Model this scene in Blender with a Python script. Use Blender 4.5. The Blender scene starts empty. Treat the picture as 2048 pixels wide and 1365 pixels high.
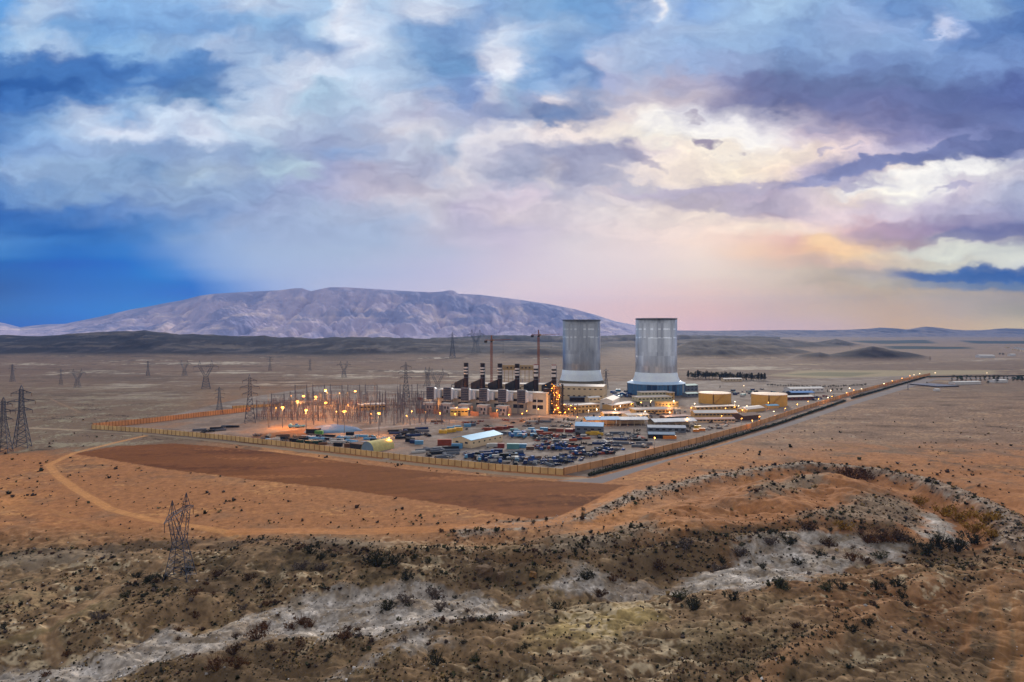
import bpy, math, random
import numpy as np
from mathutils import Vector, Matrix

scene = bpy.context.scene
COL = scene.collection
rad = math.radians

# ------------------------------------------------------------------ camera
CAM_H = 100.0
FPX = 1365.333            # focal length in photo pixels (24 mm on 36 mm, 2048 px wide)
TILT = math.atan(22.5 / FPX)
cam_d = bpy.data.cameras.new('camera')
cam_d.sensor_width = 36.0
cam_d.lens = 24.0
cam_d.clip_start = 0.5
cam_d.clip_end = 60000.0
cam = bpy.data.objects.new('camera', cam_d)
cam.location = (0, 0, CAM_H)
cam.rotation_euler = (rad(90) - TILT, 0, 0)
COL.objects.link(cam)
scene.camera = cam

scene.view_settings.view_transform = 'Standard'
scene.view_settings.look = 'None'
scene.view_settings.exposure = 0.0
scene.view_settings.gamma = 1.0
scene.view_settings.use_curve_mapping = False
scene.cycles.max_bounces = 5
scene.cycles.diffuse_bounces = 2
scene.cycles.glossy_bounces = 2
scene.cycles.volume_bounces = 0
scene.cycles.use_denoising = True
scene.cycles.denoising_prefilter = 'ACCURATE'
scene.cycles.caustics_reflective = False
scene.cycles.caustics_refractive = False

SUN_AZ, SUN_EL = 12.0, 17.0      # behind the bright gap in the clouds, ahead and a little right


def lin(c):
    out = []
    for v in c:
        v = v / 255.0
        out.append(v / 12.92 if v <= 0.04045 else ((v + 0.055) / 1.055) ** 2.4)
    return tuple(out)


def ray(u, v):
    ca, sa = math.cos(TILT), math.sin(TILT)
    du, dv = u - 1024.0, 682.5 - v
    return (du, FPX * ca + dv * sa, -FPX * sa + dv * ca)


def at_height(u, v, z=0.0):
    """point on the horizontal plane z seen at photo pixel (u, v)"""
    d = ray(u, v)
    t = (z - CAM_H) / d[2]
    return (d[0] * t, d[1] * t)


# ------------------------------------------------------------------ sky
class G:
    """small helper to write node graphs as expressions"""
    def __init__(self, tree):
        self.t = tree

    def new(self, typ, **kw):
        n = self.t.nodes.new(typ)
        for k, v in kw.items():
            setattr(n, k, v)
        return n

    def put(self, sock, val):
        if isinstance(val, bpy.types.NodeSocket):
            self.t.links.new(val, sock)
        elif val is not None:
            sock.default_value = val

    def m(self, op, a, b=None, c=None, clamp=False):
        n = self.new('ShaderNodeMath', operation=op, use_clamp=clamp)
        self.put(n.inputs[0], a)
        if b is not None:
            self.put(n.inputs[1], b)
        if c is not None:
            self.put(n.inputs[2], c)
        return n.outputs[0]

    def add(self, a, b): return self.m('ADD', a, b)
    def sub(self, a, b): return self.m('SUBTRACT', a, b)
    def mul(self, a, b): return self.m('MULTIPLY', a, b)

    def sstep(self, x, lo, hi):
        n = self.new('ShaderNodeMapRange', interpolation_type='SMOOTHSTEP', clamp=True)
        self.put(n.inputs['Value'], x)
        self.put(n.inputs['From Min'], lo)
        self.put(n.inputs['From Max'], hi)
        return n.outputs['Result']

    def mix(self, fac, a, b, blend='MIX'):
        n = self.new('ShaderNodeMix', data_type='RGBA', blend_type=blend)
        self.put(n.inputs[0], fac)
        self.put(n.inputs[6], a if isinstance(a, bpy.types.NodeSocket) else tuple(a) + (1,))
        self.put(n.inputs[7], b if isinstance(b, bpy.types.NodeSocket) else tuple(b) + (1,))
        return n.outputs[2]

    def vec(self, x, y, z=0.0):
        n = self.new('ShaderNodeCombineXYZ')
        self.put(n.inputs[0], x)
        self.put(n.inputs[1], y)
        self.put(n.inputs[2], z)
        return n.outputs[0]

    def noise(self, v, scale, detail=5.0, rough=0.55, dist=0.0):
        n = self.new('ShaderNodeTexNoise')
        self.put(n.inputs['Vector'], v)
        n.inputs['Scale'].default_value = scale
        n.inputs['Detail'].default_value = detail
        n.inputs['Roughness'].default_value = rough
        n.inputs['Distortion'].default_value = dist
        return n

    def ramp(self, x, stops, interp='LINEAR'):
        n = self.new('ShaderNodeValToRGB')
        r = n.color_ramp
        r.interpolation = interp
        while len(r.elements) < len(stops):
            r.elements.new(0.5)
        for e, (p, c) in zip(r.elements, stops):
            e.position = p
            e.color = tuple(c) + (1,)
        self.put(n.inputs[0], x)
        return n.outputs[0]


SKY_ROWS = [
 (-40, [(0,130,180,232),(110,205,220,240),(280,150,190,235),(384,170,204,240),(480,220,230,245),(640,185,212,240),(690,225,235,248),(768,170,204,236),(880,200,220,245),(1024,130,178,225),(1160,105,155,208),(1275,140,180,225),(1292,250,252,255),(1310,220,232,250),(1345,125,168,220),(1420,150,185,225),(1590,180,208,236),(1740,105,150,206),(1860,140,178,222),(2048,92,138,200)]),
 (20, [(0,105,165,228),(60,190,214,240),(110,180,206,238),(200,140,184,232),(384,140,182,230),(500,205,222,243),(640,175,206,238),(690,228,236,250),(760,186,212,240),(850,225,234,248),(905,200,220,243),(975,140,176,222),(1024,150,188,228),(1160,110,158,210),(1240,120,164,216),(1278,200,218,244),(1296,252,252,255),(1318,180,206,238),(1370,125,165,220),(1440,150,184,226),(1540,170,202,234),(1650,145,180,222),(1720,160,190,232),(1790,110,150,206),(1880,130,168,218),(1945,150,186,226),(2048,84,128,192)]),
 (62, [(0,118,172,228),(40,185,212,240),(110,135,182,230),(200,120,168,222),(300,125,168,220),(430,130,172,222),(512,150,190,230),(600,138,176,220),(650,180,208,236),(700,232,238,250),(770,195,216,242),(820,142,178,220),(900,130,170,218),(968,140,174,220),(1010,212,224,242),(1060,185,208,238),(1130,160,194,230),(1200,116,160,212),(1260,150,182,226),(1330,172,196,230),(1450,160,190,226),(1570,142,176,218),(1640,140,175,220),(1740,166,192,232),(1800,150,182,228),(1845,115,152,206),(1880,210,220,245),(1905,160,185,230),(1930,108,142,196),(2048,86,124,184)]),
 (97, [(0,140,186,232),(70,185,212,240),(130,180,208,240),(190,130,175,222),(280,150,188,228),(384,155,188,228),(440,190,212,240),(512,165,195,230),(590,150,182,222),(665,140,172,215),(720,222,230,246),(780,190,212,236),(840,140,176,218),(900,125,166,212),(950,150,180,220),(1000,225,232,246),(1040,195,215,240),(1090,140,180,224),(1150,125,165,214),(1210,160,188,228),(1280,182,204,234),(1380,150,182,224),(1480,150,182,222),(1560,130,164,212),(1690,146,176,218),(1790,140,172,218),(1850,140,168,215),(1920,110,144,198),(2048,118,152,208)]),
 (135, [(0,85,138,205),(60,90,145,208),(140,80,130,198),(210,70,122,195),(260,100,150,208),(300,125,165,216),(345,105,150,205),(400,90,138,196),(450,135,172,218),(490,180,206,236),(560,205,220,240),(650,220,228,244),(720,190,210,236),(790,178,202,230),(860,125,165,210),(900,112,158,206),(935,140,172,214),(965,225,230,244),(1010,245,248,255),(1040,230,236,250),(1070,140,178,222),(1120,108,150,206),(1170,115,154,206),(1195,195,206,232),(1280,170,194,228),(1370,155,182,224),(1460,150,172,214),(1550,115,142,188),(1640,122,150,198),(1740,125,152,202),(1850,118,148,198),(1960,125,155,208)]),
 (172, [(0,40,92,165),(60,52,105,178),(128,66,120,190),(215,85,135,198),(250,130,172,220),(300,118,160,212),(345,98,142,198),(410,90,138,192),(460,105,148,202),(505,180,204,234),(576,222,230,245),(650,176,206,230),(740,200,214,236),(800,176,198,226),(870,140,172,216),(905,120,158,208),(940,140,168,216),(965,205,216,238),(1024,190,212,234),(1070,130,168,214),(1120,155,184,224),(1170,112,146,196),(1210,160,172,212),(1280,188,192,216),(1370,190,184,206),(1430,150,156,196),(1480,110,122,170),(1560,95,114,162),(1700,104,120,168),(1800,102,122,170),(1920,98,118,170),(2048,86,104,164)]),
 (205, [(0,60,112,186),(90,78,130,198),(160,80,130,195),(230,150,186,228),(290,160,192,226),(345,125,162,208),(410,90,134,186),(440,120,160,206),(480,185,206,232),(540,212,222,240),(620,176,204,228),(720,184,204,228),(790,210,218,236),(850,188,200,224),(910,140,166,212),(945,132,156,206),(990,205,210,228),(1030,150,178,212),(1075,165,180,215),(1100,235,228,232),(1140,180,186,210),(1180,150,170,206),(1230,205,202,218),(1290,240,228,230),(1360,235,220,222),(1420,190,182,204),(1480,125,128,172),(1560,98,108,156),(1680,112,118,168),(1780,110,120,172),(1900,98,114,168),(2048,92,108,168)]),
 (240, [(0,100,146,206),(60,120,164,216),(120,175,204,236),(180,205,222,244),(260,150,186,228),(310,205,222,244),(384,210,224,244),(460,195,214,236),(512,212,222,238),(620,182,198,222),(700,170,188,218),(780,200,206,226),(850,205,206,226),(900,185,194,222),(960,160,172,208),(1010,140,158,198),(1060,160,172,202),(1090,105,132,178),(1150,110,136,182),(1195,150,158,190),(1225,240,226,222),(1290,254,246,238),(1350,250,246,248),(1430,255,252,252),(1500,235,228,236),(1560,235,226,232),(1620,200,188,206),(1680,138,134,172),(1790,128,128,174),(1860,115,122,172),(1960,112,126,178),(2048,102,120,176)]),
 (272, [(0,95,142,204),(90,150,184,226),(170,195,216,242),(230,225,234,250),(290,225,234,250),(350,200,218,242),(400,222,230,246),(460,185,204,228),(512,190,208,230),(590,180,194,222),(660,168,182,214),(720,180,192,218),(800,226,224,232),(850,205,206,220),(900,186,198,220),(950,228,224,232),(1010,244,240,242),(1080,250,240,238),(1160,250,236,230),(1230,252,240,228),(1300,255,248,230),(1400,255,250,238),(1500,255,250,245),(1560,235,222,228),(1610,200,186,204),(1680,190,176,196),(1750,140,136,174),(1830,150,150,195),(1900,140,148,196),(1960,120,130,180),(2048,96,108,162)]),
 (306, [(0,115,155,208),(80,140,172,218),(180,160,188,226),(256,165,192,226),(320,150,178,218),(400,160,184,218),(470,155,178,214),(530,158,186,216),(620,160,174,208),(680,150,176,218),(760,184,192,216),(850,190,198,216),(910,165,182,210),(950,220,218,228),(1010,200,200,218),(1060,168,174,202),(1140,176,180,206),(1220,165,168,196),(1270,155,155,184),(1310,225,212,218),(1380,255,240,224),(1460,255,244,228),(1560,255,238,220),(1640,254,232,220),(1720,235,215,222),(1800,190,185,212),(1880,150,152,195),(1960,95,108,162),(2048,150,155,192)]),
 (345, [(0,160,190,228),(100,155,184,220),(200,150,180,216),(320,120,152,196),(400,175,196,218),(470,165,184,212),(540,175,200,220),(610,190,212,226),(660,164,172,208),(740,188,186,208),(820,178,182,206),(880,172,178,204),(930,225,220,226),(1000,170,176,202),(1050,158,166,194),(1085,240,230,226),(1130,165,168,196),(1200,180,180,202),(1250,225,215,218),(1330,250,234,222),(1470,255,240,218),(1560,254,232,214),(1610,205,192,212),(1680,148,150,190),(1740,150,150,190),(1780,235,220,215),(1850,252,250,246),(1930,250,246,244),(1990,222,218,226),(2048,205,202,216)]),
 (385, [(0,105,148,206),(128,135,168,210),(256,145,174,212),(384,150,176,212),(512,148,170,208),(640,172,178,212),(740,196,192,212),(830,215,208,218),(910,208,204,216),(980,205,196,214),(1040,220,206,220),(1090,195,194,212),(1180,200,196,212),(1220,225,214,218),(1290,190,182,198),(1360,178,170,190),(1430,176,166,190),(1500,195,180,200),(1590,190,180,202),(1660,230,215,215),(1730,240,222,212),(1800,254,250,240),(1860,250,246,244),(1900,215,204,218),(1980,205,202,220),(2048,185,190,215)]),
 (425, [(0,45,100,178),(128,72,122,192),(256,108,146,204),(384,136,164,208),(512,160,176,212),(640,166,182,212),(760,176,186,212),(870,208,204,216),(940,194,186,210),(1000,218,206,216),(1100,215,206,216),(1200,226,216,218),(1330,240,224,216),(1420,245,228,216),(1540,190,172,190),(1600,215,196,206),(1680,225,205,212),(1780,225,210,222),(1860,200,190,212),(1940,176,172,200),(2048,160,164,200)]),
 (458, [(0,58,115,188),(100,40,102,182),(200,46,108,186),(280,80,130,196),(384,112,150,204),(450,158,178,214),(560,162,180,214),(768,166,182,212),(880,198,196,214),(930,186,182,206),(1024,194,186,208),(1152,220,208,215),(1280,232,214,212),(1408,248,224,212),(1520,255,234,216),(1620,250,224,210),(1700,225,190,192),(1790,205,170,184),(1870,150,134,172),(1950,125,124,168),(2048,104,110,160)]),
 (480, [(0,75,135,205),(90,58,122,198),(200,48,112,190),(300,72,126,196),(360,120,155,206),(450,150,174,214),(560,162,180,214),(768,166,182,212),(900,192,190,212),(1024,198,188,210),(1152,216,206,214),(1280,228,210,210),(1400,245,220,208),(1520,240,205,190),(1590,222,178,172),(1640,250,212,165),(1700,250,210,168),(1740,205,176,172),(1830,170,150,165),(1890,215,208,205),(1960,190,184,196),(2048,130,130,160)]),
 (505, [(0,62,124,196),(128,40,108,192),(256,50,118,198),(340,98,142,206),(420,140,168,214),(512,160,180,215),(700,166,182,212),(896,182,186,212),(1024,200,190,210),(1152,214,203,212),(1280,225,208,210),(1400,235,214,206),(1500,234,200,180),(1580,226,184,166),(1640,240,196,158),(1700,252,214,170),(1760,226,206,184),(1820,214,204,190),(1900,220,222,208),(2000,214,220,218),(2048,218,224,224)]),
 (530, [(0,30,98,178),(128,20,95,185),(256,28,106,196),(340,72,130,204),(430,138,166,214),(520,158,178,215),(700,168,181,212),(896,184,184,212),(1024,202,191,210),(1152,213,201,211),(1280,219,203,207),(1408,226,208,202),(1536,216,190,178),(1640,206,176,164),(1720,202,178,168),(1770,214,196,178),(1850,206,200,186),(1930,212,210,198),(2048,216,220,218)]),
 (548, [(0,6,96,172),(128,0,102,186),(256,4,110,196),(370,72,130,206),(450,132,162,214),(540,158,176,214),(768,172,180,212),(896,185,183,212),(1024,203,192,210),(1152,212,199,210),(1280,215,200,205),(1408,222,204,198),(1536,210,192,182),(1650,196,180,166),(1730,178,168,166),(1800,112,122,160),(1870,92,116,162),(1940,52,96,162),(2048,30,86,164)]),
 (572, [(0,0,92,164),(128,0,104,186),(256,0,110,192),(384,44,110,196),(450,100,140,206),(540,148,168,214),(640,168,178,212),(768,178,180,212),(896,187,184,210),(1024,207,192,207),(1152,210,195,207),(1280,213,192,200),(1408,215,192,190),(1536,205,186,178),(1664,190,174,160),(1770,178,168,158),(1840,140,144,160),(1930,110,126,160),(2048,96,118,156)]),
 (588, [(0,0,94,166),(128,0,106,188),(256,0,112,194),(384,40,106,194),(460,96,136,204),(560,150,168,214),(768,180,180,212),(1024,207,191,206),(1152,209,190,204),(1280,212,188,196),(1408,214,186,186),(1536,202,180,175),(1664,192,172,160),(1770,188,168,150),(1900,176,162,152),(2048,166,152,142)]),
 (620, [(0,0,104,178),(150,0,116,200),(260,20,120,200),(420,90,130,205),(560,150,168,214),(1024,206,188,204),(1152,206,182,196),(1280,210,180,188),(1408,210,176,180),(1536,196,170,170),(1664,195,170,158),(1792,190,162,142),(1920,180,162,150),(2048,162,152,136)]),
 (655, [(0,10,96,182),(200,30,110,200),(420,100,135,205),(560,150,168,214),(1024,200,184,202),(1152,200,178,195),(1280,204,176,190),(1408,202,170,186),(1536,190,166,180),(1664,190,166,172),(1792,194,164,142),(1920,196,168,142),(2048,198,178,146)]),
]
# separate cloud bodies laid over the broad colours: (u, v, half length, half height, slope deg, softness, colour, opacity)
SKY_CLOUDS = [
 (150,152,280,42,2,0.85,(70,120,188),0.8),
 (60,178,120,16,6,0.9,(38,90,165),0.6),
 (395,128,62,20,4,0.75,(92,138,198),0.7),
 (430,180,60,24,8,0.9,(94,134,188),0.6),
 (285,160,40,11,-4,0.9,(122,164,214),0.5),
 (890,120,52,42,8,0.9,(112,156,206),0.55),
 (930,190,48,34,30,0.9,(128,156,206),0.5),
 (1640,215,420,46,3,1.0,(100,112,162),0.45),
 (1110,235,62,16,18,0.85,(104,130,178),0.75),
 (1180,160,34,22,40,0.9,(110,148,202),0.5),
 (1022,125,24,24,0,1.0,(236,240,250),0.4),
 (1292,12,18,20,20,1.0,(246,248,255),0.6),
 (1437,294,32,11,8,0.8,(142,132,164),0.9),
 (1382,240,20,7,-6,0.9,(170,162,186),0.8),
 (1330,258,90,22,0,1.0,(255,253,250),0.6),
 (1290,318,60,14,22,0.8,(152,148,178),0.7),
 (1180,322,120,20,-6,0.9,(160,164,194),0.65),
 (1170,356,150,16,6,0.8,(160,164,192),0.65),
 (1460,262,110,22,0,1.0,(255,252,250),0.5),
 (1640,262,36,7,4,0.8,(168,162,190),0.8),
 (1640,305,26,6,-10,0.9,(190,182,206),0.7),
 (1700,306,22,5,10,0.9,(190,182,206),0.6),
 (1420,378,210,11,-1,0.75,(178,170,194),0.85),
 (1480,408,150,18,2,0.85,(186,176,196),0.8),
 (1700,347,150,15,-14,0.6,(146,150,192),0.9),
 (1930,298,190,20,-11.5,0.6,(100,114,166),0.85),
 (1800,322,150,16,-12.5,0.6,(118,128,178),0.8),
 (1860,352,180,18,-10,0.8,(254,252,248),0.75),
 (1740,366,44,9,8,0.8,(184,180,206),0.8),
 (1890,385,44,8,-6,0.8,(178,174,204),0.8),
 (1880,62,36,8,-30,0.9,(205,214,242),0.7),
 (1960,70,110,24,-20,0.9,(90,126,188),0.5),
 (1840,455,190,18,-7,0.9,(150,138,172),0.5),
 (1980,470,130,14,-3,0.6,(112,116,164),0.8),
 (1668,490,70,16,6,1.0,(250,208,168),0.4),
 (1930,505,150,20,3,0.55,(220,222,212),0.75),
 (1960,551,190,13,-1,0.6,(44,92,162),0.7),
]


HAZE = 3.4e-5              # scattering per metre of the haze box
AIR = (0.08, 0.17, 0.42)   # radiance of a deep bank of that air


def build_world():
    w = bpy.data.worlds.new('World')
    scene.world = w
    w.use_nodes = True
    nt = w.node_tree
    nt.nodes.clear()
    g = G(nt)
    tc = g.new('ShaderNodeTexCoord')
    sep = g.new('ShaderNodeSeparateXYZ')
    nt.links.new(tc.outputs['Generated'], sep.inputs[0])
    x, y, z = sep.outputs
    yy = g.m('MAXIMUM', y, 0.06)
    s = g.add(g.mul(g.m('DIVIDE', x, yy), FPX), 1024.0)
    t = g.sub(660.0, g.mul(g.m('DIVIDE', z, yy), FPX))
    p = g.vec(g.mul(s, 0.001), g.mul(t, 0.0017), 0.0)
    # billowing: calm in the rain veil near the horizon
    calm = g.m('MAXIMUM', g.sstep(t, 540.0, 400.0), g.mul(g.mul(g.sstep(s, 1450.0, 1700.0), g.sstep(t, 640.0, 560.0)), 0.7))
    amp = g.add(g.mul(calm, 0.86), 0.14)
    n1 = g.noise(p, 5.0, 3.0, 0.5)
    n2 = g.noise(p, 15.0, 7.0, 0.54)
    s1 = g.new('ShaderNodeSeparateColor'); nt.links.new(n1.outputs['Color'], s1.inputs[0])
    s2 = g.new('ShaderNodeSeparateColor'); nt.links.new(n2.outputs['Color'], s2.inputs[0])
    def off(c1, a1, c2, a2):
        return g.mul(g.add(g.mul(g.sub(c1, 0.5), a1), g.mul(g.sub(c2, 0.5), a2)), amp)
    sw = g.add(s, off(s1.outputs[0], 150.0, s2.outputs[0], 105.0))
    tw = g.add(t, off(s1.outputs[1], 70.0, s2.outputs[1], 75.0))
    # broad colours: one ramp along the azimuth for each height, blended in height
    U0, U1 = -260.0, 2310.0
    sn = g.m('DIVIDE', g.sub(sw, U0), U1 - U0, clamp=True)
    col = None
    for i, (v, stops) in enumerate(SKY_ROWS):
        r = g.ramp(sn, [((q[0] - U0) / (U1 - U0), lin(q[1:])) for q in stops])
        if col is None:
            col = r
        else:
            col = g.mix(g.sstep(tw, float(SKY_ROWS[i - 1][0]), float(v)), col, r)
    for (u0, v0, a, b, rot, soft, c, op) in SKY_CLOUDS:
        ca, sa = math.cos(rad(rot)), math.sin(rad(rot))
        ds, dt = g.sub(sw, float(u0)), g.sub(tw, float(v0))
        e1 = g.m('MULTIPLY_ADD', ds, ca / a, g.mul(dt, sa / a))
        e2 = g.m('MULTIPLY_ADD', dt, ca / b, g.mul(ds, -sa / b))
        d2 = g.m('MULTIPLY_ADD', e1, e1, g.mul(e2, e2))
        f = g.sstep(d2, 1.0 + soft * 0.6, 1.0 - soft)
        col = g.mix(g.mul(f, op), col, lin(c))
    # wisps and billows
    n3 = g.noise(g.vec(g.mul(sw, 0.001), g.mul(tw, 0.0022), 3.0), 14.0, 9.0, 0.62)
    n4 = g.noise(g.vec(g.mul(sw, 0.001), g.mul(tw, 0.0030), 7.0), 5.0, 6.0, 0.6)
    n6 = g.noise(g.vec(g.mul(sw, 0.001), g.mul(tw, 0.0019), 11.0), 34.0, 7.0, 0.6)
    det = g.add(g.mul(g.sub(n6.outputs[0], 0.5), 0.14), g.add(g.mul(g.sub(g.sstep(n3.outputs[0], 0.26, 0.74), 0.5), 0.26), g.mul(g.sub(n4.outputs[0], 0.5), 0.66)))
    k = g.add(g.mul(g.mul(det, calm), 1.0), g.sub(1.0, g.mul(calm, 0.12)))
    col = g.mix(1.0, col, g.vec(k, k, g.add(g.mul(g.sub(k, 1.0), 0.75), 1.0)), 'MULTIPLY')
    # allow for the air between the viewer and the sky
    path = g.m('MINIMUM', g.m('DIVIDE', 690.0, g.m('MAXIMUM', z, 0.01)), 13400.0)
    T = g.m('EXPONENT', g.mul(path, -HAZE))
    iT = g.m('DIVIDE', 1.0, T)
    oneT = g.mul(g.sub(1.0, T), iT)
    ch = g.new('ShaderNodeSeparateColor'); nt.links.new(col, ch.inputs[0])
    col = g.vec(*[g.m('MAXIMUM', g.sub(g.mul(ch.outputs[i], iT), g.mul(oneT, AIR[i])), 0.0) for i in range(3)])
    # the unseen rest of the overcast: brighter overhead and behind
    n5 = g.noise(tc.outputs['Generated'], 2.5, 4.0, 0.55)
    hi = g.ramp(n5.outputs[0], [(0.3, (0.54, 0.56, 0.62)), (0.7, OVERHEAD)])
    rear = g.add(g.mul(g.sstep(y, -0.75, 0.15), 0.35), 0.65)
    hi = g.mix(1.0, hi, g.vec(rear, rear, rear), 'MULTIPLY')
    wf = g.mul(g.sstep(y, 0.40, 0.66), g.sstep(t, -420.0, -60.0))
    col = g.mix(wf, hi, col)
    low = g.sstep(z, -0.02, -0.12)
    col = g.mix(low, col, (0.2, 0.18, 0.17))
    sky = g.new('ShaderNodeTexSky', sky_type='NISHITA')
    sky.sun_disc = False
    sky.sun_elevation = rad(SUN_EL)
    sky.sun_rotation = rad(SUN_AZ)
    sky.altitude = 1500.0
    sky.dust_density = 2.0
    STR = 0.1
    cloud = g.mix(1.0, col, (1 / STR, 1 / STR, 1 / STR), 'MULTIPLY')
    out = g.mix(0.97, sky.outputs[0], cloud)
    bg = g.new('ShaderNodeBackground')
    nt.links.new(out, bg.inputs['Color'])
    bg.inputs['Strength'].default_value = STR
    o = g.new('ShaderNodeOutputWorld')
    nt.links.new(bg.outputs[0], o.inputs['Surface'])
    w.cycles.sampling_method = 'MANUAL'
    w.cycles.sample_map_resolution = 512


OVERHEAD = (0.98, 0.96, 0.98)
build_world()

sun_d = bpy.data.lights.new('sun', 'SUN')
sun_d.energy = 3.2
sun_d.angle = rad(9)
sun_d.color = (1.0, 0.9, 0.78)
sun = bpy.data.objects.new('sun', sun_d)
sun.location = (200, 900, 400)
sun.rotation_euler = (rad(90 - SUN_EL), 0, rad(180 - SUN_AZ))
COL.objects.link(sun)

# ------------------------------------------------------------------ noise and plan geometry (numpy)
_rng = np.random.RandomState(11)
_PERM = np.concatenate([_rng.permutation(256)] * 3).astype(np.int32)
_GA = np.cos(np.arange(256) * 2 * np.pi * 37 / 256).astype(np.float32)
_GB = np.sin(np.arange(256) * 2 * np.pi * 37 / 256).astype(np.float32)


def pnoise(x, y, seed=0):
    x = np.asarray(x, np.float32); y = np.asarray(y, np.float32)
    xi = np.floor(x); yi = np.floor(y)
    fx = x - xi; fy = y - yi
    xi = (xi.astype(np.int32) + seed * 17) & 255; yi = (yi.astype(np.int32) + seed * 59) & 255
    ux = fx * fx * fx * (fx * (fx * 6 - 15) + 10); uy = fy * fy * fy * (fy * (fy * 6 - 15) + 10)
    def gr(ix, iy, dx, dy):
        h = _PERM[_PERM[ix & 255] + (iy & 255)]
        return _GA[h] * dx + _GB[h] * dy
    a = gr(xi, yi, fx, fy); b = gr(xi + 1, yi, fx - 1, fy)
    c = gr(xi, yi + 1, fx, fy - 1); d = gr(xi + 1, yi + 1, fx - 1, fy - 1)
    return (a + ux * (b - a) + uy * ((c + ux * (d - c)) - (a + ux * (b - a)))) * 1.5


def fbm(x, y, scale, oct=4, seed=0, gain=0.5):
    v = 0.0; amp = 1.0; f = 1.0 / scale; tot = 0.0
    for i in range(oct):
        v = v + amp * pnoise(x * f + 13.7 * i, y * f - 7.3 * i, seed + i)
        tot += amp; amp *= gain; f *= 2.03
    return v / tot


def sm(x, a, b):
    t = np.clip((x - a) / (b - a), 0, 1)
    return t * t * (3 - 2 * t)


def plan(pts, z=0.0):
    return np.array([at_height(u, v, z) for u, v in pts], np.float64)


def seg_dist(x, y, pts, closed=False):
    d = None
    n = len(pts)
    for i in range(n if closed else n - 1):
        ax, ay = pts[i]; bx, by = pts[(i + 1) % n]
        dx, dy = bx - ax, by - ay
        L = dx * dx + dy * dy + 1e-9
        t = np.clip(((x - ax) * dx + (y - ay) * dy) / L, 0, 1)
        q = np.hypot(x - ax - t * dx, y - ay - t * dy)
        d = q if d is None else np.minimum(d, q)
    return d


def poly_sd(x, y, pts):
    """distance to a closed outline, negative inside"""
    x = np.asarray(x, np.float64); y = np.asarray(y, np.float64)
    ins = np.zeros(x.shape, bool)
    n = len(pts)
    for i in range(n):
        ax, ay = pts[i]; bx, by = pts[(i + 1) % n]
        if ay == by:
            continue
        c = ((ay > y) != (by > y)) & (x < (bx - ax) * (y - ay) / (by - ay) + ax)
        ins ^= c
    d = seg_dist(x, y, pts, True)
    return np.where(ins, -d, d)


PLANT = plan([(180, 856), (1125, 950), (1180, 955), (1420, 893), (1700, 800), (1880, 750), (1640, 757), (1380, 762), (1050, 765), (640, 772), (470, 800), (320, 836)])
SITE = plan([(90, 930), (185, 848), (320, 832), (470, 795), (640, 765), (1050, 758), (1380, 752), (1660, 744), (1880, 742), (1900, 760), (1490, 900), (1270, 972), (1110, 1042), (900, 1050), (600, 1045), (300, 1020)])
FIELD = plan([(145, 908), (230, 893), (345, 887), (430, 893), (560, 906), (700, 926), (850, 943), (1000, 954), (1110, 963), (1258, 971), (1197, 1003), (1120, 1033), (1068, 1039), (960, 1020), (820, 998), (650, 975), (480, 957), (330, 938), (215, 919)])
ROAD = plan([(1112, 962), (1185, 957), (1420, 897), (1560, 851), (1690, 807), (1848, 758), (2060, 753), (2060, 757), (1872, 759.8), (1708, 809.5), (1560, 858.5), (1480, 882), (1340, 921), (1205, 967)])
LANE = plan([(60, 856), (185, 862), (300, 869), (430, 882), (560, 897), (700, 914), (850, 931), (1000, 947), (1120, 956), (1185, 959)])
RIVER = plan([(-80, 1352), (120, 1312), (300, 1270), (430, 1240), (560, 1212), (720, 1196), (850, 1192), (980, 1182), (1120, 1160), (1260, 1150), (1400, 1140), (1560, 1115), (1720, 1100), (1850, 1080), (1915, 1050), (1900, 1025), (1850, 1000)])
BLUFF = plan([(560, 1085), (640, 1095), (720, 1108), (830, 1112), (945, 1116), (1080, 1124), (1160, 1118), (1260, 1096), (1380, 1078), (1520, 1062), (1680, 1058), (1800, 1062)])
ARC = plan([(930, 1062), (1030, 1052), (1150, 1034), (1290, 988), (1400, 962), (1500, 944), (1620, 932), (1750, 944), (1850, 966), (1930, 994), (2010, 1036), (2030, 1085)])
KNOLL = plan([(1080, 1040), (1290, 994), (1500, 955), (1640, 945), (1760, 965), (1860, 1000), (1830, 1050), (1600, 1052), (1400, 1068), (1250, 1090), (1090, 1115), (1000, 1100)])
SCARP = plan([(1860, 1160), (1800, 1190), (1730, 1235), (1650, 1285), (1570, 1330), (1500, 1380)])
G1 = plan([(-200, 1420), (-60, 1330), (60, 1306), (150, 1288), (270, 1263), (330, 1240), (400, 1233), (480, 1208), (560, 1188), (640, 1192), (735, 1200), (705, 1232), (600, 1252), (480, 1252), (430, 1280), (380, 1300), (300, 1332), (190, 1380)])
G2 = plan([(560, 1195), (660, 1170), (730, 1164), (850, 1160), (960, 1172), (1010, 1188), (1055, 1198), (1062, 1216), (925, 1237), (850, 1243), (760, 1260), (640, 1275), (560, 1250)])
G3 = plan([(1050, 1160), (1110, 1143), (1160, 1134), (1230, 1140), (1330, 1143), (1400, 1128), (1500, 1083), (1600, 1063), (1690, 1074), (1825, 1084), (1830, 1100), (1700, 1116), (1642, 1132), (1622, 1156), (1500, 1177), (1440, 1161), (1380, 1170), (1330, 1161), (1220, 1162), (1130, 1167)])
G4 = plan([(1838, 1016), (1870, 1010), (1922, 1040), (1926, 1056), (1832, 1062)])
G5 = plan([(740, 1322), (800, 1282), (850, 1262), (858, 1278), (800, 1306), (690, 1365), (640, 1365)])
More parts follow.
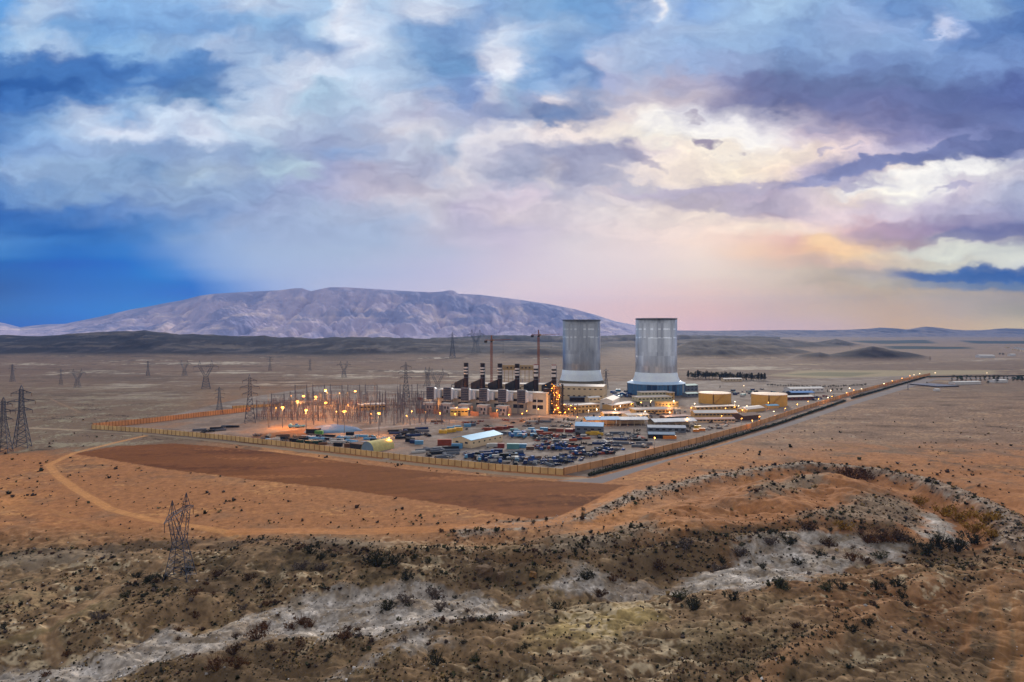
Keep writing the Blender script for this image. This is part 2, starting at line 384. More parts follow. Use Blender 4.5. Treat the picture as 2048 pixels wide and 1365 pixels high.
THICK = [plan(q) for q in (
    [(660, 1108), (720, 1108), (800, 1112), (900, 1115), (985, 1118), (1085, 1126), (1070, 1152), (950, 1163), (850, 1160), (780, 1152), (720, 1137)],
    [(1285, 1092), (1400, 1072), (1520, 1058), (1600, 1056), (1560, 1072), (1480, 1090), (1400, 1120), (1290, 1136), (1180, 1136)],
    [(1690, 1056), (1790, 1056), (1840, 1076), (1820, 1086), (1740, 1082)],
    [(1820, 1078), (1930, 1062), (1985, 1080), (1950, 1115), (1860, 1122), (1790, 1108)],
    [(230, 1380), (330, 1318), (400, 1284), (480, 1278), (560, 1262), (650, 1262), (720, 1240), (690, 1290), (640, 1335), (600, 1380)],
    [(240, 1170), (300, 1158), (420, 1150), (540, 1160), (545, 1176), (400, 1182), (270, 1182)],
    [(700, 1238), (860, 1244), (1000, 1222), (980, 1238), (850, 1262), (740, 1300), (690, 1310)])]
TRACKS = [(plan(q), wd, c) for q, wd, c in (
    ([(290, 872), (230, 886), (150, 906), (97, 930), (115, 952), (160, 985), (220, 1019), (300, 1040), (400, 1055), (452, 1062), (472, 1070)], 2.8, (206, 150, 100)),
    ([(-40, 1010), (40, 1016), (100, 1022), (165, 1045), (205, 1058), (280, 1062)], 2.0, (170, 122, 84)),
    ([(470, 1070), (400, 1086), (345, 1108), (290, 1136), (235, 1166), (172, 1204), (120, 1234), (94, 1262), (120, 1290)], 2.6, (152, 124, 98)),
    ([(-40, 1292), (60, 1268), (130, 1240), (200, 1205)], 1.6, (128, 112, 84)),
    ([(1255, 976), (1190, 1010), (1120, 1042), (1070, 1050), (900, 1055), (700, 1064), (560, 1062), (470, 1062)], 5.0, (188, 130, 86)),
    ([(1985, 1176), (1990, 1210), (2010, 1252), (2008, 1290), (1995, 1330), (1980, 1400)], 1.9, (158, 116, 80)),
    ([(2030, 1200), (2040, 1250), (2046, 1300), (2040, 1400)], 1.9, (158, 116, 80)),
    ([(1960, 1205), (1935, 1240), (1930, 1290)], 1.4, (146, 106, 74)),
    ([(100, 798), (160, 826), (60, 838)], 1.8, (150, 124, 104)),
    ([(760, 886), (850, 866), (900, 858)], 3.0, (176, 172, 180)),
    ([(765, 921), (860, 895), (905, 880)], 3.0, (170, 168, 178)),
)]
# ridge layers beyond the plain: distance, depth of the front slope, skyline as (u, v)
RIDGES = [
 (3500, 1150, 500, [(-400, 676), (-100, 673), (0, 672), (80, 673), (120, 671), (160, 668), (230, 665), (290, 662.5), (335, 667), (360, 671), (400, 671), (480, 675), (530, 673), (560, 677), (600, 675), (640, 676), (700, 674), (760, 676), (850, 678), (950, 681), (1050, 685), (1150, 690), (1260, 700)]),
 (2550, 260, 200, [(900, 722), (925, 711), (955, 708), (985, 713), (1020, 706), (1045, 700), (1090, 697), (1130, 702), (1170, 706), (1250, 716), (1290, 722)]),
 (2750, 430, 300, [(1335, 706), (1360, 690), (1385, 682), (1405, 682), (1425, 686), (1438, 680), (1470, 681), (1510, 687), (1545, 692), (1575, 697), (1610, 703), (1640, 712)]),
 (2900, 420, 300, [(-200, 694), (-60, 690), (60, 685), (150, 681), (230, 687), (330, 684), (400, 690), (470, 696), (560, 703), (640, 712)]),
 (5200, 500, 400, [(860, 676), (960, 672), (1050, 671), (1130, 673), (1200, 672), (1290, 670), (1370, 671), (1450, 672), (1560, 675)]),
 (2350, 200, 150, [(1570, 722), (1600, 712), (1640, 706), (1660, 710), (1690, 704), (1720, 697), (1745, 693), (1770, 697), (1810, 704), (1860, 716)]),
 (4300, 500, 300, [(1580, 690), (1620, 686), (1655, 681), (1672, 678), (1688, 681), (1710, 688), (1740, 693)]),
 (4000, 700, 500, [(1180, 690), (1215, 685), (1260, 682), (1300, 684), (1360, 680), (1420, 678), (1500, 677), (1580, 680), (1640, 686), (1700, 692)]),
 (2500, 120, 90, [(180, 722), (240, 714), (300, 713), (350, 717), (420, 722)]),
 (2600, 140, 90, [(560, 722), (620, 713), (670, 714), (700, 720)]),
]


PALE = [plan(q) for q in ([(120, 802), (200, 793), (290, 788), (420, 789), (400, 797), (260, 803)], [(470, 768), (600, 764), (640, 768), (560, 774)], [(380, 743), (480, 741), (560, 745), (420, 748)], [(560, 751), (700, 749), (860, 752), (700, 757)],
    [(200, 772), (300, 768), (360, 771), (260, 776)], [(90, 746), (180, 742), (200, 746), (100, 750)], [(860, 752), (1000, 748), (1060, 756), (930, 762)], [(20, 728), (70, 726), (90, 729), (30, 731)], [(330, 727), (480, 724), (560, 727), (400, 730)], [(1380, 736), (1500, 733), (1620, 737), (1480, 741)], [(1900, 720), (2000, 717), (2060, 720), (1960, 724)])]


def flatness(x, y):
    return sm(poly_sd(x, y, SITE), -10, 70)          # 0 on the levelled site, 1 outside


def ridge_height(x, y):
    out = np.zeros(np.shape(x))
    wob = fbm(x, y, 420, 4, 31)
    gul = fbm(x, y * 0.25, 90, 4, 35)
    for (D, front, back, sky) in RIDGES:
        us = np.array([q[0] for q in sky]); vs = np.array([q[1] for q in sky])
        xs = (us - 1024.0) / FPX * D
        hs = np.maximum(CAM_H - (vs - 660.0) / FPX * D, 0.0)
        h = np.interp(np.asarray(x) / np.maximum(y, 1) * D, xs, hs, left=0, right=0)
        dy = y - D + wob * front * 0.25
        f = np.where(dy < 0, sm(dy, -front, 0) ** 0.8, sm(dy, back * 2.0, 0))
        out = np.maximum(out, h * f * (1 + 0.55 * gul * (1 - f * 0.75)))
    return out


def terrain(x, y):
    x = np.asarray(x, np.float64); y = np.asarray(y, np.float64)
    fl = flatness(x, y)
    near = sm(y, 620, 430)
    z = fbm(x, y, 260, 3, 1) * 3.0 * (0.4 + 0.6 * near) + fbm(x, y, 62, 3, 5) * (1.6 + 2.6 * sm(y, 352, 300)) * near + fbm(x, y, 18, 3, 8) * 1.1 * near
    z = z + fbm(x, y, 700, 3, 3) * 9.0 * sm(y, 1500, 2600)
    # eroded, hummocky ground on the near side
    rough = sm(y, 352, 318) + 0.6 * sm(poly_sd(x, y, KNOLL), 10, -10)
    g1 = 1 - np.abs(fbm(x * 0.8 + y * 0.35, y * 0.9 - x * 0.25, 38, 4, 21, 0.55)) * 2.6
    g2 = 1 - np.abs(fbm(x, y, 13, 3, 25, 0.5)) * 2.4
    z = z - rough * (2.3 * np.clip(g1, 0, 1) ** 2 + 0.8 * np.clip(g2, 0, 1) ** 2) + rough * fbm(x, y, 5, 2, 28) * 0.35
    # dry river below its bank
    dr = seg_dist(x, y, RIVER) + fbm(x, y, 40, 3, 14) * 9.0
    z = z - 4.0 * sm(dr, 30, 9)
    db = seg_dist(x, y, BLUFF)
    z = z + 3.0 * np.exp(-((db - 9) / 12.0) ** 2) * near
    z = z + (5.0 + 8.0 * fbm(x, y, 42, 3, 151) + 2.5 * np.abs(fbm(x * 0.7 + y * 0.5, y * 0.9, 16, 3, 155))) * sm(poly_sd(x, y, KNOLL), 12, -40) * near
    da = seg_dist(x, y, ARC) + fbm(x, y, 20, 3, 15) * 5
    z = z + 4.0 * sm(da, 14, 2) * near - 2.5 * np.exp(-((da - 20) / 8.0) ** 2) * near
    ds = seg_dist(x, y, SCARP) + fbm(x, y, 14, 3, 16) * 4
    z = z + 1.6 * sm(ds, 7, 2)
    z = z * fl
    return z + ridge_height(x, y) * sm(y, 1500, 2300)


def tz(x, y):
    return float(terrain(np.array([x]), np.array([y]))[0])


def P(u, v, lift=0.0):
    """ground point seen at photo pixel (u, v)"""
    z = 0.0
    for _ in range(5):
        x, y = at_height(u, v, z)
        z = tz(x, y)
    return Vector((x, y, z + lift))


# ------------------------------------------------------------------ materials
MATS = {}


def material(name, col, rough=0.75, metal=0.0, var=0.18, scale=0.6, spec=0.3, emit=None, bump=0.0, linear=False):
    if name in MATS:
        return MATS[name]
    m = bpy.data.materials.new(name)
    m.use_nodes = True
    nt = m.node_tree
    b = nt.nodes['Principled BSDF']
    g = G(nt)
    c = col if linear else lin(col)
    if var > 0:
        tcn = g.new('ShaderNodeTexCoord')
        n = g.noise(tcn.outputs['Object'], scale, 4.0, 0.6)
        r = g.ramp(n.outputs[0], [(0.28, tuple(q * (1 - var) for q in c)), (0.72, tuple(min(q * (1 + var), 0.9) for q in c))])
        nt.links.new(r, b.inputs['Base Color'])
        if bump:
            bn = g.new('ShaderNodeBump')
            bn.inputs['Strength'].default_value = bump
            nt.links.new(n.outputs[0], bn.inputs['Height'])
            nt.links.new(bn.outputs[0], b.inputs['Normal'])
    else:
        b.inputs['Base Color'].default_value = tuple(c) + (1,)
    b.inputs['Roughness'].default_value = rough
    b.inputs['Metallic'].default_value = metal
    b.inputs['Specular IOR Level'].default_value = spec
    if emit:
        b.inputs['Emission Color'].default_value = tuple(emit[0]) + (1,)
        b.inputs['Emission Strength'].default_value = emit[1]
    MATS[name] = m
    return m


def ground_material(name, fine=0.22, bump=0.5, grain=2.2):
    m = bpy.data.materials.new(name)
    m.use_nodes = True
    nt = m.node_tree
    b = nt.nodes['Principled BSDF']
    g = G(nt)
    at = g.new('ShaderNodeAttribute', attribute_name='soil')
    geo = g.new('ShaderNodeNewGeometry')
    n = g.noise(geo.outputs['Position'], 0.9, 8.0, 0.68)
    n2 = g.noise(geo.outputs['Position'], 0.11, 6.0, 0.6)
    k = g.add(g.add(g.mul(g.sub(n.outputs[0], 0.5), fine * grain), g.mul(g.sub(n2.outputs[0], 0.5), fine * 2.0)), 1.0)
    c = g.mix(1.0, at.outputs['Color'], g.vec(k, k, k), 'MULTIPLY')
    nt.links.new(c, b.inputs['Base Color'])
    b.inputs['Roughness'].default_value = 0.95
    b.inputs['Specular IOR Level'].default_value = 0.05
    bn = g.new('ShaderNodeBump')
    bn.inputs['Strength'].default_value = bump
    bn.inputs['Distance'].default_value = 0.6
    nt.links.new(n.outputs[0], bn.inputs['Height'])
    nt.links.new(bn.outputs[0], b.inputs['Normal'])
    return m


def link_mesh(name, verts, faces, mats, parent=None, smooth=False, midx=None):
    me = bpy.data.meshes.new(name)
    me.from_pydata(verts, [], faces)
    for m in (mats if isinstance(mats, (list, tuple)) else [mats]):
        me.materials.append(m)
    if midx is not None:
        me.polygons.foreach_set('material_index', midx)
    if smooth:
        me.polygons.foreach_set('use_smooth', [True] * len(me.polygons))
    o = bpy.data.objects.new(name, me)
    COL.objects.link(o)
    if parent is not None:
        o.parent = parent
    return o


def grid_objects(X, Y, Z, C, K, names, mats, kind='structure'):
    """one height grid cut into seamless pieces by surface class K"""
    nr, nc = X.shape
    idx = np.arange(nr * nc).reshape(nr, nc)
    quads = np.stack([idx[:-1, :-1], idx[:-1, 1:], idx[1:, 1:], idx[1:, :-1]], -1).reshape(-1, 4)
    kf = K[:-1, :-1].ravel()
    V = np.stack([X, Y, Z], -1).reshape(-1, 3).astype(np.float32)
    Cf = C.reshape(-1, 3)
    objs = []
    for k, name in enumerate(names):
        q = quads[kf == k]
        if not len(q):
            continue
        used, inv = np.unique(q.ravel(), return_inverse=True)
        me = bpy.data.meshes.new(name)
        me.vertices.add(len(used))
        me.vertices.foreach_set('co', V[used].ravel())
        nq = len(q)
        me.loops.add(nq * 4)
        me.loops.foreach_set('vertex_index', inv.astype(np.int32).ravel())
        me.polygons.add(nq)
        me.polygons.foreach_set('loop_start', np.arange(0, nq * 4, 4, dtype=np.int32))
        me.update(calc_edges=True)
        me.polygons.foreach_set('use_smooth', np.ones(nq, bool))
        a = me.color_attributes.new('soil', 'FLOAT_COLOR', 'POINT')
        rgba = np.ones((len(used), 4), np.float32)
        rgba[:, :3] = Cf[used]
        a.data.foreach_set('color', rgba.ravel())
        me.materials.append(mats[k])
        o = bpy.data.objects.new(name, me)
        o['kind'] = kind
        COL.objects.link(o)
        objs.append(o)
    return objs


def lerp(c, d, f):
    return c + (np.asarray(d) - c) * f[..., None]


def build_ground():
    th = np.concatenate([np.linspace(-62, -40, 60, endpoint=False), np.linspace(-40, 40, 1500), np.linspace(40, 62, 61)[1:]])
    k = np.concatenate([np.linspace(1500, 720, 90, endpoint=False), np.linspace(720, 150, 560, endpoint=False), np.linspace(150, 12, 420)])
    D = CAM_H * FPX / k
    R, T = np.meshgrid(D, np.tan(np.radians(th)), indexing='ij')
    X = R * T
    Y = R
    Z = terrain(X, Y)
    x, y = X, Y
    L = lambda r, g, b: np.array(lin((r, g, b)))
    # --- soil colours -------------------------------------------------
    n1 = fbm(x, y, 120, 5, 40); n2 = fbm(x, y, 34, 5, 46, 0.6); n3 = fbm(x, y, 9, 4, 52, 0.6); n4 = fbm(x, y, 420, 4, 58)
    n5 = fbm(x * 0.35, y, 160, 5, 61, 0.58)
    far = sm(y, 700, 1500)
    n6 = fbm(x, y, 4.2, 3, 100, 0.6); n7 = fbm(x, y, 2.0, 2, 104, 0.6)
    mid = fbm(x * 0.5, y, 30, 4, 110, 0.6)
    C = np.empty(X.shape + (3,)); C[:] = L(158, 110, 76)
    u = x / y * FPX + 1024
    # plain near: warm tan, greyer to the right and far away
    C = lerp(C, L(138, 106, 84), sm(n2 + 0.5 * n1, -0.1, 0.55) * 0.8)
    C = lerp(C, L(184, 130, 86), sm(n1 + 0.3 * n3, 0.1, 0.5) * 0.7)
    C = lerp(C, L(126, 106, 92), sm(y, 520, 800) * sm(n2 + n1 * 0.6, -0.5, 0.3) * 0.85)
    C = lerp(C, L(98, 74, 60), sm(n2 + n5, 0.25, 0.6) * sm(y, 400, 600) * 0.75)
    C = lerp(C, L(112, 92, 78), sm(mid + 0.5 * n2, 0.22, 0.45) * sm(y, 380, 460) * sm(u, 1200, 1500) * 0.9)
    C = lerp(C, L(88, 66, 52), sm(mid + 0.6 * n6, 0.36, 0.55) * sm(y, 400, 480) * sm(u, 1250, 1500) * 0.9)
    C = lerp(C, L(190, 142, 96), sm(-mid + 0.4 * n6, 0.22, 0.5) * 0.5)
    rp = sm(u, 1380, 1600) * sm(y + n2 * 60 + n1 * 60, 500, 640)
    rc = np.empty_like(C); rc[:] = L(126, 104, 92)
    rc = lerp(rc, L(158, 130, 108), sm(mid + 0.4 * n6, 0.0, 0.4) * 0.8)
    rc = lerp(rc, L(74, 58, 50), sm(-mid + 0.6 * n2 + 0.5 * n6, 0.22, 0.5) * 0.9)
    rc = lerp(rc, L(158, 148, 138), sm(-n2 + 0.5 * n3, 0.25, 0.5) * 0.6)
    C = C + (rc - C) * (rp * 0.9)[..., None]
    C = C * (1 + 0.42 * n6 + 0.25 * n7)[..., None]
    farcol = np.empty_like(C); farcol[:] = L(122, 102, 92)
    farcol = lerp(farcol, L(150, 128, 114), sm(n5, -0.05, 0.35) * 0.8)
    farcol = lerp(farcol, L(96, 82, 78), sm(n5 - 0.4 * n2, 0.12, 0.4) * 0.9)
    farcol = lerp(farcol, L(104, 90, 84), sm(n4, 0.05, 0.4) * 0.7)
    pale = sm(n5 * 0.8 + n2 * 0.5 + 0.15 * n4, 0.33, 0.47) * sm(y, 1100, 1400) * sm(u, 1350, 1000)
    farcol = lerp(farcol, L(205, 195, 188), pale)
    farcol = lerp(farcol, L(176, 156, 132), sm(n5 + n2 * 0.4, 0.3, 0.5) * sm(u, 1200, 1500) * 0.8)
    st = fbm(x * 0.16, y, 46, 5, 120, 0.66)
    farcol = lerp(farcol, L(206, 196, 188), sm(st * 0.9 + 0.5 * n5 + 0.2 * n4, 0.36, 0.46) * sm(y, 1050, 1300) * sm(u, 1500, 1100) * 0.85)
    farcol = lerp(farcol, L(72, 60, 58), sm(st + 0.3 * n2, 0.18, 0.36) * 0.75)
    farcol = lerp(farcol, L(168, 152, 140), sm(-st + 0.3 * n2, 0.2, 0.4) * 0.7)
    for q in PALE:
        farcol = lerp(farcol, L(196, 186, 176), sm(poly_sd(x, y, q) * 0.6 + n2 * 70 + mid * 50 + st * 90, 4, -34) * 0.8)
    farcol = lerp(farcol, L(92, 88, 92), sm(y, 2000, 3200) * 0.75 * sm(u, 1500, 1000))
    farcol = lerp(farcol, L(146, 126, 114), sm(y, 1900, 2600) * sm(u, 1100, 1350) * 0.7)
    farcol = farcol * 0.88 * (1 + 0.5 * st + 0.25 * n6)[..., None]
    lf = sm(u + n2 * 160, 520, 330) * sm(y + n2 * 25, 540, 585)
    C = lerp(C, L(112, 98, 88), lf * 0.9)
    C = lerp(C, L(146, 138, 122), lf * sm(n2 + n6 * 0.6, 0.05, 0.35) * 0.85)
    C = lerp(C, L(64, 52, 46), lf * sm(mid + n6 * 0.6, 0.25, 0.45) * 0.85)
    C = lerp(C, farcol, far[...]) if False else C + (farcol - C) * far[..., None]
    # farmland strip and green plantations on the right
    fp = sm(poly_sd(x, y, plan([(1540, 752), (1600, 741), (1990, 741), (1990, 748), (1850, 751), (1700, 760)])) + n2 * 30, 20, -20)
    C = lerp(C, L(152, 140, 118), fp * 0.9)
    fg = sm(poly_sd(x, y, plan([(1560, 750), (1640, 745), (1760, 746), (1700, 754)])), 12, -12)
    C = lerp(C, L(98, 100, 80), fg * 0.7)
    for q in ([(1775, 694), (1930, 695), (1935, 699), (1790, 698)], [(1690, 682), (1850, 681), (1870, 687), (1760, 688)], [(1920, 682), (2060, 682), (2060, 688), (1960, 688)]):
        C = lerp(C, L(30, 52, 62), sm(poly_sd(x, y, plan(q)), 60, -30) * 0.95)
    fa = sm(poly_sd(x, y, plan([(1400, 777), (1400, 762), (1530, 761), (1640, 768), (1760, 762), (1720, 782), (1560, 776)])) + n2 * 12, 8, -8)
    C = lerp(C, L(150, 108, 82), fa * 0.9)
    # near ground: olive, dark and eroded towards the camera
    nearg = sm(y, 352, 300)
    dk = np.empty_like(C); dk[:] = L(112, 92, 72)
    dk = lerp(dk, L(140, 122, 96), sm(n2 + 0.5 * n3, 0.0, 0.45) * 0.9)
    dk = lerp(dk, L(74, 62, 48), sm(n2 + 0.7 * n1 + 0.4 * n3, 0.16, 0.5) * 0.85)
    dk = lerp(dk, L(112, 76, 50), sm(u, 1250, 1700) * sm(n1, -0.3, 0.3) * 0.85)
    dk = lerp(dk, L(84, 58, 40), sm(u, 1500, 1900) * sm(y, 262, 200) * sm(n2, -0.2, 0.4) * 0.8)
    dk = lerp(dk, L(150, 132, 92), sm(poly_sd(x, y, plan([(1060, 1285), (1130, 1225), (1280, 1205), (1330, 1235), (1220, 1275)])) + n3 * 8, 6, -6) * 0.8)
    dk = lerp(dk, L(66, 56, 44), sm(y, 240, 200) * sm(n2 + n3 * .5, -0.3, 0.3) * 0.55)  # vignette-like darkening towards the viewer, put into the soil colour
    dk = lerp(dk, L(156, 142, 122), sm(mid + 0.8 * n6, 0.22, 0.5) * 0.75)
    dk = lerp(dk, L(58, 48, 38), sm(n3 + 0.9 * n6 + 0.5 * n2, 0.38, 0.6) * 0.85)
    dk = dk * 1.3 * (1 + 0.75 * n6 + 0.5 * n7)[..., None]
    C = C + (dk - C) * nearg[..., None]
    # stony grey patches on the knoll
    for q in ([(1495, 1012), (1530, 985), (1580, 965), (1640, 962), (1650, 978), (1600, 990), (1560, 1005), (1520, 1018)], [(1590, 1050), (1650, 1030), (1720, 1000), (1800, 985), (1850, 1010), (1820, 1050), (1700, 1056)], [(1060, 1110), (1120, 1080), (1220, 1060), (1290, 1040), (1330, 1060), (1250, 1095), (1150, 1122)], [(560, 1084), (640, 1076), (720, 1082), (780, 1090), (720, 1104), (600, 1100)], [(0, 1120), (90, 1104), (240, 1092), (250, 1104), (100, 1125), (0, 1140)]):
        pm = sm(poly_sd(x, y, plan(q)) + n3 * 12, 7, -7)
        C = lerp(C, L(140, 126, 112), pm * 0.8)
        C = lerp(C, L(62, 52, 46), pm * sm(n6 + 0.5 * n3, 0.08, 0.4) * 0.75)
    # scrub bands, greyer soil with debris
    band = sm(seg_dist(x, y, ARC) + n3 * 9 + n2 * 8 + n6 * 3, 11, 3)
    C = lerp(C, L(138, 124, 114), band * 0.8)
    C = lerp(C, L(176, 168, 160), band * sm(n6 - 0.3 * n3, 0.12, 0.4) * 0.7)
    C = lerp(C, L(54, 48, 44), band * sm(-n6 + n3 * 0.6, 0.06, 0.35) * 0.85)
    sb = plan([(-60, 1120), (60, 1108), (160, 1096), (300, 1085), (420, 1080), (520, 1085)])
    C = lerp(C, L(92, 78, 66), sm(seg_dist(x, y, sb) + n3 * 7, 10, 2) * 0.75)
    db = seg_dist(x, y, BLUFF)
    C = lerp(C, L(96, 72, 52), sm(db + n3 * 4, 9, 1) * 0.7)
    for q in THICK:
        C = lerp(C, L(96, 80, 64), sm(poly_sd(x, y, q) + n3 * 10 + n2 * 9 + n6 * 3, 5, -5) * (0.75 - 0.6 * sm(mid, 0.05, 0.35)))
    C = lerp(C, L(160, 122, 92), sm(seg_dist(x, y, SCARP) + n3 * 4, 5, 1.5) * 0.65)
    # dry river gravel
    grav = np.zeros(X.shape)
    for q in (G1, G2, G3, G4, G5):
        grav = np.maximum(grav, sm(poly_sd(x, y, q) + n2 * 15 + n3 * 9 + n6 * 3, 3.0, -4.0))
    grav = grav * (1 - 0.55 * sm(fbm(x * 0.6 + y * 0.3, y, 22, 4, 140, 0.6) + 0.4 * n3, 0.12, 0.4))
    gc = np.empty_like(C); gc[:] = L(138, 131, 128)
    gc = lerp(gc, L(178, 172, 172), sm(n3 + 0.4 * n2 + 0.4 * n6, 0.05, 0.45) * 0.8)
    gc = lerp(gc, L(104, 92, 80), sm(-n3 - 0.6 * n2 + 0.4 * n6, 0.05, 0.4) * 0.85)
    gc = gc * 1.55 * (1 + 0.5 * n6 + 0.5 * n7)[..., None]
    C = C + (gc - C) * grav[..., None]
    # ploughed field
    fd = poly_sd(x, y, FIELD) + n3 * 2.2 + n6 * 1.4
    fieldm = sm(fd, 1.0, -1.0)
    fc = np.empty_like(C); fc[:] = L(116, 72, 42)
    fc = lerp(fc, L(128, 80, 52), sm(fbm(x * 0.3 + y * 0.12, y, 28, 4, 70), 0.0, 0.45) * 0.8)
    fc = lerp(fc, L(88, 50, 30), sm(fbm(x * 0.25 + y * 0.1, y, 60, 4, 75) + 0.3 * n3, 0.02, 0.35) * 0.85)
    fc = lerp(fc, L(150, 98, 62), sm(fbm(x * 0.2, y, 34, 4, 78) + 0.3 * n6, 0.2, 0.45) * 0.7)
    fur = np.sin((x * 0.42 + y * 0.91 + 1.5 * n3) * 2 * np.pi / 2.6)
    fc = fc * (1 + 0.10 * fur + 0.16 * n6 + 0.12 * n7 + 0.25 * fbm(x * 0.1 + y * 0.05, y - 0.3 * x, 7, 3, 130))[..., None]
    C = C + (fc - C) * fieldm[..., None]
    # tracks, lane and road
    trackm = np.zeros(X.shape)
    for pts, wd, c in TRACKS:
        sd = seg_dist(x, y, pts) + n3 * 1.0 + n6 * 0.9
        m = sm(sd, wd + 0.7, wd - 0.9)
        C = lerp(C, np.array(lin(c)), m * (0.62 + 0.35 * n6 + 0.3 * n3))
        C = lerp(C, np.array(lin(c)) * 0.62, m * sm(np.abs(np.abs(sd) - wd * 0.45), 0.5, 0.1) * 0.5)
        trackm = np.maximum(trackm, m)
    lane = sm(seg_dist(x, y, LANE) + n3 * 1.0, 5.0, 3.2)
    C = lerp(C, L(158, 140, 124), lane * 0.9)
    rd = poly_sd(x, y, ROAD)
    roadm = sm(rd, 0.8, -0.8)
    # yard of the plant: pinkish grey hardstanding, worn tracks
    pd = poly_sd(x, y, PLANT)
    yardm = sm(pd, 2, -2)
    yc = np.empty_like(C); yc[:] = L(150, 134, 126)
    yc = lerp(yc, L(172, 160, 154), sm(n2 + n3 * 0.4, 0.0, 0.4) * 0.8)
    yc = lerp(yc, L(122, 104, 94), sm(-n2 - n1, 0.05, 0.5) * 0.7)
    yl = sm(u, 860, 560) * sm(y, 840, 700)
    yc = lerp(yc, L(158, 122, 98), yl * sm(n1 + n2, -0.3, 0.3) * 0.9)
    yc = lerp(yc, L(120, 82, 56), sm(poly_sd(x, y, plan([(450, 893), (520, 868), (640, 856), (660, 868), (560, 884), (500, 898)])) + n3 * 6, 4, -4) * 0.9)
    for q, wd in (([(690, 862), (800, 852), (900, 842), (1010, 838), (1110, 832), (1180, 838)], 5), ([(905, 905), (1000, 898), (1100, 880), (1180, 874)], 5), ([(1060, 828), (1120, 838), (1180, 860)], 4), ([(640, 880), (720, 884), (800, 872)], 3)):
        yc = lerp(yc, L(178, 168, 166), sm(seg_dist(x, y, plan(q)) + n3 * 2, wd, wd - 2) * 0.8)
    yc = lerp(yc, L(96, 84, 78), sm(mid + n6 * 0.5, 0.25, 0.5) * 0.5)
    yc = yc * 0.76 * np.array((0.97, 1.0, 1.06)) * (1 + 0.22 * n6 + 0.12 * n7)[..., None]
    C = C + (yc - C) * yardm[..., None]
    ac = np.empty_like(C); ac[:] = L(122, 116, 122)
    ac = lerp(ac, L(138, 130, 130), sm(n2, 0.0, 0.4) * 0.7)
    C = C + (ac - C) * roadm[..., None]
    # hills: dark rock
    rh = ridge_height(x, y) * sm(y, 1500, 2300)
    hm = sm(rh, 2, 14)
    hc = np.empty_like(C); hc[:] = L(44, 42, 52)
    hc = lerp(hc, L(92, 86, 92), sm(fbm(x, y * 0.3, 70, 4, 80), 0.05, 0.4) * 0.8)
    hc = lerp(hc, L(44, 44, 56), sm(fbm(x, y * 0.3, 140, 4, 84), 0.05, 0.45) * 0.8)
    led = np.sin((rh + 6 * n2 + 3 * st) / 7.0)
    hc = lerp(hc, L(34, 34, 46), sm(led + n2, 0.5, 0.95) * 0.7)
    hc = lerp(hc, L(112, 102, 100), sm(-led + 1.5 * n5, 0.7, 1.2) * 0.6)
    C = C + (hc - C) * (hm * 0.9)[..., None]
    K = np.zeros(X.shape, np.int32)
    K[grav > 0.4] = 4
    K[trackm > 0.5] = 3
    K[lane > 0.5] = 3
    K[fieldm > 0.5] = 1
    K[yardm > 0.5] = 2
    K[roadm > 0.5] = 5
    K[rh > 8] = 6
    C = C * (0.94 - 0.08 * sm(y, 250, 200) * (1 - grav))[..., None]  # nearest soil darkened further: a vignette painted into the colour
    C = np.clip(C * SOIL, 0.01, 0.8)
    ms = [ground_material('desert_soil'), ground_material('ploughed_earth', 0.14, 0.6, 1.6), ground_material('hardstanding', 0.16, 0.2), ground_material('track_dust', 0.14, 0.3), ground_material('river_gravel', 0.3, 0.8, 3.2), ground_material('asphalt', 0.08, 0.1), ground_material('hill_rock', 0.2, 0.5)]
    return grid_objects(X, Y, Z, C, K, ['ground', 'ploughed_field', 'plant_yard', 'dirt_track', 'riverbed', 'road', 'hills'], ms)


SOIL = np.array((1.05, 1.03, 0.93))
GROUND = build_ground()


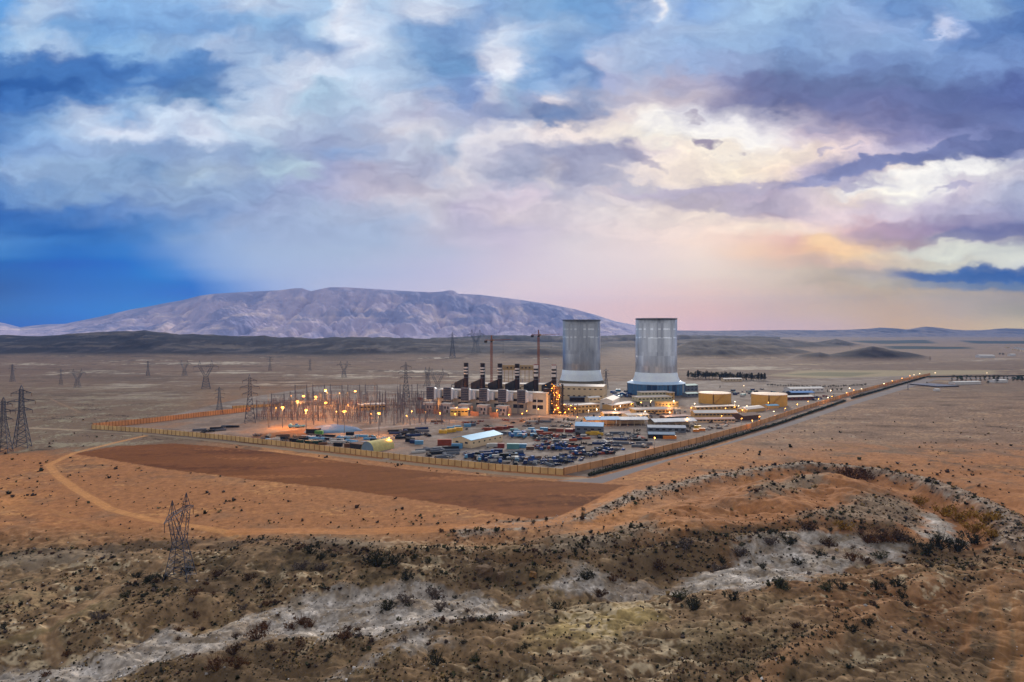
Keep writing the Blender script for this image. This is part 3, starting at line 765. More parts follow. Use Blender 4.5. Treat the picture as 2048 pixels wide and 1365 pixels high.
# ------------------------------------------------------------------ mountain and far ranges
def build_range(name, D0, slope, skyline, depth, cols, rows, seed, base_cols, rough):
    """a mountain massif: crest traced along its skyline, gullied front slope, rounded back"""
    us = np.array([q[0] for q in skyline], float); vs = np.array([q[1] for q in skyline], float)
    uu = np.linspace(us[0], us[-1], cols)
    vv = np.interp(uu, us, vs)
    D = D0 + slope * np.maximum(uu - 750.0, 0.0)
    xc = (uu - 1024.0) / FPX * D
    hc = CAM_H - (vv - 660.0) / FPX * D
    t = np.concatenate([np.linspace(-1, 0, rows), np.linspace(0, 0.5, rows // 4)[1:]])
    T, XC = np.meshgrid(t, xc, indexing='ij')
    HC = np.broadcast_to(np.maximum(hc, 5), T.shape); DD = np.broadcast_to(D, T.shape)
    Y = DD + T * depth
    X = XC * Y / DD * 1.0
    prof = np.where(T < 0, (1 + T) ** 1.25, 1 - (T * 2) ** 1.5 * 0.9)
    g1 = fbm(X, Y * 0.22, rough, 5, seed, 0.55)
    g2 = fbm(X, Y, rough * 0.45, 5, seed + 6, 0.6)
    g3 = fbm(X, Y, rough * 2.6, 3, seed + 9)
    edge = np.clip(-T * 6, 0, 1) * np.clip((1 + T) * 4, 0, 1)
    Z = HC * (prof + edge * (0.26 * g1 + 0.14 * g2 + 0.14 * g3 - 0.18 * np.clip(1 - np.abs(fbm(X, Y * 0.3, rough * 1.1, 4, seed + 30, 0.55)) * 3, 0, 1) ** 2)) - 12 * np.clip(1 - (1 + T) * 30, 0, 1)
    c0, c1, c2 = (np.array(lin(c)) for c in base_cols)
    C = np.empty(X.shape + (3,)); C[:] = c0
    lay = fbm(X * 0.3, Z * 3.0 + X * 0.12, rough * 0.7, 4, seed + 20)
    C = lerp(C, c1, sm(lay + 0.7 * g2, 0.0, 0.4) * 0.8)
    C = lerp(C, c2, sm(g1 * 1.2 + 0.9 * g3 + lay * 0.7 + (T + 0.42) * 0.7, 0.08, 0.42) * 0.95)  # broad shaded tone painted over the slopes
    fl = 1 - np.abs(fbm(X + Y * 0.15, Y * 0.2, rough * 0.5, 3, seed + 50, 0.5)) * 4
    C = lerp(C, c2, np.clip(fl, 0, 1) ** 2 * 0.6)  # gully shading put into the rock colour
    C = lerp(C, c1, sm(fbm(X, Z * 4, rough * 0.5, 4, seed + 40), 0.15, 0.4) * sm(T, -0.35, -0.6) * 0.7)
    return grid_objects(X, Y, Z, C, np.zeros(X.shape, np.int32), [name], [ground_material(name + '_rock', 0.05, 0.3)])[0]


MTN_SKY = [(-420, 668), (-200, 650), (-110, 640), (-60, 642), (0, 645), (18, 649), (40, 655), (62, 652), (95, 649), (130, 648), (165, 641), (200, 634), (260, 620), (300, 613), (330, 607), (365, 601), (400, 592), (430, 588), (480, 585), (520, 583), (560, 581), (590, 577), (605, 577), (622, 583), (640, 579), (660, 575), (690, 575), (720, 577), (760, 579), (800, 582), (860, 585), (880, 584), (900, 581), (908, 582), (916, 588), (960, 590), (1000, 595), (1040, 600), (1100, 609), (1150, 619), (1190, 630), (1230, 643), (1280, 653), (1340, 660)]
build_range('mountain', 9200.0, 4.6, MTN_SKY, 3200.0, 1100, 300, 90, ((188, 176, 200), (230, 210, 212), (148, 148, 184)), 620.0)  # haze paleness put into the lavender rock tones; darkest tone is painted shade
FAR_SKY = [(1180, 668), (1260, 663), (1340, 661), (1420, 662), (1500, 661), (1580, 660.5), (1640, 661), (1690, 660), (1735, 658), (1760, 655.5), (1790, 657), (1815, 659.5), (1840, 655), (1852, 653.5), (1880, 656), (1905, 659.5), (1930, 661), (1960, 661), (1990, 658.5), (2010, 657), (2048, 658), (2150, 655), (2300, 660), (2500, 668)]
build_range('far_hills', 11000.0, 0.0, FAR_SKY, 1500.0, 700, 60, 120, ((128, 116, 120), (150, 134, 130), (100, 94, 106)), 400.0)


# ------------------------------------------------------------------ haze
def build_haze():
    x, y0, y1, z0, z1 = 11500.0, -400.0, 14600.0, -40.0, 790.0
    v = [(sx * x, yy, zz) for zz in (z0, z1) for sx, yy in ((-1, y0), (1, y0), (1, y1), (-1, y1))]
    f = [(3, 2, 1, 0), (4, 5, 6, 7), (0, 1, 5, 4), (1, 2, 6, 5), (2, 3, 7, 6), (3, 0, 4, 7)]
    m = bpy.data.materials.new('haze_air')
    m.use_nodes = True
    nt = m.node_tree
    nt.nodes.clear()
    pv = nt.nodes.new('ShaderNodeVolumePrincipled')
    pv.inputs['Color'].default_value = (0.17, 0.42, 1.0, 1)
    pv.inputs['Density'].default_value = HAZE
    pv.inputs['Density Attribute'].default_value = ''
    pv.inputs['Anisotropy'].default_value = 0.0
    o = nt.nodes.new('ShaderNodeOutputMaterial')
    nt.links.new(pv.outputs[0], o.inputs['Volume'])
    h = link_mesh('haze', v, f, m)
    h['kind'] = 'stuff'


build_haze()

# ------------------------------------------------------------------ mesh builder and object helpers
class MB:
    def __init__(self):
        self.v = []; self.f = []; self.mi = []

    def _add(self, vs, fs, mi=0):
        b = len(self.v)
        self.v += [tuple(q) for q in vs]
        self.f += [tuple(b + i for i in f) for f in fs]
        self.mi += [mi] * len(fs)

    def box(self, x0, x1, y0, y1, z0, z1, mi=0):
        self._add([(x0, y0, z0), (x1, y0, z0), (x1, y1, z0), (x0, y1, z0), (x0, y0, z1), (x1, y0, z1), (x1, y1, z1), (x0, y1, z1)],
                  [(3, 2, 1, 0), (4, 5, 6, 7), (0, 1, 5, 4), (1, 2, 6, 5), (2, 3, 7, 6), (3, 0, 4, 7)], mi)
        return self

    def beam(self, p, q, r, n=4, r1=None, mi=0):
        p = Vector(p); q = Vector(q)
        d = (q - p)
        if d.length < 1e-6:
            return self
        d.normalize()
        a = Vector((0, 0, 1)) if abs(d.z) < 0.9 else Vector((1, 0, 0))
        s = d.cross(a).normalized(); t = d.cross(s)
        r1 = r if r1 is None else r1
        vs = []
        for (c, rr) in ((p, r), (q, r1)):
            for i in range(n):
                an = 2 * math.pi * (i + 0.5) / n
                vs.append(c + (s * math.cos(an) + t * math.sin(an)) * rr)
        fs = [(i, (i + 1) % n, n + (i + 1) % n, n + i) for i in range(n)] + [tuple(range(n - 1, -1, -1)), tuple(range(n, 2 * n))]
        self._add(vs, fs, mi)
        return self

    def lathe(self, prof, n=24, cx=0, cy=0, cap=True, mi=0, a0=0.0):
        vs = []
        for (r, z) in prof:
            for i in range(n):
                a = 2 * math.pi * i / n + a0
                vs.append((cx + r * math.cos(a), cy + r * math.sin(a), z))
        fs = []
        for k in range(len(prof) - 1):
            for i in range(n):
                j = (i + 1) % n
                fs.append((k * n + i, k * n + j, (k + 1) * n + j, (k + 1) * n + i))
        if cap:
            fs.append(tuple(range(n - 1, -1, -1)))
            fs.append(tuple((len(prof) - 1) * n + i for i in range(n)))
        self._add(vs, fs, mi)
        return self

    def prism(self, poly, axis, a, b, mi=0):
        """closed outline in the plane across axis ('x' or 'y'), pushed from a to b"""
        n = len(poly)
        vs = []
        for c in (a, b):
            for (p, z) in poly:
                vs.append((c, p, z) if axis == 'x' else (p, c, z))
        fs = [(i, (i + 1) % n, n + (i + 1) % n, n + i) for i in range(n)] + [tuple(range(n - 1, -1, -1)), tuple(range(n, 2 * n))]
        self._add(vs, fs, mi)
        return self

    def quadclump(self, c, r, n, size, rnd, flat=1.0, mi=0):
        for _ in range(n):
            d = Vector((rnd.gauss(0, 1), rnd.gauss(0, 1), rnd.gauss(0, 1)))
            d.normalize()
            rr = r * rnd.random() ** 0.45
            p = Vector(c) + Vector((d.x * rr, d.y * rr, d.z * rr * flat))
            a = Vector((rnd.gauss(0, 1), rnd.gauss(0, 1), rnd.gauss(0, 1))).normalized()
            b = a.cross(Vector((rnd.gauss(0, 1), rnd.gauss(0, 1), rnd.gauss(0, 1)))).normalized()
            s = size * (0.6 + 0.8 * rnd.random())
            self._add([p - a * s, p + b * s * 0.6, p + a * s, p - b * s * 0.6], [(0, 1, 2, 3)], mi)
        return self

    def build(self, name, mats, parent=None, smooth=False):
        return link_mesh(name, self.v, self.f, mats, parent, smooth, self.mi if isinstance(mats, (list, tuple)) and len(mats) > 1 else None)


def tag(o, label, cat, group=None, kind=None):
    if label: o['label'] = label
    if cat: o['category'] = cat
    if group: o['group'] = group
    if kind: o['kind'] = kind
    return o


def thing(name, label, cat, loc=(0, 0, 0), rz=0.0, group=None):
    o = bpy.data.objects.new(name, None)
    o.empty_display_size = 0.5
    o.location = loc
    o.rotation_euler = (0, 0, rz)
    COL.objects.link(o)
    return tag(o, label, cat, group)




def copy_thing(root, loc, rz=0.0, scale=None, repaint=None):
    """copy of a thing with copies of its parts and sub-parts; meshes are shared"""
    def cp(o, par):
        if o.type == 'LIGHT':
            return None
        c = o.copy()
        COL.objects.link(c)
        if par is not None:
            c.parent = par
        if repaint and o.type == 'MESH' and len(o.data.materials):
            m = repaint.get(o.data.materials[0].name)
            if m is not None:
                c.material_slots[0].link = 'OBJECT'
                c.material_slots[0].material = m
        for ch in list(o.children):
            cp(ch, c)
        return c
    r = cp(root, None)
    r.location = loc
    r.rotation_euler = (0, 0, rz)
    if scale is not None:
        r.scale = scale if isinstance(scale, (tuple, list)) else (scale,) * 3
    return r


LANDMARKS = []       # (phrase, x, y)
PENDING = []         # (object, phrase)


def landmark(phrase, p):
    LANDMARKS.append((phrase, float(p[0]), float(p[1])))


def pend(o, phrase):
    PENDING.append((o, phrase))
    return o


NUM = ['zero', 'one', 'two', 'three', 'four', 'five', 'six', 'seven', 'eight', 'nine', 'ten', 'eleven', 'twelve']
ORD = ['', 'first', 'second', 'third', 'fourth', 'fifth', 'sixth', 'seventh', 'eighth', 'ninth', 'tenth', 'eleventh', 'twelfth', 'thirteenth', 'fourteenth', 'fifteenth', 'sixteenth', 'seventeenth', 'eighteenth', 'nineteenth', 'twentieth']


def ordinal(k):
    if k <= 20:
        return ORD[k]
    return '%d%s' % (k, {1: 'st', 2: 'nd', 3: 'rd'}.get(k % 10 if k % 100 not in (11, 12, 13) else 0, 'th'))


def settle_labels():
    rows = {}
    for o, phrase in PENDING:
        x, y = o.location.x, o.location.y
        best = min(LANDMARKS, key=lambda L: (L[1] - x) ** 2 + ((L[2] - y) * 0.8) ** 2)
        # seen from the viewpoint: nearer, farther, or to a side
        ua = x / y * FPX; ub = best[1] / best[2] * FPX
        va = CAM_H * FPX / y; vb = CAM_H * FPX / best[2]
        if abs(va - vb) * 1.6 > abs(ua - ub):
            rel = 'in front of' if va > vb else 'behind'
        else:
            rel = 'right of' if ua > ub else 'left of'
        rows.setdefault('%s %s %s' % (phrase, rel, best[0]), []).append((ua, o))
    for lab, lst in rows.items():
        lst.sort(key=lambda q: q[0])
        n = len(lst)
        for i, (_, o) in enumerate(lst):
            if n == 1:
                o['label'] = lab
            elif n == 2:
                o['label'] = lab + (', left of two' if i == 0 else ', right of two')
            else:
                cnt = NUM[n] if n <= 12 else str(n)
                o['label'] = lab + (', leftmost' if i == 0 else ', rightmost' if i == n - 1 else ', %s from left' % ordinal(i + 1))


rnd = random.Random(4)

M = lambda *a, **k: material(*a, **k)
M_STEEL = M('galvanised_steel', (112, 116, 128), 0.5, 0.5, 0.12, 0.3)
M_DARK = M('dark_steel', (44, 42, 46), 0.6, 0.3, 0.25, 0.5)
M_CREAM = M('cream_render', (214, 190, 156), 0.85, 0, 0.08, 0.15)
M_BEIGE = M('beige_render', (196, 160, 106), 0.85, 0, 0.10, 0.2)
M_WHITE = M('white_sheet', (212, 208, 204), 0.6, 0, 0.08, 0.15)
M_LIGHTROOF = M('pale_roof', (214, 204, 196), 0.7, 0, 0.10, 0.12)
M_GLASS = M('window_glass', (38, 40, 48), 0.15, 0, 0.0, 1, 0.5)
M_DOOR = M('door_paint', (92, 74, 60), 0.6, 0, 0.15, 0.5)
M_BLUEROOF = M('blue_roof_sheet', (92, 150, 198), 0.5, 0.1, 0.12, 0.12)
M_GREYROOF = M('grey_roof_sheet', (132, 142, 160), 0.5, 0.2, 0.12, 0.12)
M_GREYWALL = M('grey_sheet_wall', (104, 110, 122), 0.6, 0.1, 0.12, 0.2)
M_WALL = M('ochre_wall', (224, 182, 124), 0.9, 0, 0.28, 0.09)
M_WALL2 = M('russet_wall', (200, 146, 100), 0.9, 0, 0.28, 0.09)
M_WALLPOST = M('wall_post', (150, 104, 62), 0.9, 0, 0.12, 0.3)
M_CONC = M('concrete', (150, 144, 138), 0.9, 0, 0.12, 0.3)
M_RUBBER = M('black_rubber', (24, 24, 26), 0.8, 0, 0.1, 1)


def front_frame(FL, FR):
    d = (FR - FL)
    return math.atan2(d.y, d.x), math.hypot(d.x, d.y)


def building(name, label, cat, fl, fr, depth, h, wall, roof, style='flat', rise=2.0, win=None, side_win=0, door=0,
             over=0.4, open_front=False, group=None, base=-1.0, lm=None, parapet=0.6, turn=None):
    FL = P(*fl); FR = P(*fr)
    a, L = front_frame(FL, FR)
    t = thing(name, label, cat, (FL.x, FL.y, min(FL.z, FR.z)), a, group)
    w = MB()
    W, Dp = L, depth
    if style == 'flat':
        if open_front:
            w.box(0, W, Dp * 0.94, Dp, base, h); w.box(0, 0.4, 0.6, Dp * 0.94, base, h); w.box(W - 0.4, W, 0.6, Dp * 0.94, base, h)
        else:
            w.box(0, W, 0, Dp, base, h)
        w.build('wall', wall, t)
        r = MB().box(-over, W + over, -over, Dp + over, h + 0.003, h + 0.35)
        if parapet:
            for q in ((-over, W + over, -over, -over + 0.3), (-over, W + over, Dp + over - 0.3, Dp + over), (-over, -over + 0.3, -over + 0.3, Dp + over - 0.3), (W + over - 0.3, W + over, -over + 0.3, Dp + over - 0.3)):
                r.box(q[0], q[1], q[2], q[3], h + 0.35, h + 0.35 + parapet)
        r.build('roof', roof, t)
    elif style in ('gable_x', 'gable_y'):      # ridge along x (front eave) or along y (gable to the front)
        if open_front:
            w.box(0, W, Dp - 0.3, Dp, base, h)
        elif style == 'gable_x':
            w.prism([(0, base), (Dp, base), (Dp, h), (Dp / 2, h + rise - 0.15), (0, h)], 'x', 0, W)
        else:
            w.prism([(0, base), (W, base), (W, h), (W / 2, h + rise - 0.15), (0, h)], 'y', 0, Dp)
        w.build('wall', wall, t)
        r = MB()
        if style == 'gable_x':
            r.prism([(-over, h - over * rise / Dp * 2), (-over, h + 0.25), (Dp / 2, h + rise + 0.25), (Dp + over, h + 0.25), (Dp + over, h - over * rise / Dp * 2), (Dp / 2, h + rise)], 'x', -over, W + over)
        else:
            r.prism([(-over, h), (-over, h + 0.25), (W / 2, h + rise + 0.25), (W + over, h + 0.25), (W + over, h), (W / 2, h + rise)], 'y', -over, Dp + over)
        r.build('roof', roof, t)
        if open_front:
            n = max(3, int(W / 7))
            for i in range(n + 1):
                MB().box(i * (W - 0.4) / n, i * (W - 0.4) / n + 0.4, 0.2, 0.6, base, h - 0.05).build('post', wall, t)
    elif style == 'barrel':                     # vault running away from the front
        prof = [(W / 2 - W / 2 * math.cos(math.pi * i / 16), max(0.0, h * math.sin(math.pi * i / 16) ** 0.8)) for i in range(17)]
        MB().prism([(0, base)] + prof[1:-1] + [(W, base)], 'y', 0.35, Dp - 0.35).build('end_wall', wall, t)
        r = MB()
        o = [(q[0] + (q[0] - W / 2) * 0.02, q[1] * 1.02 + 0.05) for q in prof]
        vs = []; fs = []
        for y in (0, Dp):
            vs += [(q[0], y, q[1]) for q in o]
        for i in range(16):
            fs.append((i, i + 1, 17 + i + 1, 17 + i))
        r._add(vs, fs)
        r.build('roof', roof, t)
    elif style == 'barrel_x':                   # low arched roof along the front
        w.box(0, W, 0, Dp, base, h)
        w.build('wall', wall, t)
        prof = [(-over + (Dp + 2 * over) * i / 12, h + rise * math.sin(math.pi * i / 12)) for i in range(13)]
        MB().prism(prof + [(Dp + over, h - 0.2), (-over, h - 0.2)], 'x', -over, W + over).build('roof', roof, t)
    if win:
        rows, cols = win
        for r_ in range(rows):
            for c_ in range(cols):
                zc = h * (r_ + 0.62) / rows
                xc = W * (c_ + 0.5) / cols
                ww, wh = min(1.6, W / cols * 0.4), min(1.5, h / rows * 0.4)
                MB().box(xc - ww, xc + ww, -0.06, 0.1, zc - wh / 2, zc + wh / 2).build('window', M_GLASS, t)
    if side_win:
        for r_ in range(win[0] if win else 1):
            for c_ in range(side_win):
                zc = h * (r_ + 0.62) / (win[0] if win else 1)
                yc = Dp * (c_ + 0.5) / side_win
                for x0, x1 in ((-0.06, 0.1), (W - 0.1, W + 0.06)):
                    MB().box(x0, x1, yc - 0.9, yc + 0.9, zc - 0.6, zc + 0.6).build('window', M_GLASS, t)
    for k in range(door):
        xc = W * (k + 0.5) / door
        MB().box(xc - 1.6, xc + 1.6, -0.08, 0.1, 0, min(3.6, h * 0.6)).build('door', M_DOOR, t)
    if lm:
        c = t.matrix_basis @ Vector((W / 2, Dp / 2, 0))
        landmark(lm, c)
    return t, W


# ------------------------------------------------------------------ cooling towers
def cladding(name, tint, seed):
    m = bpy.data.materials.new(name)
    m.use_nodes = True
    nt = m.node_tree
    b = nt.nodes['Principled BSDF']
    g = G(nt)
    tcn = g.new('ShaderNodeTexCoord')
    sp = g.new('ShaderNodeSeparateXYZ')
    nt.links.new(tcn.outputs['Object'], sp.inputs[0])
    ang = g.m('ARCTAN2', sp.outputs[1], sp.outputs[0])
    cells = []
    for (na, hz, sd) in ((9.0, 60.0, seed), (26.0, 22.0, seed + 3), (70.0, 7.0, seed + 7)):
        wn = g.new('ShaderNodeTexWhiteNoise', noise_dimensions='3D')
        nt.links.new(g.vec(g.m('FLOOR', g.mul(ang, na / 3.14159)), g.m('FLOOR', g.m('DIVIDE', sp.outputs[2], hz)), float(sd)), wn.inputs['Vector'])
        cells.append(wn.outputs['Value'])
    # weather streaks down the sheets and two brighter ring joints
    st = g.noise(g.vec(g.mul(ang, 22.0), g.mul(sp.outputs[2], 0.015), float(seed)), 1.0, 4.0, 0.65).outputs[0]
    big = g.noise(g.vec(g.mul(ang, 1.6), g.mul(sp.outputs[2], 0.012), float(seed)), 1.0, 3.0, 0.55).outputs[0]
    k = g.add(g.add(g.mul(g.sub(cells[0], 0.5), 0.34), g.mul(g.sub(cells[1], 0.5), 0.26)), g.add(g.mul(g.sub(cells[2], 0.5), 0.12), g.add(g.mul(g.sub(st, 0.5), 0.12), g.mul(g.sub(big, 0.5), 0.35))))
    ring = None
    for zz in (88.0, 101.0):
        d = g.m('ABSOLUTE', g.sub(sp.outputs[2], zz))
        f = g.mul(g.sstep(d, 1.6, 0.3), g.sstep(cells[1], 0.35, 0.7))
        ring = f if ring is None else g.add(ring, f)
    k = g.add(g.add(k, 1.0), g.mul(ring, 0.75))
    c = g.mix(1.0, lin(tint), g.vec(k, k, g.add(g.mul(g.sub(k, 1.0), 0.92), 1.0)), 'MULTIPLY')
    nt.links.new(c, b.inputs['Base Color'])
    b.inputs['Metallic'].default_value = 0.85
    b.inputs['Roughness'].default_value = 0.32
    bn = g.new('ShaderNodeBump')
    bn.inputs['Strength'].default_value = 0.12
    bn.inputs['Distance'].default_value = 0.3
    nt.links.new(g.m('SINE', g.mul(ang, 240.0)), bn.inputs['Height'])
    nt.links.new(bn.outputs[0], b.inputs['Normal'])
    return m


def cooling_tower(loc, label, R, H, skirt_top, skirt_bot, tint, seed, walled):
    t = thing('cooling_tower', label, 'cooling tower', loc, 0, 'pair of metal-clad cooling towers')
    n = 128
    cl = cladding('tower_cladding_%s' % ('plain' if walled else 'patched'), tint, seed)
    s = MB()
    prof_o = [(R * 1.012, skirt_top), (R, skirt_top + 8), (R, H)]
    s.lathe(prof_o + [(R - 0.8, H), (R - 0.8, skirt_top)], n, cap=False)
    s.build('shell', cl, t, True).data.polygons.foreach_set('use_smooth', [True] * (n * 4))
    MB().lathe([(R + 0.25, H - 1.2), (R + 0.35, H - 1.2), (R + 0.35, H + 0.4), (R - 0.9, H + 0.4), (R - 0.9, H - 0.5)], n, cap=False).build('rim', M_STEEL, t)
    ms = M('tower_skirt_sheet', (222, 232, 246), 0.5, 0.1, 0.08, 0.08)
    rb = R * 1.15 if not walled else R * 1.16
    MB().lathe([(rb, skirt_bot), (R * 1.06, (skirt_top + skirt_bot) / 2), (R * 1.015, skirt_top - 0.05), (R * 0.99, skirt_top - 0.05), (rb - 1, skirt_bot)], n, cap=False).build('skirt', ms, t, True)
    if walled:
        RW = R * 1.39
        MB().lathe([(RW + 0.6, skirt_bot - 3.4), (RW + 0.6, skirt_bot - 2.6), (rb * 1.03, skirt_bot + 0.4), (rb * 0.98, skirt_bot + 0.4)], 36, cap=False).build('apron_roof', M('apron_sheet', (176, 204, 232), 0.5, 0.2, 0.08, 0.08), t)
        w = MB()
        N = 72
        vs = []; fs = []
        for i in range(N):
            a = 2 * math.pi * i / N
            r = RW if i % 2 == 0 else RW - 2.2
            vs += [(r * math.cos(a), r * math.sin(a), -2), (r * math.cos(a), r * math.sin(a), skirt_bot - 3.2)]
        mi = []
        rr = random.Random(9)
        grp = 0
        for i in range(N):
            j = (i + 1) % N
            fs.append((2 * i, 2 * j, 2 * j + 1, 2 * i + 1))
            if i % 4 == 0:
                grp = rr.choice([0, 0, 0, 1, 2, 2])
            mi.append(grp if rr.random() < 0.8 else rr.choice([0, 1, 2]))
        w.v, w.f, w.mi = vs, fs, mi
        w.build('louvre_wall', [M('louvre_blue', (84, 126, 168), 0.5, 0.3, 0.15, 0.3), M('louvre_silver', (160, 172, 182), 0.45, 0.4, 0.1, 0.3), M('louvre_navy', (52, 80, 118), 0.5, 0.3, 0.15, 0.3)], t)
        for i in range(0, N, 2):
            a = 2 * math.pi * i / N
            MB().beam((RW * 1.003 * math.cos(a), RW * 1.003 * math.sin(a), -1), (RW * 1.003 * math.cos(a), RW * 1.003 * math.sin(a), skirt_bot - 3.5), 0.28).build('mullion', M_STEEL, t)
    else:
        MB().lathe([(rb + 1.5, skirt_bot - 4), (rb + 1.5, skirt_bot - 0.6), (rb - 2, skirt_bot - 0.6), (rb - 2, skirt_bot - 4)], 96, cap=False).build('ring_beam', M('ring_concrete', (120, 112, 96), 0.9, 0, 0.15, 0.2), t)
        MB().lathe([(R * 0.96, -1), (R * 0.96, skirt_bot - 2)], 64, cap=False).build('heat_exchanger_ring', M('exchanger_dark', (34, 36, 40), 0.8, 0.1, 0.3, 0.2), t)
        for i in range(36):
            a = 2 * math.pi * i / 36; b = 2 * math.pi * (i + 0.5) / 36
            MB().beam((rb * 1.02 * math.cos(a), rb * 1.02 * math.sin(a), -1), (rb * math.cos(b), rb * math.sin(b), skirt_bot - 4), 0.55).build('column', M_CONC, t)
    landmark('the walled cooling tower' if walled else 'the patched cooling tower', loc)
    return t


T2 = Vector(((1312.5 - 1024) / FPX * 1069, 1069, 0))
T1 = Vector(((1163 - 1024) / FPX * 1150, 1150, 0))
cooling_tower(T1, 'tall metal-clad cooling tower with patched dull grey sheets, open dark base behind the cream hall', 31.6, 116.5, 33.0, 15.5, (150, 152, 158), 2, False)
cooling_tower(T2, 'tall metal-clad cooling tower standing on a blue louvred wall ring', 31.9, 117.5, 34.0, 20.0, (174, 177, 184), 21, True)

# ------------------------------------------------------------------ lattice work
def lattice_leg(mb, a0, a1, w0, w1, n, r, rb=None):
    """square lattice shaft from a0 to a1, half widths w0 -> w1, n panels"""
    a0 = Vector(a0); a1 = Vector(a1)
    rb = rb or r * 0.6
    rings = []
    for i in range(n + 1):
        f = i / n
        c = a0.lerp(a1, f); w = w0 + (w1 - w0) * f
        rings.append([c + Vector((sx * w, sy * w, 0)) for sx, sy in ((-1, -1), (1, -1), (1, 1), (-1, 1))])
    for k in range(4):
        mb.beam(rings[0][k], rings[-1][k], r)
    for i in range(n):
        for k in range(4):
            j = (k + 1) % 4
            mb.beam(rings[i][k], rings[i + 1][j], rb, 3)
            mb.beam(rings[i][j], rings[i + 1][k], rb, 3)
            mb.beam(rings[i + 1][k], rings[i + 1][j], rb, 3)


def lattice_beam(mb, p, q, w, n, r, w1=None):
    """triangular lattice boom between two points"""
    p = Vector(p); q = Vector(q)
    d = (q - p).normalized()
    s = d.cross(Vector((0, 0, 1))).normalized()
    w1 = w if w1 is None else w1
    def tri(f):
        c = p.lerp(q, f); ww = w + (w1 - w) * f
        return [c + s * ww, c - s * ww, c + Vector((0, 0, ww * 1.6))]
    prev = tri(0)
    for i in range(1, n + 1):
        cur = tri(i / n)
        for k in range(3):
            mb.beam(prev[k], cur[k], r, 3)
            mb.beam(prev[k], cur[(k + 1) % 3], r * 0.7, 3)
        prev = cur


M_PYLON = M('pylon_steel', (62, 68, 86), 0.55, 0.4, 0.1, 0.2)
M_INS = M('insulator_glass', (86, 62, 52), 0.3, 0, 0.1, 1)


def double_circuit_pylon(h, thick):
    t = thing('lattice_pylon', 'x', 'pylon')
    b = MB()
    lattice_leg(b, (0, 0, 0), (0, 0, h * 0.58), h * 0.105, h * 0.034, 6, thick)
    b.build('lower_body', M_PYLON, t)
    b = MB()
    lattice_leg(b, (0, 0, h * 0.58), (0, 0, h * 0.93), h * 0.034, h * 0.022, 6, thick * 0.85)
    for sx, sy in ((-1, -1), (1, -1), (1, 1), (-1, 1)):
        b.beam((sx * h * 0.022, sy * h * 0.022, h * 0.93), (0, 0, h), thick * 0.8, 3)
    b.build('upper_body', M_PYLON, t)
    for z, l in ((0.60, 0.15), (0.74, 0.19), (0.87, 0.14)):
        b = MB()
        for s in (-1, 1):
            tip = (s * h * l, 0, h * z)
            for sy in (-1, 1):
                b.beam((s * h * 0.026, sy * h * 0.026, h * z), tip, thick * 0.7, 3)
                b.beam((s * h * 0.026, sy * h * 0.026, h * (z + 0.045)), tip, thick * 0.7, 3)
            b.beam((s * h * l * 0.5, h * 0.013, h * z), (s * h * l * 0.5, 0, h * (z + 0.022)), thick * 0.5, 3)
            b.beam((s * h * l * 0.5, -h * 0.013, h * z), (s * h * l * 0.5, 0, h * (z + 0.022)), thick * 0.5, 3)
        b.build('crossarm', M_PYLON, t)
        for s in (-1, 1):
            MB().beam((s * h * l * 0.98, 0, h * z), (s * h * l * 0.98, 0, h * (z - 0.05)), thick * 0.8, 5).build('insulator', M_INS, t)
    return t


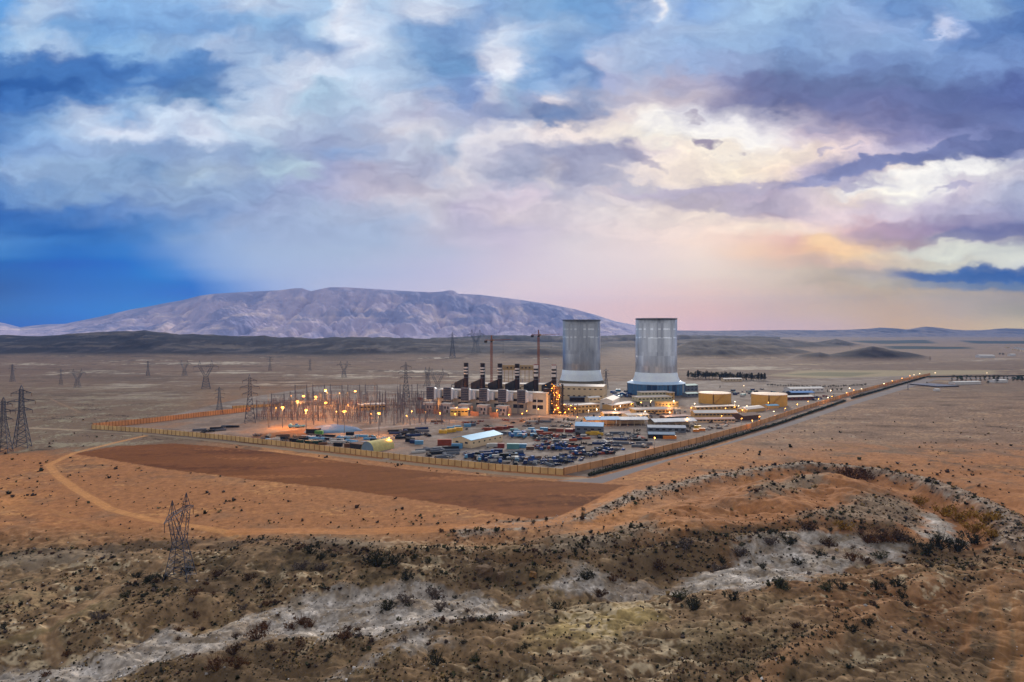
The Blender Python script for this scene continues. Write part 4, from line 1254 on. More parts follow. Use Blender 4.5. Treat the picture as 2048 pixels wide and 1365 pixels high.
def portal_pylon(h, thick):
    """two window legs rising from a waist to a flat beam, with two earth-wire peaks"""
    t = thing('lattice_pylon', 'x', 'pylon')
    b = MB()
    wz = h * 0.44
    lattice_leg(b, (0, 0, 0), (0, 0, wz), h * 0.14, h * 0.062, 5, thick)
    b.build('lower_body', M_PYLON, t)
    bz = h * 0.78
    for s in (-1, 1):
        b = MB()
        n = 5
        lo = [Vector((s * h * 0.062, sy * h * 0.062, wz)) for sy in (-1, 1)]
        li = [Vector((0, sy * h * 0.05, wz + h * 0.02)) for sy in (-1, 1)]
        to = [Vector((s * h * 0.235, sy * h * 0.03, bz)) for sy in (-1, 1)]
        ti = [Vector((s * h * 0.15, sy * h * 0.03, bz)) for sy in (-1, 1)]
        for k in (0, 1):
            b.beam(lo[k], to[k], thick); b.beam(li[k], ti[k], thick * 0.9)
            for i in range(n):
                f0, f1 = i / n, (i + 1) / n
                b.beam(lo[k].lerp(to[k], f0), li[k].lerp(ti[k], f1), thick * 0.55, 3)
                b.beam(li[k].lerp(ti[k], f1), lo[k].lerp(to[k], f1), thick * 0.5, 3)
        for i in range(1, n + 1):
            b.beam(lo[0].lerp(to[0], i / n), lo[1].lerp(to[1], i / n), thick * 0.5, 3)
            b.beam(lo[0].lerp(to[0], (i - 1) / n), lo[1].lerp(to[1], i / n), thick * 0.5, 3)
        b.build('window_leg', M_PYLON, t)
        b = MB()
        for sx in (0.15, 0.235):
            for sy in (-1, 1):
                b.beam((s * h * sx, sy * h * 0.03, bz + h * 0.05), (s * h * 0.195, 0, h), thick * 0.8, 3)
        for f in (0.35, 0.68):
            z = bz + h * 0.05 + (h * 0.95 - bz) * f; w = h * 0.0425 * (1 - f); d = h * 0.03 * (1 - f)
            q = [(s * h * 0.1925 + sx * w, sy * d, z) for sx, sy in ((-1, -1), (1, -1), (1, 1), (-1, 1))]
            for i in range(4):
                b.beam(q[i], q[(i + 1) % 4], thick * 0.5, 3)
        b.build('earth_wire_peak', M_PYLON, t)
    b = MB()
    for s in (-1, 1):
        N = 8
        for k, (sy, zz) in enumerate(((-1, 0), (1, 0), (-1, 1), (1, 1))):
            pts = []
            for i in range(N + 1):
                x = h * 0.42 * i / N
                f = max(0.0, (x - h * 0.24) / (h * 0.18))
                pts.append(Vector((s * x, sy * h * 0.03 * (1 - f), bz + (h * 0.05 * (1 - f) if zz else 0.0))))
            for i in range(N):
                b.beam(pts[i], pts[i + 1], thick * 0.8, 3)
                if zz:
                    b.beam(Vector((pts[i].x, pts[i].y, bz)), pts[i + 1], thick * 0.5, 3)
                    b.beam(Vector((pts[i].x, -pts[i].y, pts[i].z)), pts[i + 1], thick * 0.5, 3)
    b.build('beam', M_PYLON, t)
    for x in (-0.40, 0.0, 0.40):
        for s in ((-1, 1) if x == 0 else (0,)):
            MB().beam((h * x + s * h * 0.10, 0, bz), (h * x, 0, bz - h * 0.11), thick * 0.9, 5).build('insulator', M_INS, t)
    return t


near_pylon = portal_pylon(33.5, 0.16)
p = P(360, 1157)
near_pylon.location = p
near_pylon.rotation_euler = (0, 0, rad(93))
tag(near_pylon, 'large near steel pylon with flat beam and two peaks, standing among scrub by the track', 'pylon', 'electricity pylons')
landmark('the near steel pylon', p)

dc = double_circuit_pylon(40.0, 0.22)
PYLONS = [((500, 846), 97, 0.4, 'dc'), ((439, 829), 56, 0.7, 'dc'), ((812, 802), 78, 0.2, 'dc'), ((875, 792), 55, 0.1, 'pp'), ((855, 772), 38, 1.2, 'pp'), ((412, 778), 57, 0.5, 'pp'),
          ((296, 752), 31, 0.3, 'dc'), ((369, 752), 31, 0.1, 'pp'), ((122, 771), 34, 0.6, 'dc'), ((155, 776), 38, 0.2, 'pp'), ((25, 764), 36, 0.2, 'dc'),
          ((540, 742), 30, 0.3, 'dc'), ((688, 756), 34, 0.5, 'pp'), ((620, 742), 24, 0.2, 'dc'), ((44, 896), 126, 0.35, 'dc'), ((8, 906), 112, 0.25, 'dc'), ((1212, 777), 40, 0.2, 'dc'), ((905, 716), 52, 0.2, 'dc'), ((952, 712), 48, 0.6, 'pp'), ((1816, 781), 14, 0.2, 'dc')]
pp_far = None
used_dc = False
for (uv, hp, a, kind) in PYLONS:
    p = P(*uv)
    hm = hp * p.y / FPX
    if kind == 'dc':
        o = dc if not used_dc else copy_thing(dc, p, a)
        used_dc = True
        o.scale = (hm / 40.0,) * 3
    else:
        if pp_far is None:
            pp_far = portal_pylon(40.0, 0.22)
            o = pp_far
        else:
            o = copy_thing(pp_far, p, a)
        o.scale = (hm / 40.0,) * 3
    o.location = p
    o.rotation_euler = (0, 0, a)
    tag(o, None, 'pylon', 'electricity pylons')
    pend(o, 'steel lattice pylon with three crossarms' if kind == 'dc' else 'steel lattice pylon with flat beam')

# ------------------------------------------------------------------ tower cranes
M_CRANE = M('crane_orange', (138, 82, 58), 0.6, 0.1, 0.15, 0.2)


def tower_crane(loc, zj, rz, label):
    t = thing('tower_crane', label, 'tower crane', loc, rz, 'tower cranes behind the chimneys')
    b = MB(); lattice_leg(b, (0, 0, 0), (0, 0, zj - 2), 1.0, 1.0, 22, 0.28, 0.16); b.build('mast', M_CRANE, t)
    b = MB(); lattice_leg(b, (0, 0, zj), (0, 0, zj + 8), 0.9, 0.2, 4, 0.24, 0.14); b.build('apex', M_CRANE, t)
    MB().lathe([(1.3, zj - 2), (1.5, zj - 1.2), (1.5, zj)], 16).build('slewing_ring', M_DARK, t)
    MB().box(0.8, 2.6, -2.2, -0.6, zj - 0.4, zj + 2.2).build('cab', M('cab_paint', (150, 120, 90), 0.5, 0, 0.1, 0.5), t)
    b = MB(); lattice_beam(b, (1.0, 0, zj + 0.2), (42, 0, zj + 1.6), 0.7, 20, 0.12, 0.35); b.build('jib', M_CRANE, t)
    b = MB(); lattice_beam(b, (-1.0, 0, zj + 0.2), (-13, 0, zj + 0.6), 0.8, 6, 0.22); b.build('counter_jib', M_CRANE, t)
    MB().box(-13.2, -9.8, -1.1, 1.1, zj - 2.4, zj + 0.4).build('counterweight', M_DARK, t)
    b = MB(); b.beam((0, 0, zj + 8), (27, 0, zj + 1.9), 0.09, 4); b.beam((0, 0, zj + 8), (-12, 0, zj + 1.2), 0.09, 4); b.build('tie_bar', M_DARK, t)
    MB().beam((24, 0, zj), (24, 0, zj - 16), 0.08).beam((24, -0.4, zj - 16), (24, 0.4, zj - 18), 0.25).build('hoist_rope', M_DARK, t)
    MB().box(-2.6, 2.6, -2.6, 2.6, -0.8, 0.6).build('foundation', M_CONC, t)


c1 = P(983, 803); tower_crane(c1, 84.5, rad(48), 'orange tower crane with slim jib, behind the second and third striped chimneys'); landmark('the left tower crane', c1)
c2 = P(1077, 803); tower_crane(c2, 92.0, rad(40), 'taller orange tower crane with long jib reaching toward the cooling towers'); landmark('the taller tower crane', c2)

# ------------------------------------------------------------------ lamps
EMIT_O = M('sodium_lamp', (255, 190, 90), 0.4, 0, 0, 1, emit=((1.0, 0.38, 0.06), 4.0))
EMIT_W = M('halide_lamp', (255, 235, 200), 0.4, 0, 0, 1, emit=((1.0, 0.72, 0.42), 3.2))
_LIGHTS = {}


def light_data(kind, power, colr, size):
    k = (kind, round(power), colr)
    if k not in _LIGHTS:
        d = bpy.data.lights.new(kind, 'POINT')
        d.energy = power; d.color = colr; d.shadow_soft_size = size
        _LIGHTS[k] = d
    return _LIGHTS[k]


ORANGE = (1.0, 0.40, 0.09)
WARM = (1.0, 0.66, 0.34)


def lamp_light(root, z, power, colr=ORANGE, x=0.0, y=0.0):
    l = bpy.data.objects.new('light', light_data('lamp_light', power, colr, 0.6))
    l.location = (x, y, z)
    l.parent = root
    COL.objects.link(l)


def make_mast(h):
    t = thing('floodlight_mast', 'x', 'floodlight mast')
    MB().beam((0, 0, -1), (0, 0, h - 0.4), 0.38, 8, 0.2).build('pole', M_STEEL, t)
    MB().lathe([(0.6, h - 0.5), (0.75, h - 0.5), (0.75, h - 0.2), (0.6, h - 0.2)], 16, cap=False).beam((-0.7, 0, h - 0.35), (0.7, 0, h - 0.35), 0.1).beam((0, -0.7, h - 0.35), (0, 0.7, h - 0.35), 0.1).build('crown_ring', M_STEEL, t)
    for i in range(4):
        a = math.pi * 2 * i / 4 + 0.5
        MB().lathe([(0.1, h - 1.35), (0.62, h - 1.1), (0.8, h - 0.6), (0.62, h - 0.1), (0.1, h + 0.15)], 10, 0.8 * math.cos(a), 0.8 * math.sin(a)).build('floodlight', EMIT_O, t)
    return t


def make_street_lamp(h, em, r):
    t = thing('street_lamp', 'x', 'street lamp')
    MB().beam((0, 0, -1), (0, 0, h), 0.16, 6, 0.1).build('pole', M_STEEL, t)
    MB().beam((0, 0, h - 0.05), (0, -1.1, h + 0.25), 0.09, 5).build('arm', M_STEEL, t)
    MB().lathe([(0.1, h - r * 0.6 - 0.1), (r * 0.8, h - r * 0.3), (r, h + 0.1), (r * 0.6, h + r * 0.6), (0.1, h + r * 0.8)], 10, 0, -1.2).build('lamp', em, t)
    return t


BIG = [(650.8, 780.3), (607, 792.5), (631, 794), (595, 803), (565, 815), (651.5, 806), (612, 820.6), (689, 823), (710.6, 783), (757.7, 827)]
SMALL = [(655, 785.5), (674, 823.5), (697, 809.6), (678.6, 786.6), (741.6, 828), (814, 831.5), (823.6, 822.7), (850.7, 824), (583.5, 792), (778.5, 875.5), (881, 826), (911, 827.6), (552, 816),
         (887, 803), (900, 803), (923.5, 804.4), (936.7, 805), (915, 814), (938, 818), (960, 806.4), (973.6, 807), (1000, 808.6), (1011.7, 808.6), (993, 820.7), (1018, 829.5), (1038.5, 810), (1051, 810.8), (1054, 822), (1043.6, 827), (870, 806), (1076, 818), (1110, 819),
         (1229, 794.6), (1300.7, 802), (1281, 805), (1347.6, 802), (1338.5, 813), (1381, 815.6), (1389, 807.2), (1289, 822.5), (1340, 824.7), (1153.5, 834), (1200, 833.5), (1177, 821), (1194, 818), (1231, 818.4), (1241, 812), (1262.6, 807.5), (1308.8, 875), (1374, 836),
         (1488, 771.6), (1555, 786), (1520.6, 788), (1470, 803.5), (1494, 812), (1476.7, 812), (1467.6, 814), (1450, 816.7), (1485, 820), (1535, 805), (1546, 823), (1570, 817), (1594.6, 808.6), (1616.6, 803), (1636, 798), (1656, 795.5), (1664, 793), (1482.6, 837), (1442, 832), (1504.5, 841), (1517, 833), (1661, 781),
         (1692, 786), (1706, 780.6), (1698, 776.6), (1721.7, 778), (1784.4, 762), (1767.5, 767.6), (1804, 756.7), (1819, 752), (1827, 750), (1839, 747.7), (1870, 746), (1973.7, 746)]
STRONG = {(887, 803), (900, 803), (923.5, 804.4), (936.7, 805), (960, 806.4), (973.6, 807), (1000, 808.6), (1011.7, 808.6), (1038.5, 810), (1051, 810.8), (1347.6, 802)}


def build_lamps():
    hb, hs = 22.0, 9.0
    mast0 = make_mast(hb)
    first = True
    for i, (u, v) in enumerate(BIG):
        x, y = at_height(u, v, hb - 0.6)
        if first:
            o = mast0; o.location = (x, y, 0)
        else:
            o = copy_thing(mast0, (x, y, 0), rnd.random())
        first = False
        lamp_light(o, hb - 3.0, [90000.0, 42000.0, 60000.0, 30000.0][i % 4])
        tag(o, None, 'floodlight mast', 'lit floodlight masts of the switchyard')
        pend(o, 'tall mast with glowing orange floodlights')
        if i in (0, 4, 7, 9):
            landmark(['the topmost floodlight', '', '', '', 'the leftmost floodlight', '', '', 'the middle floodlight', '', 'the front floodlight'][i], (x, y))
    protos = {}
    for (u, v) in SMALL:
        white = (u > 1080 and v < 830 and rnd.random() < 0.35) or u > 1860
        big = (u, v) in STRONG
        k = ('w' if white else 'o', big, u > 1680)
        r = 0.8 if big else 0.62
        if u > 1680: r = 0.75
        x, y = at_height(u, v, hs)
        z = tz(x, y)
        if k not in protos:
            protos[k] = o = make_street_lamp(hs, EMIT_W if white else EMIT_O, r)
            o.location = (x, y, z)
        else:
            o = copy_thing(protos[k], (x, y, z), rnd.uniform(-1, 1))
        o.rotation_euler = (0, 0, rnd.uniform(-0.6, 0.6))
        lamp_light(o, hs - 0.9, 15000.0 if big else (3600.0 if u < 1400 else 1500.0), WARM if white else ORANGE, 0, -1.2)
        tag(o, None, 'street lamp', 'lit lamps around the plant')
        pend(o, 'lit %s lamp on pole' % ('white' if white else 'orange'))


build_lamps()

# ------------------------------------------------------------------ gas turbine units
CEN = [860, 894, 929.5, 966, 1004, 1042.5]
DEP = [846, 838, 829, 820, 811, 802]
ROW = [Vector(((u - 1024) / FPX * d, d, 0)) for u, d in zip(CEN, DEP)]
ROT = math.atan2((ROW[5] - ROW[0]).y, (ROW[5] - ROW[0]).x)
M_FILTER = M('filter_louvre', (58, 60, 74), 0.6, 0.2, 0.2, 0.5)
M_FRAME = M('filter_frame', (150, 150, 160), 0.5, 0.2, 0.1, 0.5)
M_DUCT = M('pale_duct', (206, 212, 222), 0.5, 0.1, 0.08, 0.15)
M_RUST = M('rusty_casing', (62, 46, 40), 0.75, 0.2, 0.3, 0.25)
M_BOILER = M('boiler_grey', (54, 54, 58), 0.7, 0.2, 0.3, 0.25)
M_PINK = M('pale_enclosure', (198, 178, 172), 0.7, 0, 0.1, 0.2)
M_BLACK = M('band_black', (34, 28, 30), 0.7, 0, 0.2, 0.3)
M_BANDW = M('band_white', (205, 202, 202), 0.7, 0, 0.06, 0.3)
M_BLUEEQ = M('blue_equipment', (52, 104, 160), 0.5, 0.1, 0.15, 0.3)
NTH = ['first', 'second', 'third', 'fourth', 'fifth', 'sixth']


def air_intake(loc, label):
    t = thing('air_intake', label, 'air intake', loc, ROT, 'gas turbine air intakes in a row')
    b = MB().box(-5.0, 5.0, 0.35, 5.0, 14, 29)
    b.build('housing', M_FILTER, t)
    f = MB()
    for i in range(7):
        x = -5.1 + 10.2 * i / 6
        f.box(x - 0.16, x + 0.16, -0.1, 0.3, 14, 29.2)
    for j in range(8):
        z = 14 + 15 * j / 7
        f.box(-5.2, 5.2, -0.25, 0.28, z - 0.14, z + 0.14)
    f.build('filter_frame', M_FRAME, t)
    h = MB()
    for j in range(7):
        z = 14 + 15 * j / 7
        h.prism([(0.3, z + 1.9), (-0.7, z + 0.5), (-0.7, z + 0.35), (0.3, z + 0.4)], 'x', -4.9, 4.9)
    h.build('weather_hood', M_FILTER, t)
    tr = MB()
    tr._add([(5.0, 0.4, 14), (5.0, 5, 14), (5.0, 5, 28.6), (5.0, 0.4, 28.6), (7.2, 1.0, 15), (7.2, 5, 15), (7.2, 5, 27.0), (7.2, 1.0, 27.0), (7.3, 6, 15), (7.3, 12, 15)],
            [(0, 1, 5, 4), (1, 2, 6, 5), (2, 3, 7, 6), (3, 0, 4, 7), (4, 5, 6, 7)])
    tr.box(5.0, 11.5, 5.0, 22, 15.5, 24.5)
    tr.build('inlet_duct', M_DUCT, t)
    for sx in (-4.6, 4.6):
        for sy in (0.6, 4.6):
            MB().box(sx - 0.3, sx + 0.3, sy - 0.3, sy + 0.3, -0.5, 14).build('leg', M_STEEL, t)
    b = MB()
    for i in range(4):
        b.beam((-4.6, 0.5, i * 3.5), (4.6, 0.5, (i + 1) * 3.5), 0.12)
    b.build('bracing', M_STEEL, t)
    return t


def stack(loc, label, glow=False, redtop=False):
    """boiler stack: dark casing and duct below, black and white bands above"""
    t = thing('chimney_stack', label, 'chimney', loc, ROT, 'banded boiler stacks')
    MB().lathe([(2.9, 20), (2.9, 40.5)], 20).build('shaft', M_RUST, t, False)
    z = 40.5
    hs = [2.2, 1.7, 1.9, 1.9, 1.9, 1.9, 4.4] if not redtop else [1.6, 3.4, 2.2, 2.0, 2.2, 4.4]
    for i, hh in enumerate(hs):
        w = i % 2 == 1
        MB().lathe([(2.96 if w else 2.93, z), (2.96 if w else 2.93, z + hh)], 20).build('band', M_BANDW if w else M_BLACK, t)
        z += hh
    MB().lathe([(2.96, z), (3.15, z + 0.1), (3.15, z + 0.8), (2.6, z + 0.8), (2.6, z)], 20, cap=False).build('rim', M('rim_red', (120, 36, 38), 0.6, 0, 0.1, 0.5) if redtop else M_BLACK, t)
    MB().lathe([(2.98, 38.3), (4.6, 38.4), (4.6, 38.9), (2.98, 38.9)], 20, cap=False).build('platform', M_STEEL, t)
    b = MB()
    for i in range(14):
        a = 2 * math.pi * i / 14
        b.beam((4.5 * math.cos(a), 4.5 * math.sin(a), 38.9), (4.5 * math.cos(a), 4.5 * math.sin(a), 40.2), 0.07, 3)
    b.build('railing', M_STEEL, t)
    b = MB().box(3.0, 3.3, -0.5, 0.5, 20, z)
    b.build('ladder', M_STEEL, t)
    # breeching from the stack down to the boiler on the left
    b = MB()
    b.box(-3.4, 3.4, -3.6, 3.4, -0.5, 20.5)
    b.build('base_casing', M_RUST, t)
    d = MB()
    d._add([(-2.6, -2.6, 26), (-2.6, 2.6, 26), (-2.6, 2.6, 37), (-2.6, -2.6, 37), (-15, -3.6, 24), (-15, 3.6, 24), (-15, 3.6, 31.5), (-15, -3.6, 31.5)],
           [(0, 1, 5, 4), (1, 2, 6, 5), (2, 3, 7, 6), (3, 0, 4, 7), (4, 5, 6, 7), (0, 3, 2, 1)])
    d.build('breeching', M_BOILER, t)
    return t


def boiler(loc, label):
    t = thing('boiler_house', label, 'boiler', loc, ROT, 'dark boiler casings below the chimneys')
    MB().box(-6, 4.5, -4, 8, -0.5, 25).build('casing', M_BOILER, t)
    b = MB()
    for x in (-6.4, -1, 4.9):
        for y in (-4.5, 8.4):
            b.box(x - 0.3, x + 0.3, y - 0.3, y + 0.3, -0.5, 29)
    for z in (8, 15, 22, 29):
        b.box(-6.4, 4.9, -4.8, -4.5, z - 0.25, z + 0.25)
        b.box(-6.7, -6.4, -4.5, 8.4, z - 0.25, z + 0.25)
    b.build('steel_frame', M_DARK, t)
    for z in (15.3, 22.3):
        MB().box(-8, 6, -6.6, -4.9, z, z + 0.25).build('platform', M_STEEL, t)
    MB().lathe([(0.2, 29), (1.5, 29.2), (1.8, 30.6), (1.5, 32.0), (0.2, 32.2)], 14, -3, 2).build('steam_drum', M_BOILER, t)
    MB().box(0.5, 4.0, -2, 4, 25.1, 27.8).build('roof_unit', M_BLUEEQ, t)
    return t


RP = Vector((-math.sin(ROT), math.cos(ROT), 0))       # away from the viewer
RX = Vector((math.cos(ROT), math.sin(ROT), 0))
STACK_U = [932, 965.2, 999.7, 1034.3, 1072, 1108]
for i in range(6):
    air_intake(ROW[i], 'tall gridded air intake house on legs, %s from the left in the turbine row' % NTH[i])
    Ds = DEP[i] + 36
    sp = Vector(((STACK_U[i] - 1024) / FPX * Ds, Ds, 0))
    stack(sp, 'black and white banded chimney stack, %s from the left' % NTH[i] if i < 5 else 'black and white banded chimney with red rim above the glowing boiler', redtop=(i >= 4))
    landmark('the %s banded chimney' % NTH[i], sp)
    if i < 5:
        boiler(sp - RX * 12, 'dark steel boiler casing feeding the %s banded chimney from the left' % NTH[i])
    # generator enclosure, transformer in front of the intake
    gp = ROW[i] - RP * 14 + RX * 4
    if i < 5:
        t = thing('turbine_enclosure', 'lamp-lit pale turbine enclosure under the %s air intake from the left' % NTH[i], 'enclosure', gp, ROT, 'lamp-lit turbine enclosures')
        MB().box(-6, 7, 0, 12, -0.5, 10.5).build('casing', M_PINK, t)
        MB().box(-6.2, 7.2, -0.3, 12.2, 10.503, 10.9).build('roof', M_LIGHTROOF, t)
        for k in range(3):
            MB().box(-4.6 + k * 3.8, -2.4 + k * 3.8, -0.07, 0.1, 4.5, 7.5).build('louvre', M_FILTER, t)
        MB().box(2.0, 4.2, -0.09, 0.1, -0.2, 3.2).build('door', M_DOOR, t)
        b = MB().lathe([(1.9, -0.3), (1.9, 8.0), (0.4, 9.4)], 16, 10.2, 3)
        b.build('storage_vessel', M('vessel_paint', (196, 150, 120), 0.6, 0.1, 0.1, 0.3), t)
        t = thing('power_transformer', 'finned power transformer in front of the %s turbine enclosure from the left' % NTH[i], 'transformer', gp - RP * 13 - RX * 1, ROT, 'power transformers')
        MB().box(-3.4, 3.4, -1.6, 1.6, 0.3, 4.6).build('tank', M_GREYWALL, t)
        b = MB()
        for k in range(9):
            b.box(-3.2 + k * 0.8, -3.0 + k * 0.8, -2.6, -1.65, 0.8, 4.2)
        b.build('radiator', M_GREYWALL, t)
        for k in range(3):
            MB().beam((-2 + 2 * k, 0, 4.6), (-2 + 2 * k, -0.6, 7.6), 0.28, 8, 0.16).build('bushing', M_INS, t)
        MB().lathe([(0.7, -3.2), (0.7, 3.2)], 12).build('conservator', M_GREYWALL, t)
        t.children[-1].rotation_euler = (0, rad(90), 0); t.children[-1].location = (0, 1.0, 6.2)
        MB().box(-5.2, 5.2, -4.5, -4.1, -0.5, 5.4).build('fire_wall', M('fire_wall', (168, 120, 96), 0.9, 0, 0.15, 0.3), t)

# long white hall behind the intakes
a0 = ROW[0] + RP * 9 + RX * 6; a1 = ROW[5] + RP * 9 + RX * 28
t = thing('turbine_hall', 'long white turbine hall with dark openings behind the gridded air intakes', 'hall', a0, ROT)
Lh = (a1 - a0).length
MB().box(0, Lh, 0, 16, -0.5, 25).build('wall', M('hall_sheet', (196, 186, 172), 0.7, 0, 0.1, 0.15), t)
MB().box(-0.5, Lh + 0.5, -0.5, 16.5, 25.003, 25.8).build('roof', M_LIGHTROOF, t)
for i in range(6):
    x = (ROW[i] - ROW[0]).length + 5
    MB().box(x, x + 13, -0.12, 0.1, 14.5, 17.5).build('opening', M_DARK, t)
    MB().box(x, x + 13, -0.12, 0.1, 6.5, 11.0).build('opening', M_DARK, t)
MB().box(Lh - 12, Lh - 11, -0.9, -0.15, 0, 20).build('pipe_riser', M_WHITE, t)
landmark('the long white turbine hall', a0 + RX * Lh * 0.5)

building('boiler_hall', 'cream hall with pale roof glimpsed behind the banded chimneys', 'hall', (965, 806), (1098, 808), 26, 25.5, M_CREAM, M_LIGHTROOF, 'flat', win=(2, 8))
# glowing last boiler with its steelwork and work lamps
bp = ROW[5] + RX * 37 + RP * 22
t = thing('boiler_steelwork', 'open steel boiler tower glowing with orange work lamps beside the cream hall', 'boiler', bp, ROT)
landmark('the glowing boiler tower', bp)
b = MB()
for x in (-5, 0, 5):
    for y in (-5, 5):
        b.box(x - 0.3, x + 0.3, y - 0.3, y + 0.3, -0.5, 38)
for z in range(5, 39, 5):
    for y in (-5, 5):
        b.box(-5, 5, y - 0.2, y + 0.2, z - 0.2, z + 0.2)
    for x in (-5, 5):
        b.box(x - 0.2, x + 0.2, -5, 5, z - 0.2, z + 0.2)
for z in range(0, 35, 5):
    b.beam((-5, -5, z), (0, -5, z + 5), 0.16); b.beam((5, -5, z), (0, -5, z + 5), 0.16)
b.build('steel_frame', M_RUST, t)
MB().box(-3.8, 3.8, -3.6, 3.8, 0, 33).build('casing', M('boiler_lagging', (150, 116, 84), 0.7, 0.2, 0.25, 0.3), t)
MB().lathe([(1.3, 0), (1.3, 36)], 14, 7.4, -2).build('downcomer', M_DARK, t)
MB().box(-16, -5.5, -3, 3, 24, 30).build('flue_duct', M_RUST, t)
MB().box(-17, -15.8, -3.2, 3.2, -0.5, 24).build('duct_support', M_RUST, t)
for z in (5.2, 10.2, 15.2, 20.2, 25.2, 30.2, 35.2):
    MB().box(-6.2, 6.2, -6.6, -5.3, z, z + 0.2).build('platform', M_STEEL, t)
rl = random.Random(3)
for k in range(26):
    z = rl.choice([3, 6, 8, 11, 13, 16, 18, 21, 23, 26, 28, 31, 34, 36])
    x = rl.uniform(-6, 7) if z < 24 else rl.uniform(-13, 6)
    y = -6.9 + rl.random() * 0.6
    r = rl.uniform(0.3, 0.55)
    MB().lathe([(0.05, z - r), (r * 0.8, z - r * 0.6), (r, z), (r * 0.8, z + r * 0.6), (0.05, z + r)], 8, x, y).build('work_lamp', EMIT_O, t)
    if k % 3 == 0:
        lamp_light(t, z, 1400.0, ORANGE, x, y - 1.0)
for k, (x, y, z) in enumerate(((14, -12, 4), (18, -12, 8), (20, -10, 12), (26, -12, 9), (13, -12, 13))):
    MB().lathe([(0.05, z - 0.5), (0.45, z - 0.3), (0.5, z), (0.45, z + 0.3), (0.05, z + 0.5)], 8, x, y).build('work_lamp', EMIT_O, t)
    lamp_light(t, z, 1500.0, ORANGE, x, y - 1.0)
pr = MB()
for z in (4, 8, 12):
    pr.beam((8, -9, z), (28, -9, z), 0.35, 8)
for x in (9, 16, 23, 28):
    pr.box(x - 0.25, x + 0.25, -9.6, -8.4, -0.5, 14)
pr.build('pipe_rack', M_RUST, t)
for zz in (46.5,):
    for s in (-1, 1):
        q = (STACK_U[5] - 1024) / FPX * (DEP[5] + 36)
# scaffolded yellow frame seen between the chimneys
fp = P(1000, 790); fq = P(1067, 790)
a, L = front_frame(fp, fq)
t = thing('steel_frame_building', 'yellow unfinished steel frame standing high between the banded chimneys', 'steel frame', fp, a)
b = MB()
for i in range(9):
    for y in (0, 9):
        b.box(i * (L - 0.6) / 8, i * (L - 0.6) / 8 + 0.6, y, y + 0.6, -0.5, 45)
for z in (38, 44.5):
    b.box(0, L, -0.1, 0.7, z, z + 0.7); b.box(0, L, 8.9, 9.7, z, z + 0.7)
b.build('column_frame', M('yellow_primer', (158, 132, 84), 0.7, 0, 0.15, 0.3), t)
MB().box(0, L, -0.25, -0.15, 39.0, 44.2).build('cladding', M('tan_cladding', (150, 128, 92), 0.8, 0, 0.15, 0.3), t)
for i in range(7):
    MB().box(L * (0.2 + 0.11 * i), L * (0.2 + 0.11 * i) + 2.4, -0.34, -0.26, 40.5, 42.6).build('opening', M_DARK, t)
# light mast between stacks
t = tag(MB().beam((0, 0, -1), (0, 0, 30), 0.9, 8, 0.35).beam((-2, 0, 30), (2, 0, 30), 0.3).build('vent_mast', M_STEEL), 'slim silver vent mast between the fourth and fifth banded chimneys', 'mast')
t.location = P(1045, 800)
t = tag(MB().beam((0, 0, -1), (0, 0, 34), 0.45, 8, 0.25).box(-2.2, 2.2, -0.3, 0.3, 33, 34.2).build('light_mast', M_STEEL), 'slim unlit light mast standing between the two cooling towers', 'mast')
t.location = P(1211, 783)

# ------------------------------------------------------------------ buildings
PR = M('pinkish_roof', (196, 168, 158), 0.8, 0, 0.12, 0.15)
OR = M('orange_sheet', (210, 140, 70), 0.6, 0, 0.1, 0.2)
GW = M('greenish_render', (196, 188, 156), 0.85, 0, 0.1, 0.2)
BR = M('brown_sheet', (84, 60, 52), 0.7, 0, 0.2, 0.3)
TEAL = M('teal_sheet', (116, 156, 156), 0.6, 0.1, 0.12, 0.2)
KH = M('khaki_canvas', (186, 176, 118), 0.8, 0, 0.18, 0.4)
BLW = M('blue_white_sheet', (128, 186, 222), 0.5, 0.1, 0.1, 0.1)
building('steam_turbine_hall', 'big cream windowed hall with pale roof in front of the patched cooling tower', 'hall', (1111, 799.5), (1207, 802), 42, 19.5, M_CREAM, M_LIGHTROOF, 'gable_x', 1.6, (2, 9), 5, lm='the big cream hall')
building('workshop', 'white gabled workshop with sloping pale roof below the big cream hall', 'workshop', (1200, 818), (1225, 819), 46, 10.5, M_WHITE, M_LIGHTROOF, 'gable_y', 3.0, (1, 2), 3, lm='the white gabled workshop')
building('workshop_annex', 'low lean-to annex with pale roof on the right side of the white workshop', 'annex', (1223, 820.5), (1268, 814), 14, 5.5, M_BEIGE, M_LIGHTROOF, 'gable_x', 1.2, (1, 6))
building('office_block', 'beige two-storey office block with lamp-lit front below the big cream hall', 'office', (1133, 828.5), (1199, 824), 18, 9.0, M_BEIGE, M_LIGHTROOF, 'flat', 1, (2, 9), 2, 1, lm='the beige office block')
building('plant_room', 'pale grey boxy plant room with white roof beside the glowing boiler tower', 'plant room', (1115, 827), (1133, 828), 20, 9.5, M_WHITE, M_LIGHTROOF, 'flat', 1, (2, 2), 2)
building('service_shed', 'small white-roofed shed behind the beige office block', 'shed', (1178, 806), (1201, 804.5), 10, 6.5, M_CREAM, M_WHITE, 'gable_x', 1.5, (1, 3))
building('pipe_gallery', 'dark low gallery along the foot of the big cream hall', 'gallery', (1139, 804), (1176, 804.5), 6, 6, M_RUST, M_GREYROOF, 'flat', 1, (1, 5))
building('admin_building', 'pale two-tier administration building in front of the walled cooling tower', 'office', (1276, 804), (1344, 802), 20, 5.5, GW, M_LIGHTROOF, 'flat', 1, (1, 9), 2, lm='the administration building')
building('admin_upper_storey', 'set-back pale block with small windows just behind the administration building', 'office', (1282, 799), (1339, 798), 16, 9.5, GW, M_LIGHTROOF, 'flat', 1, (2, 8), 2)
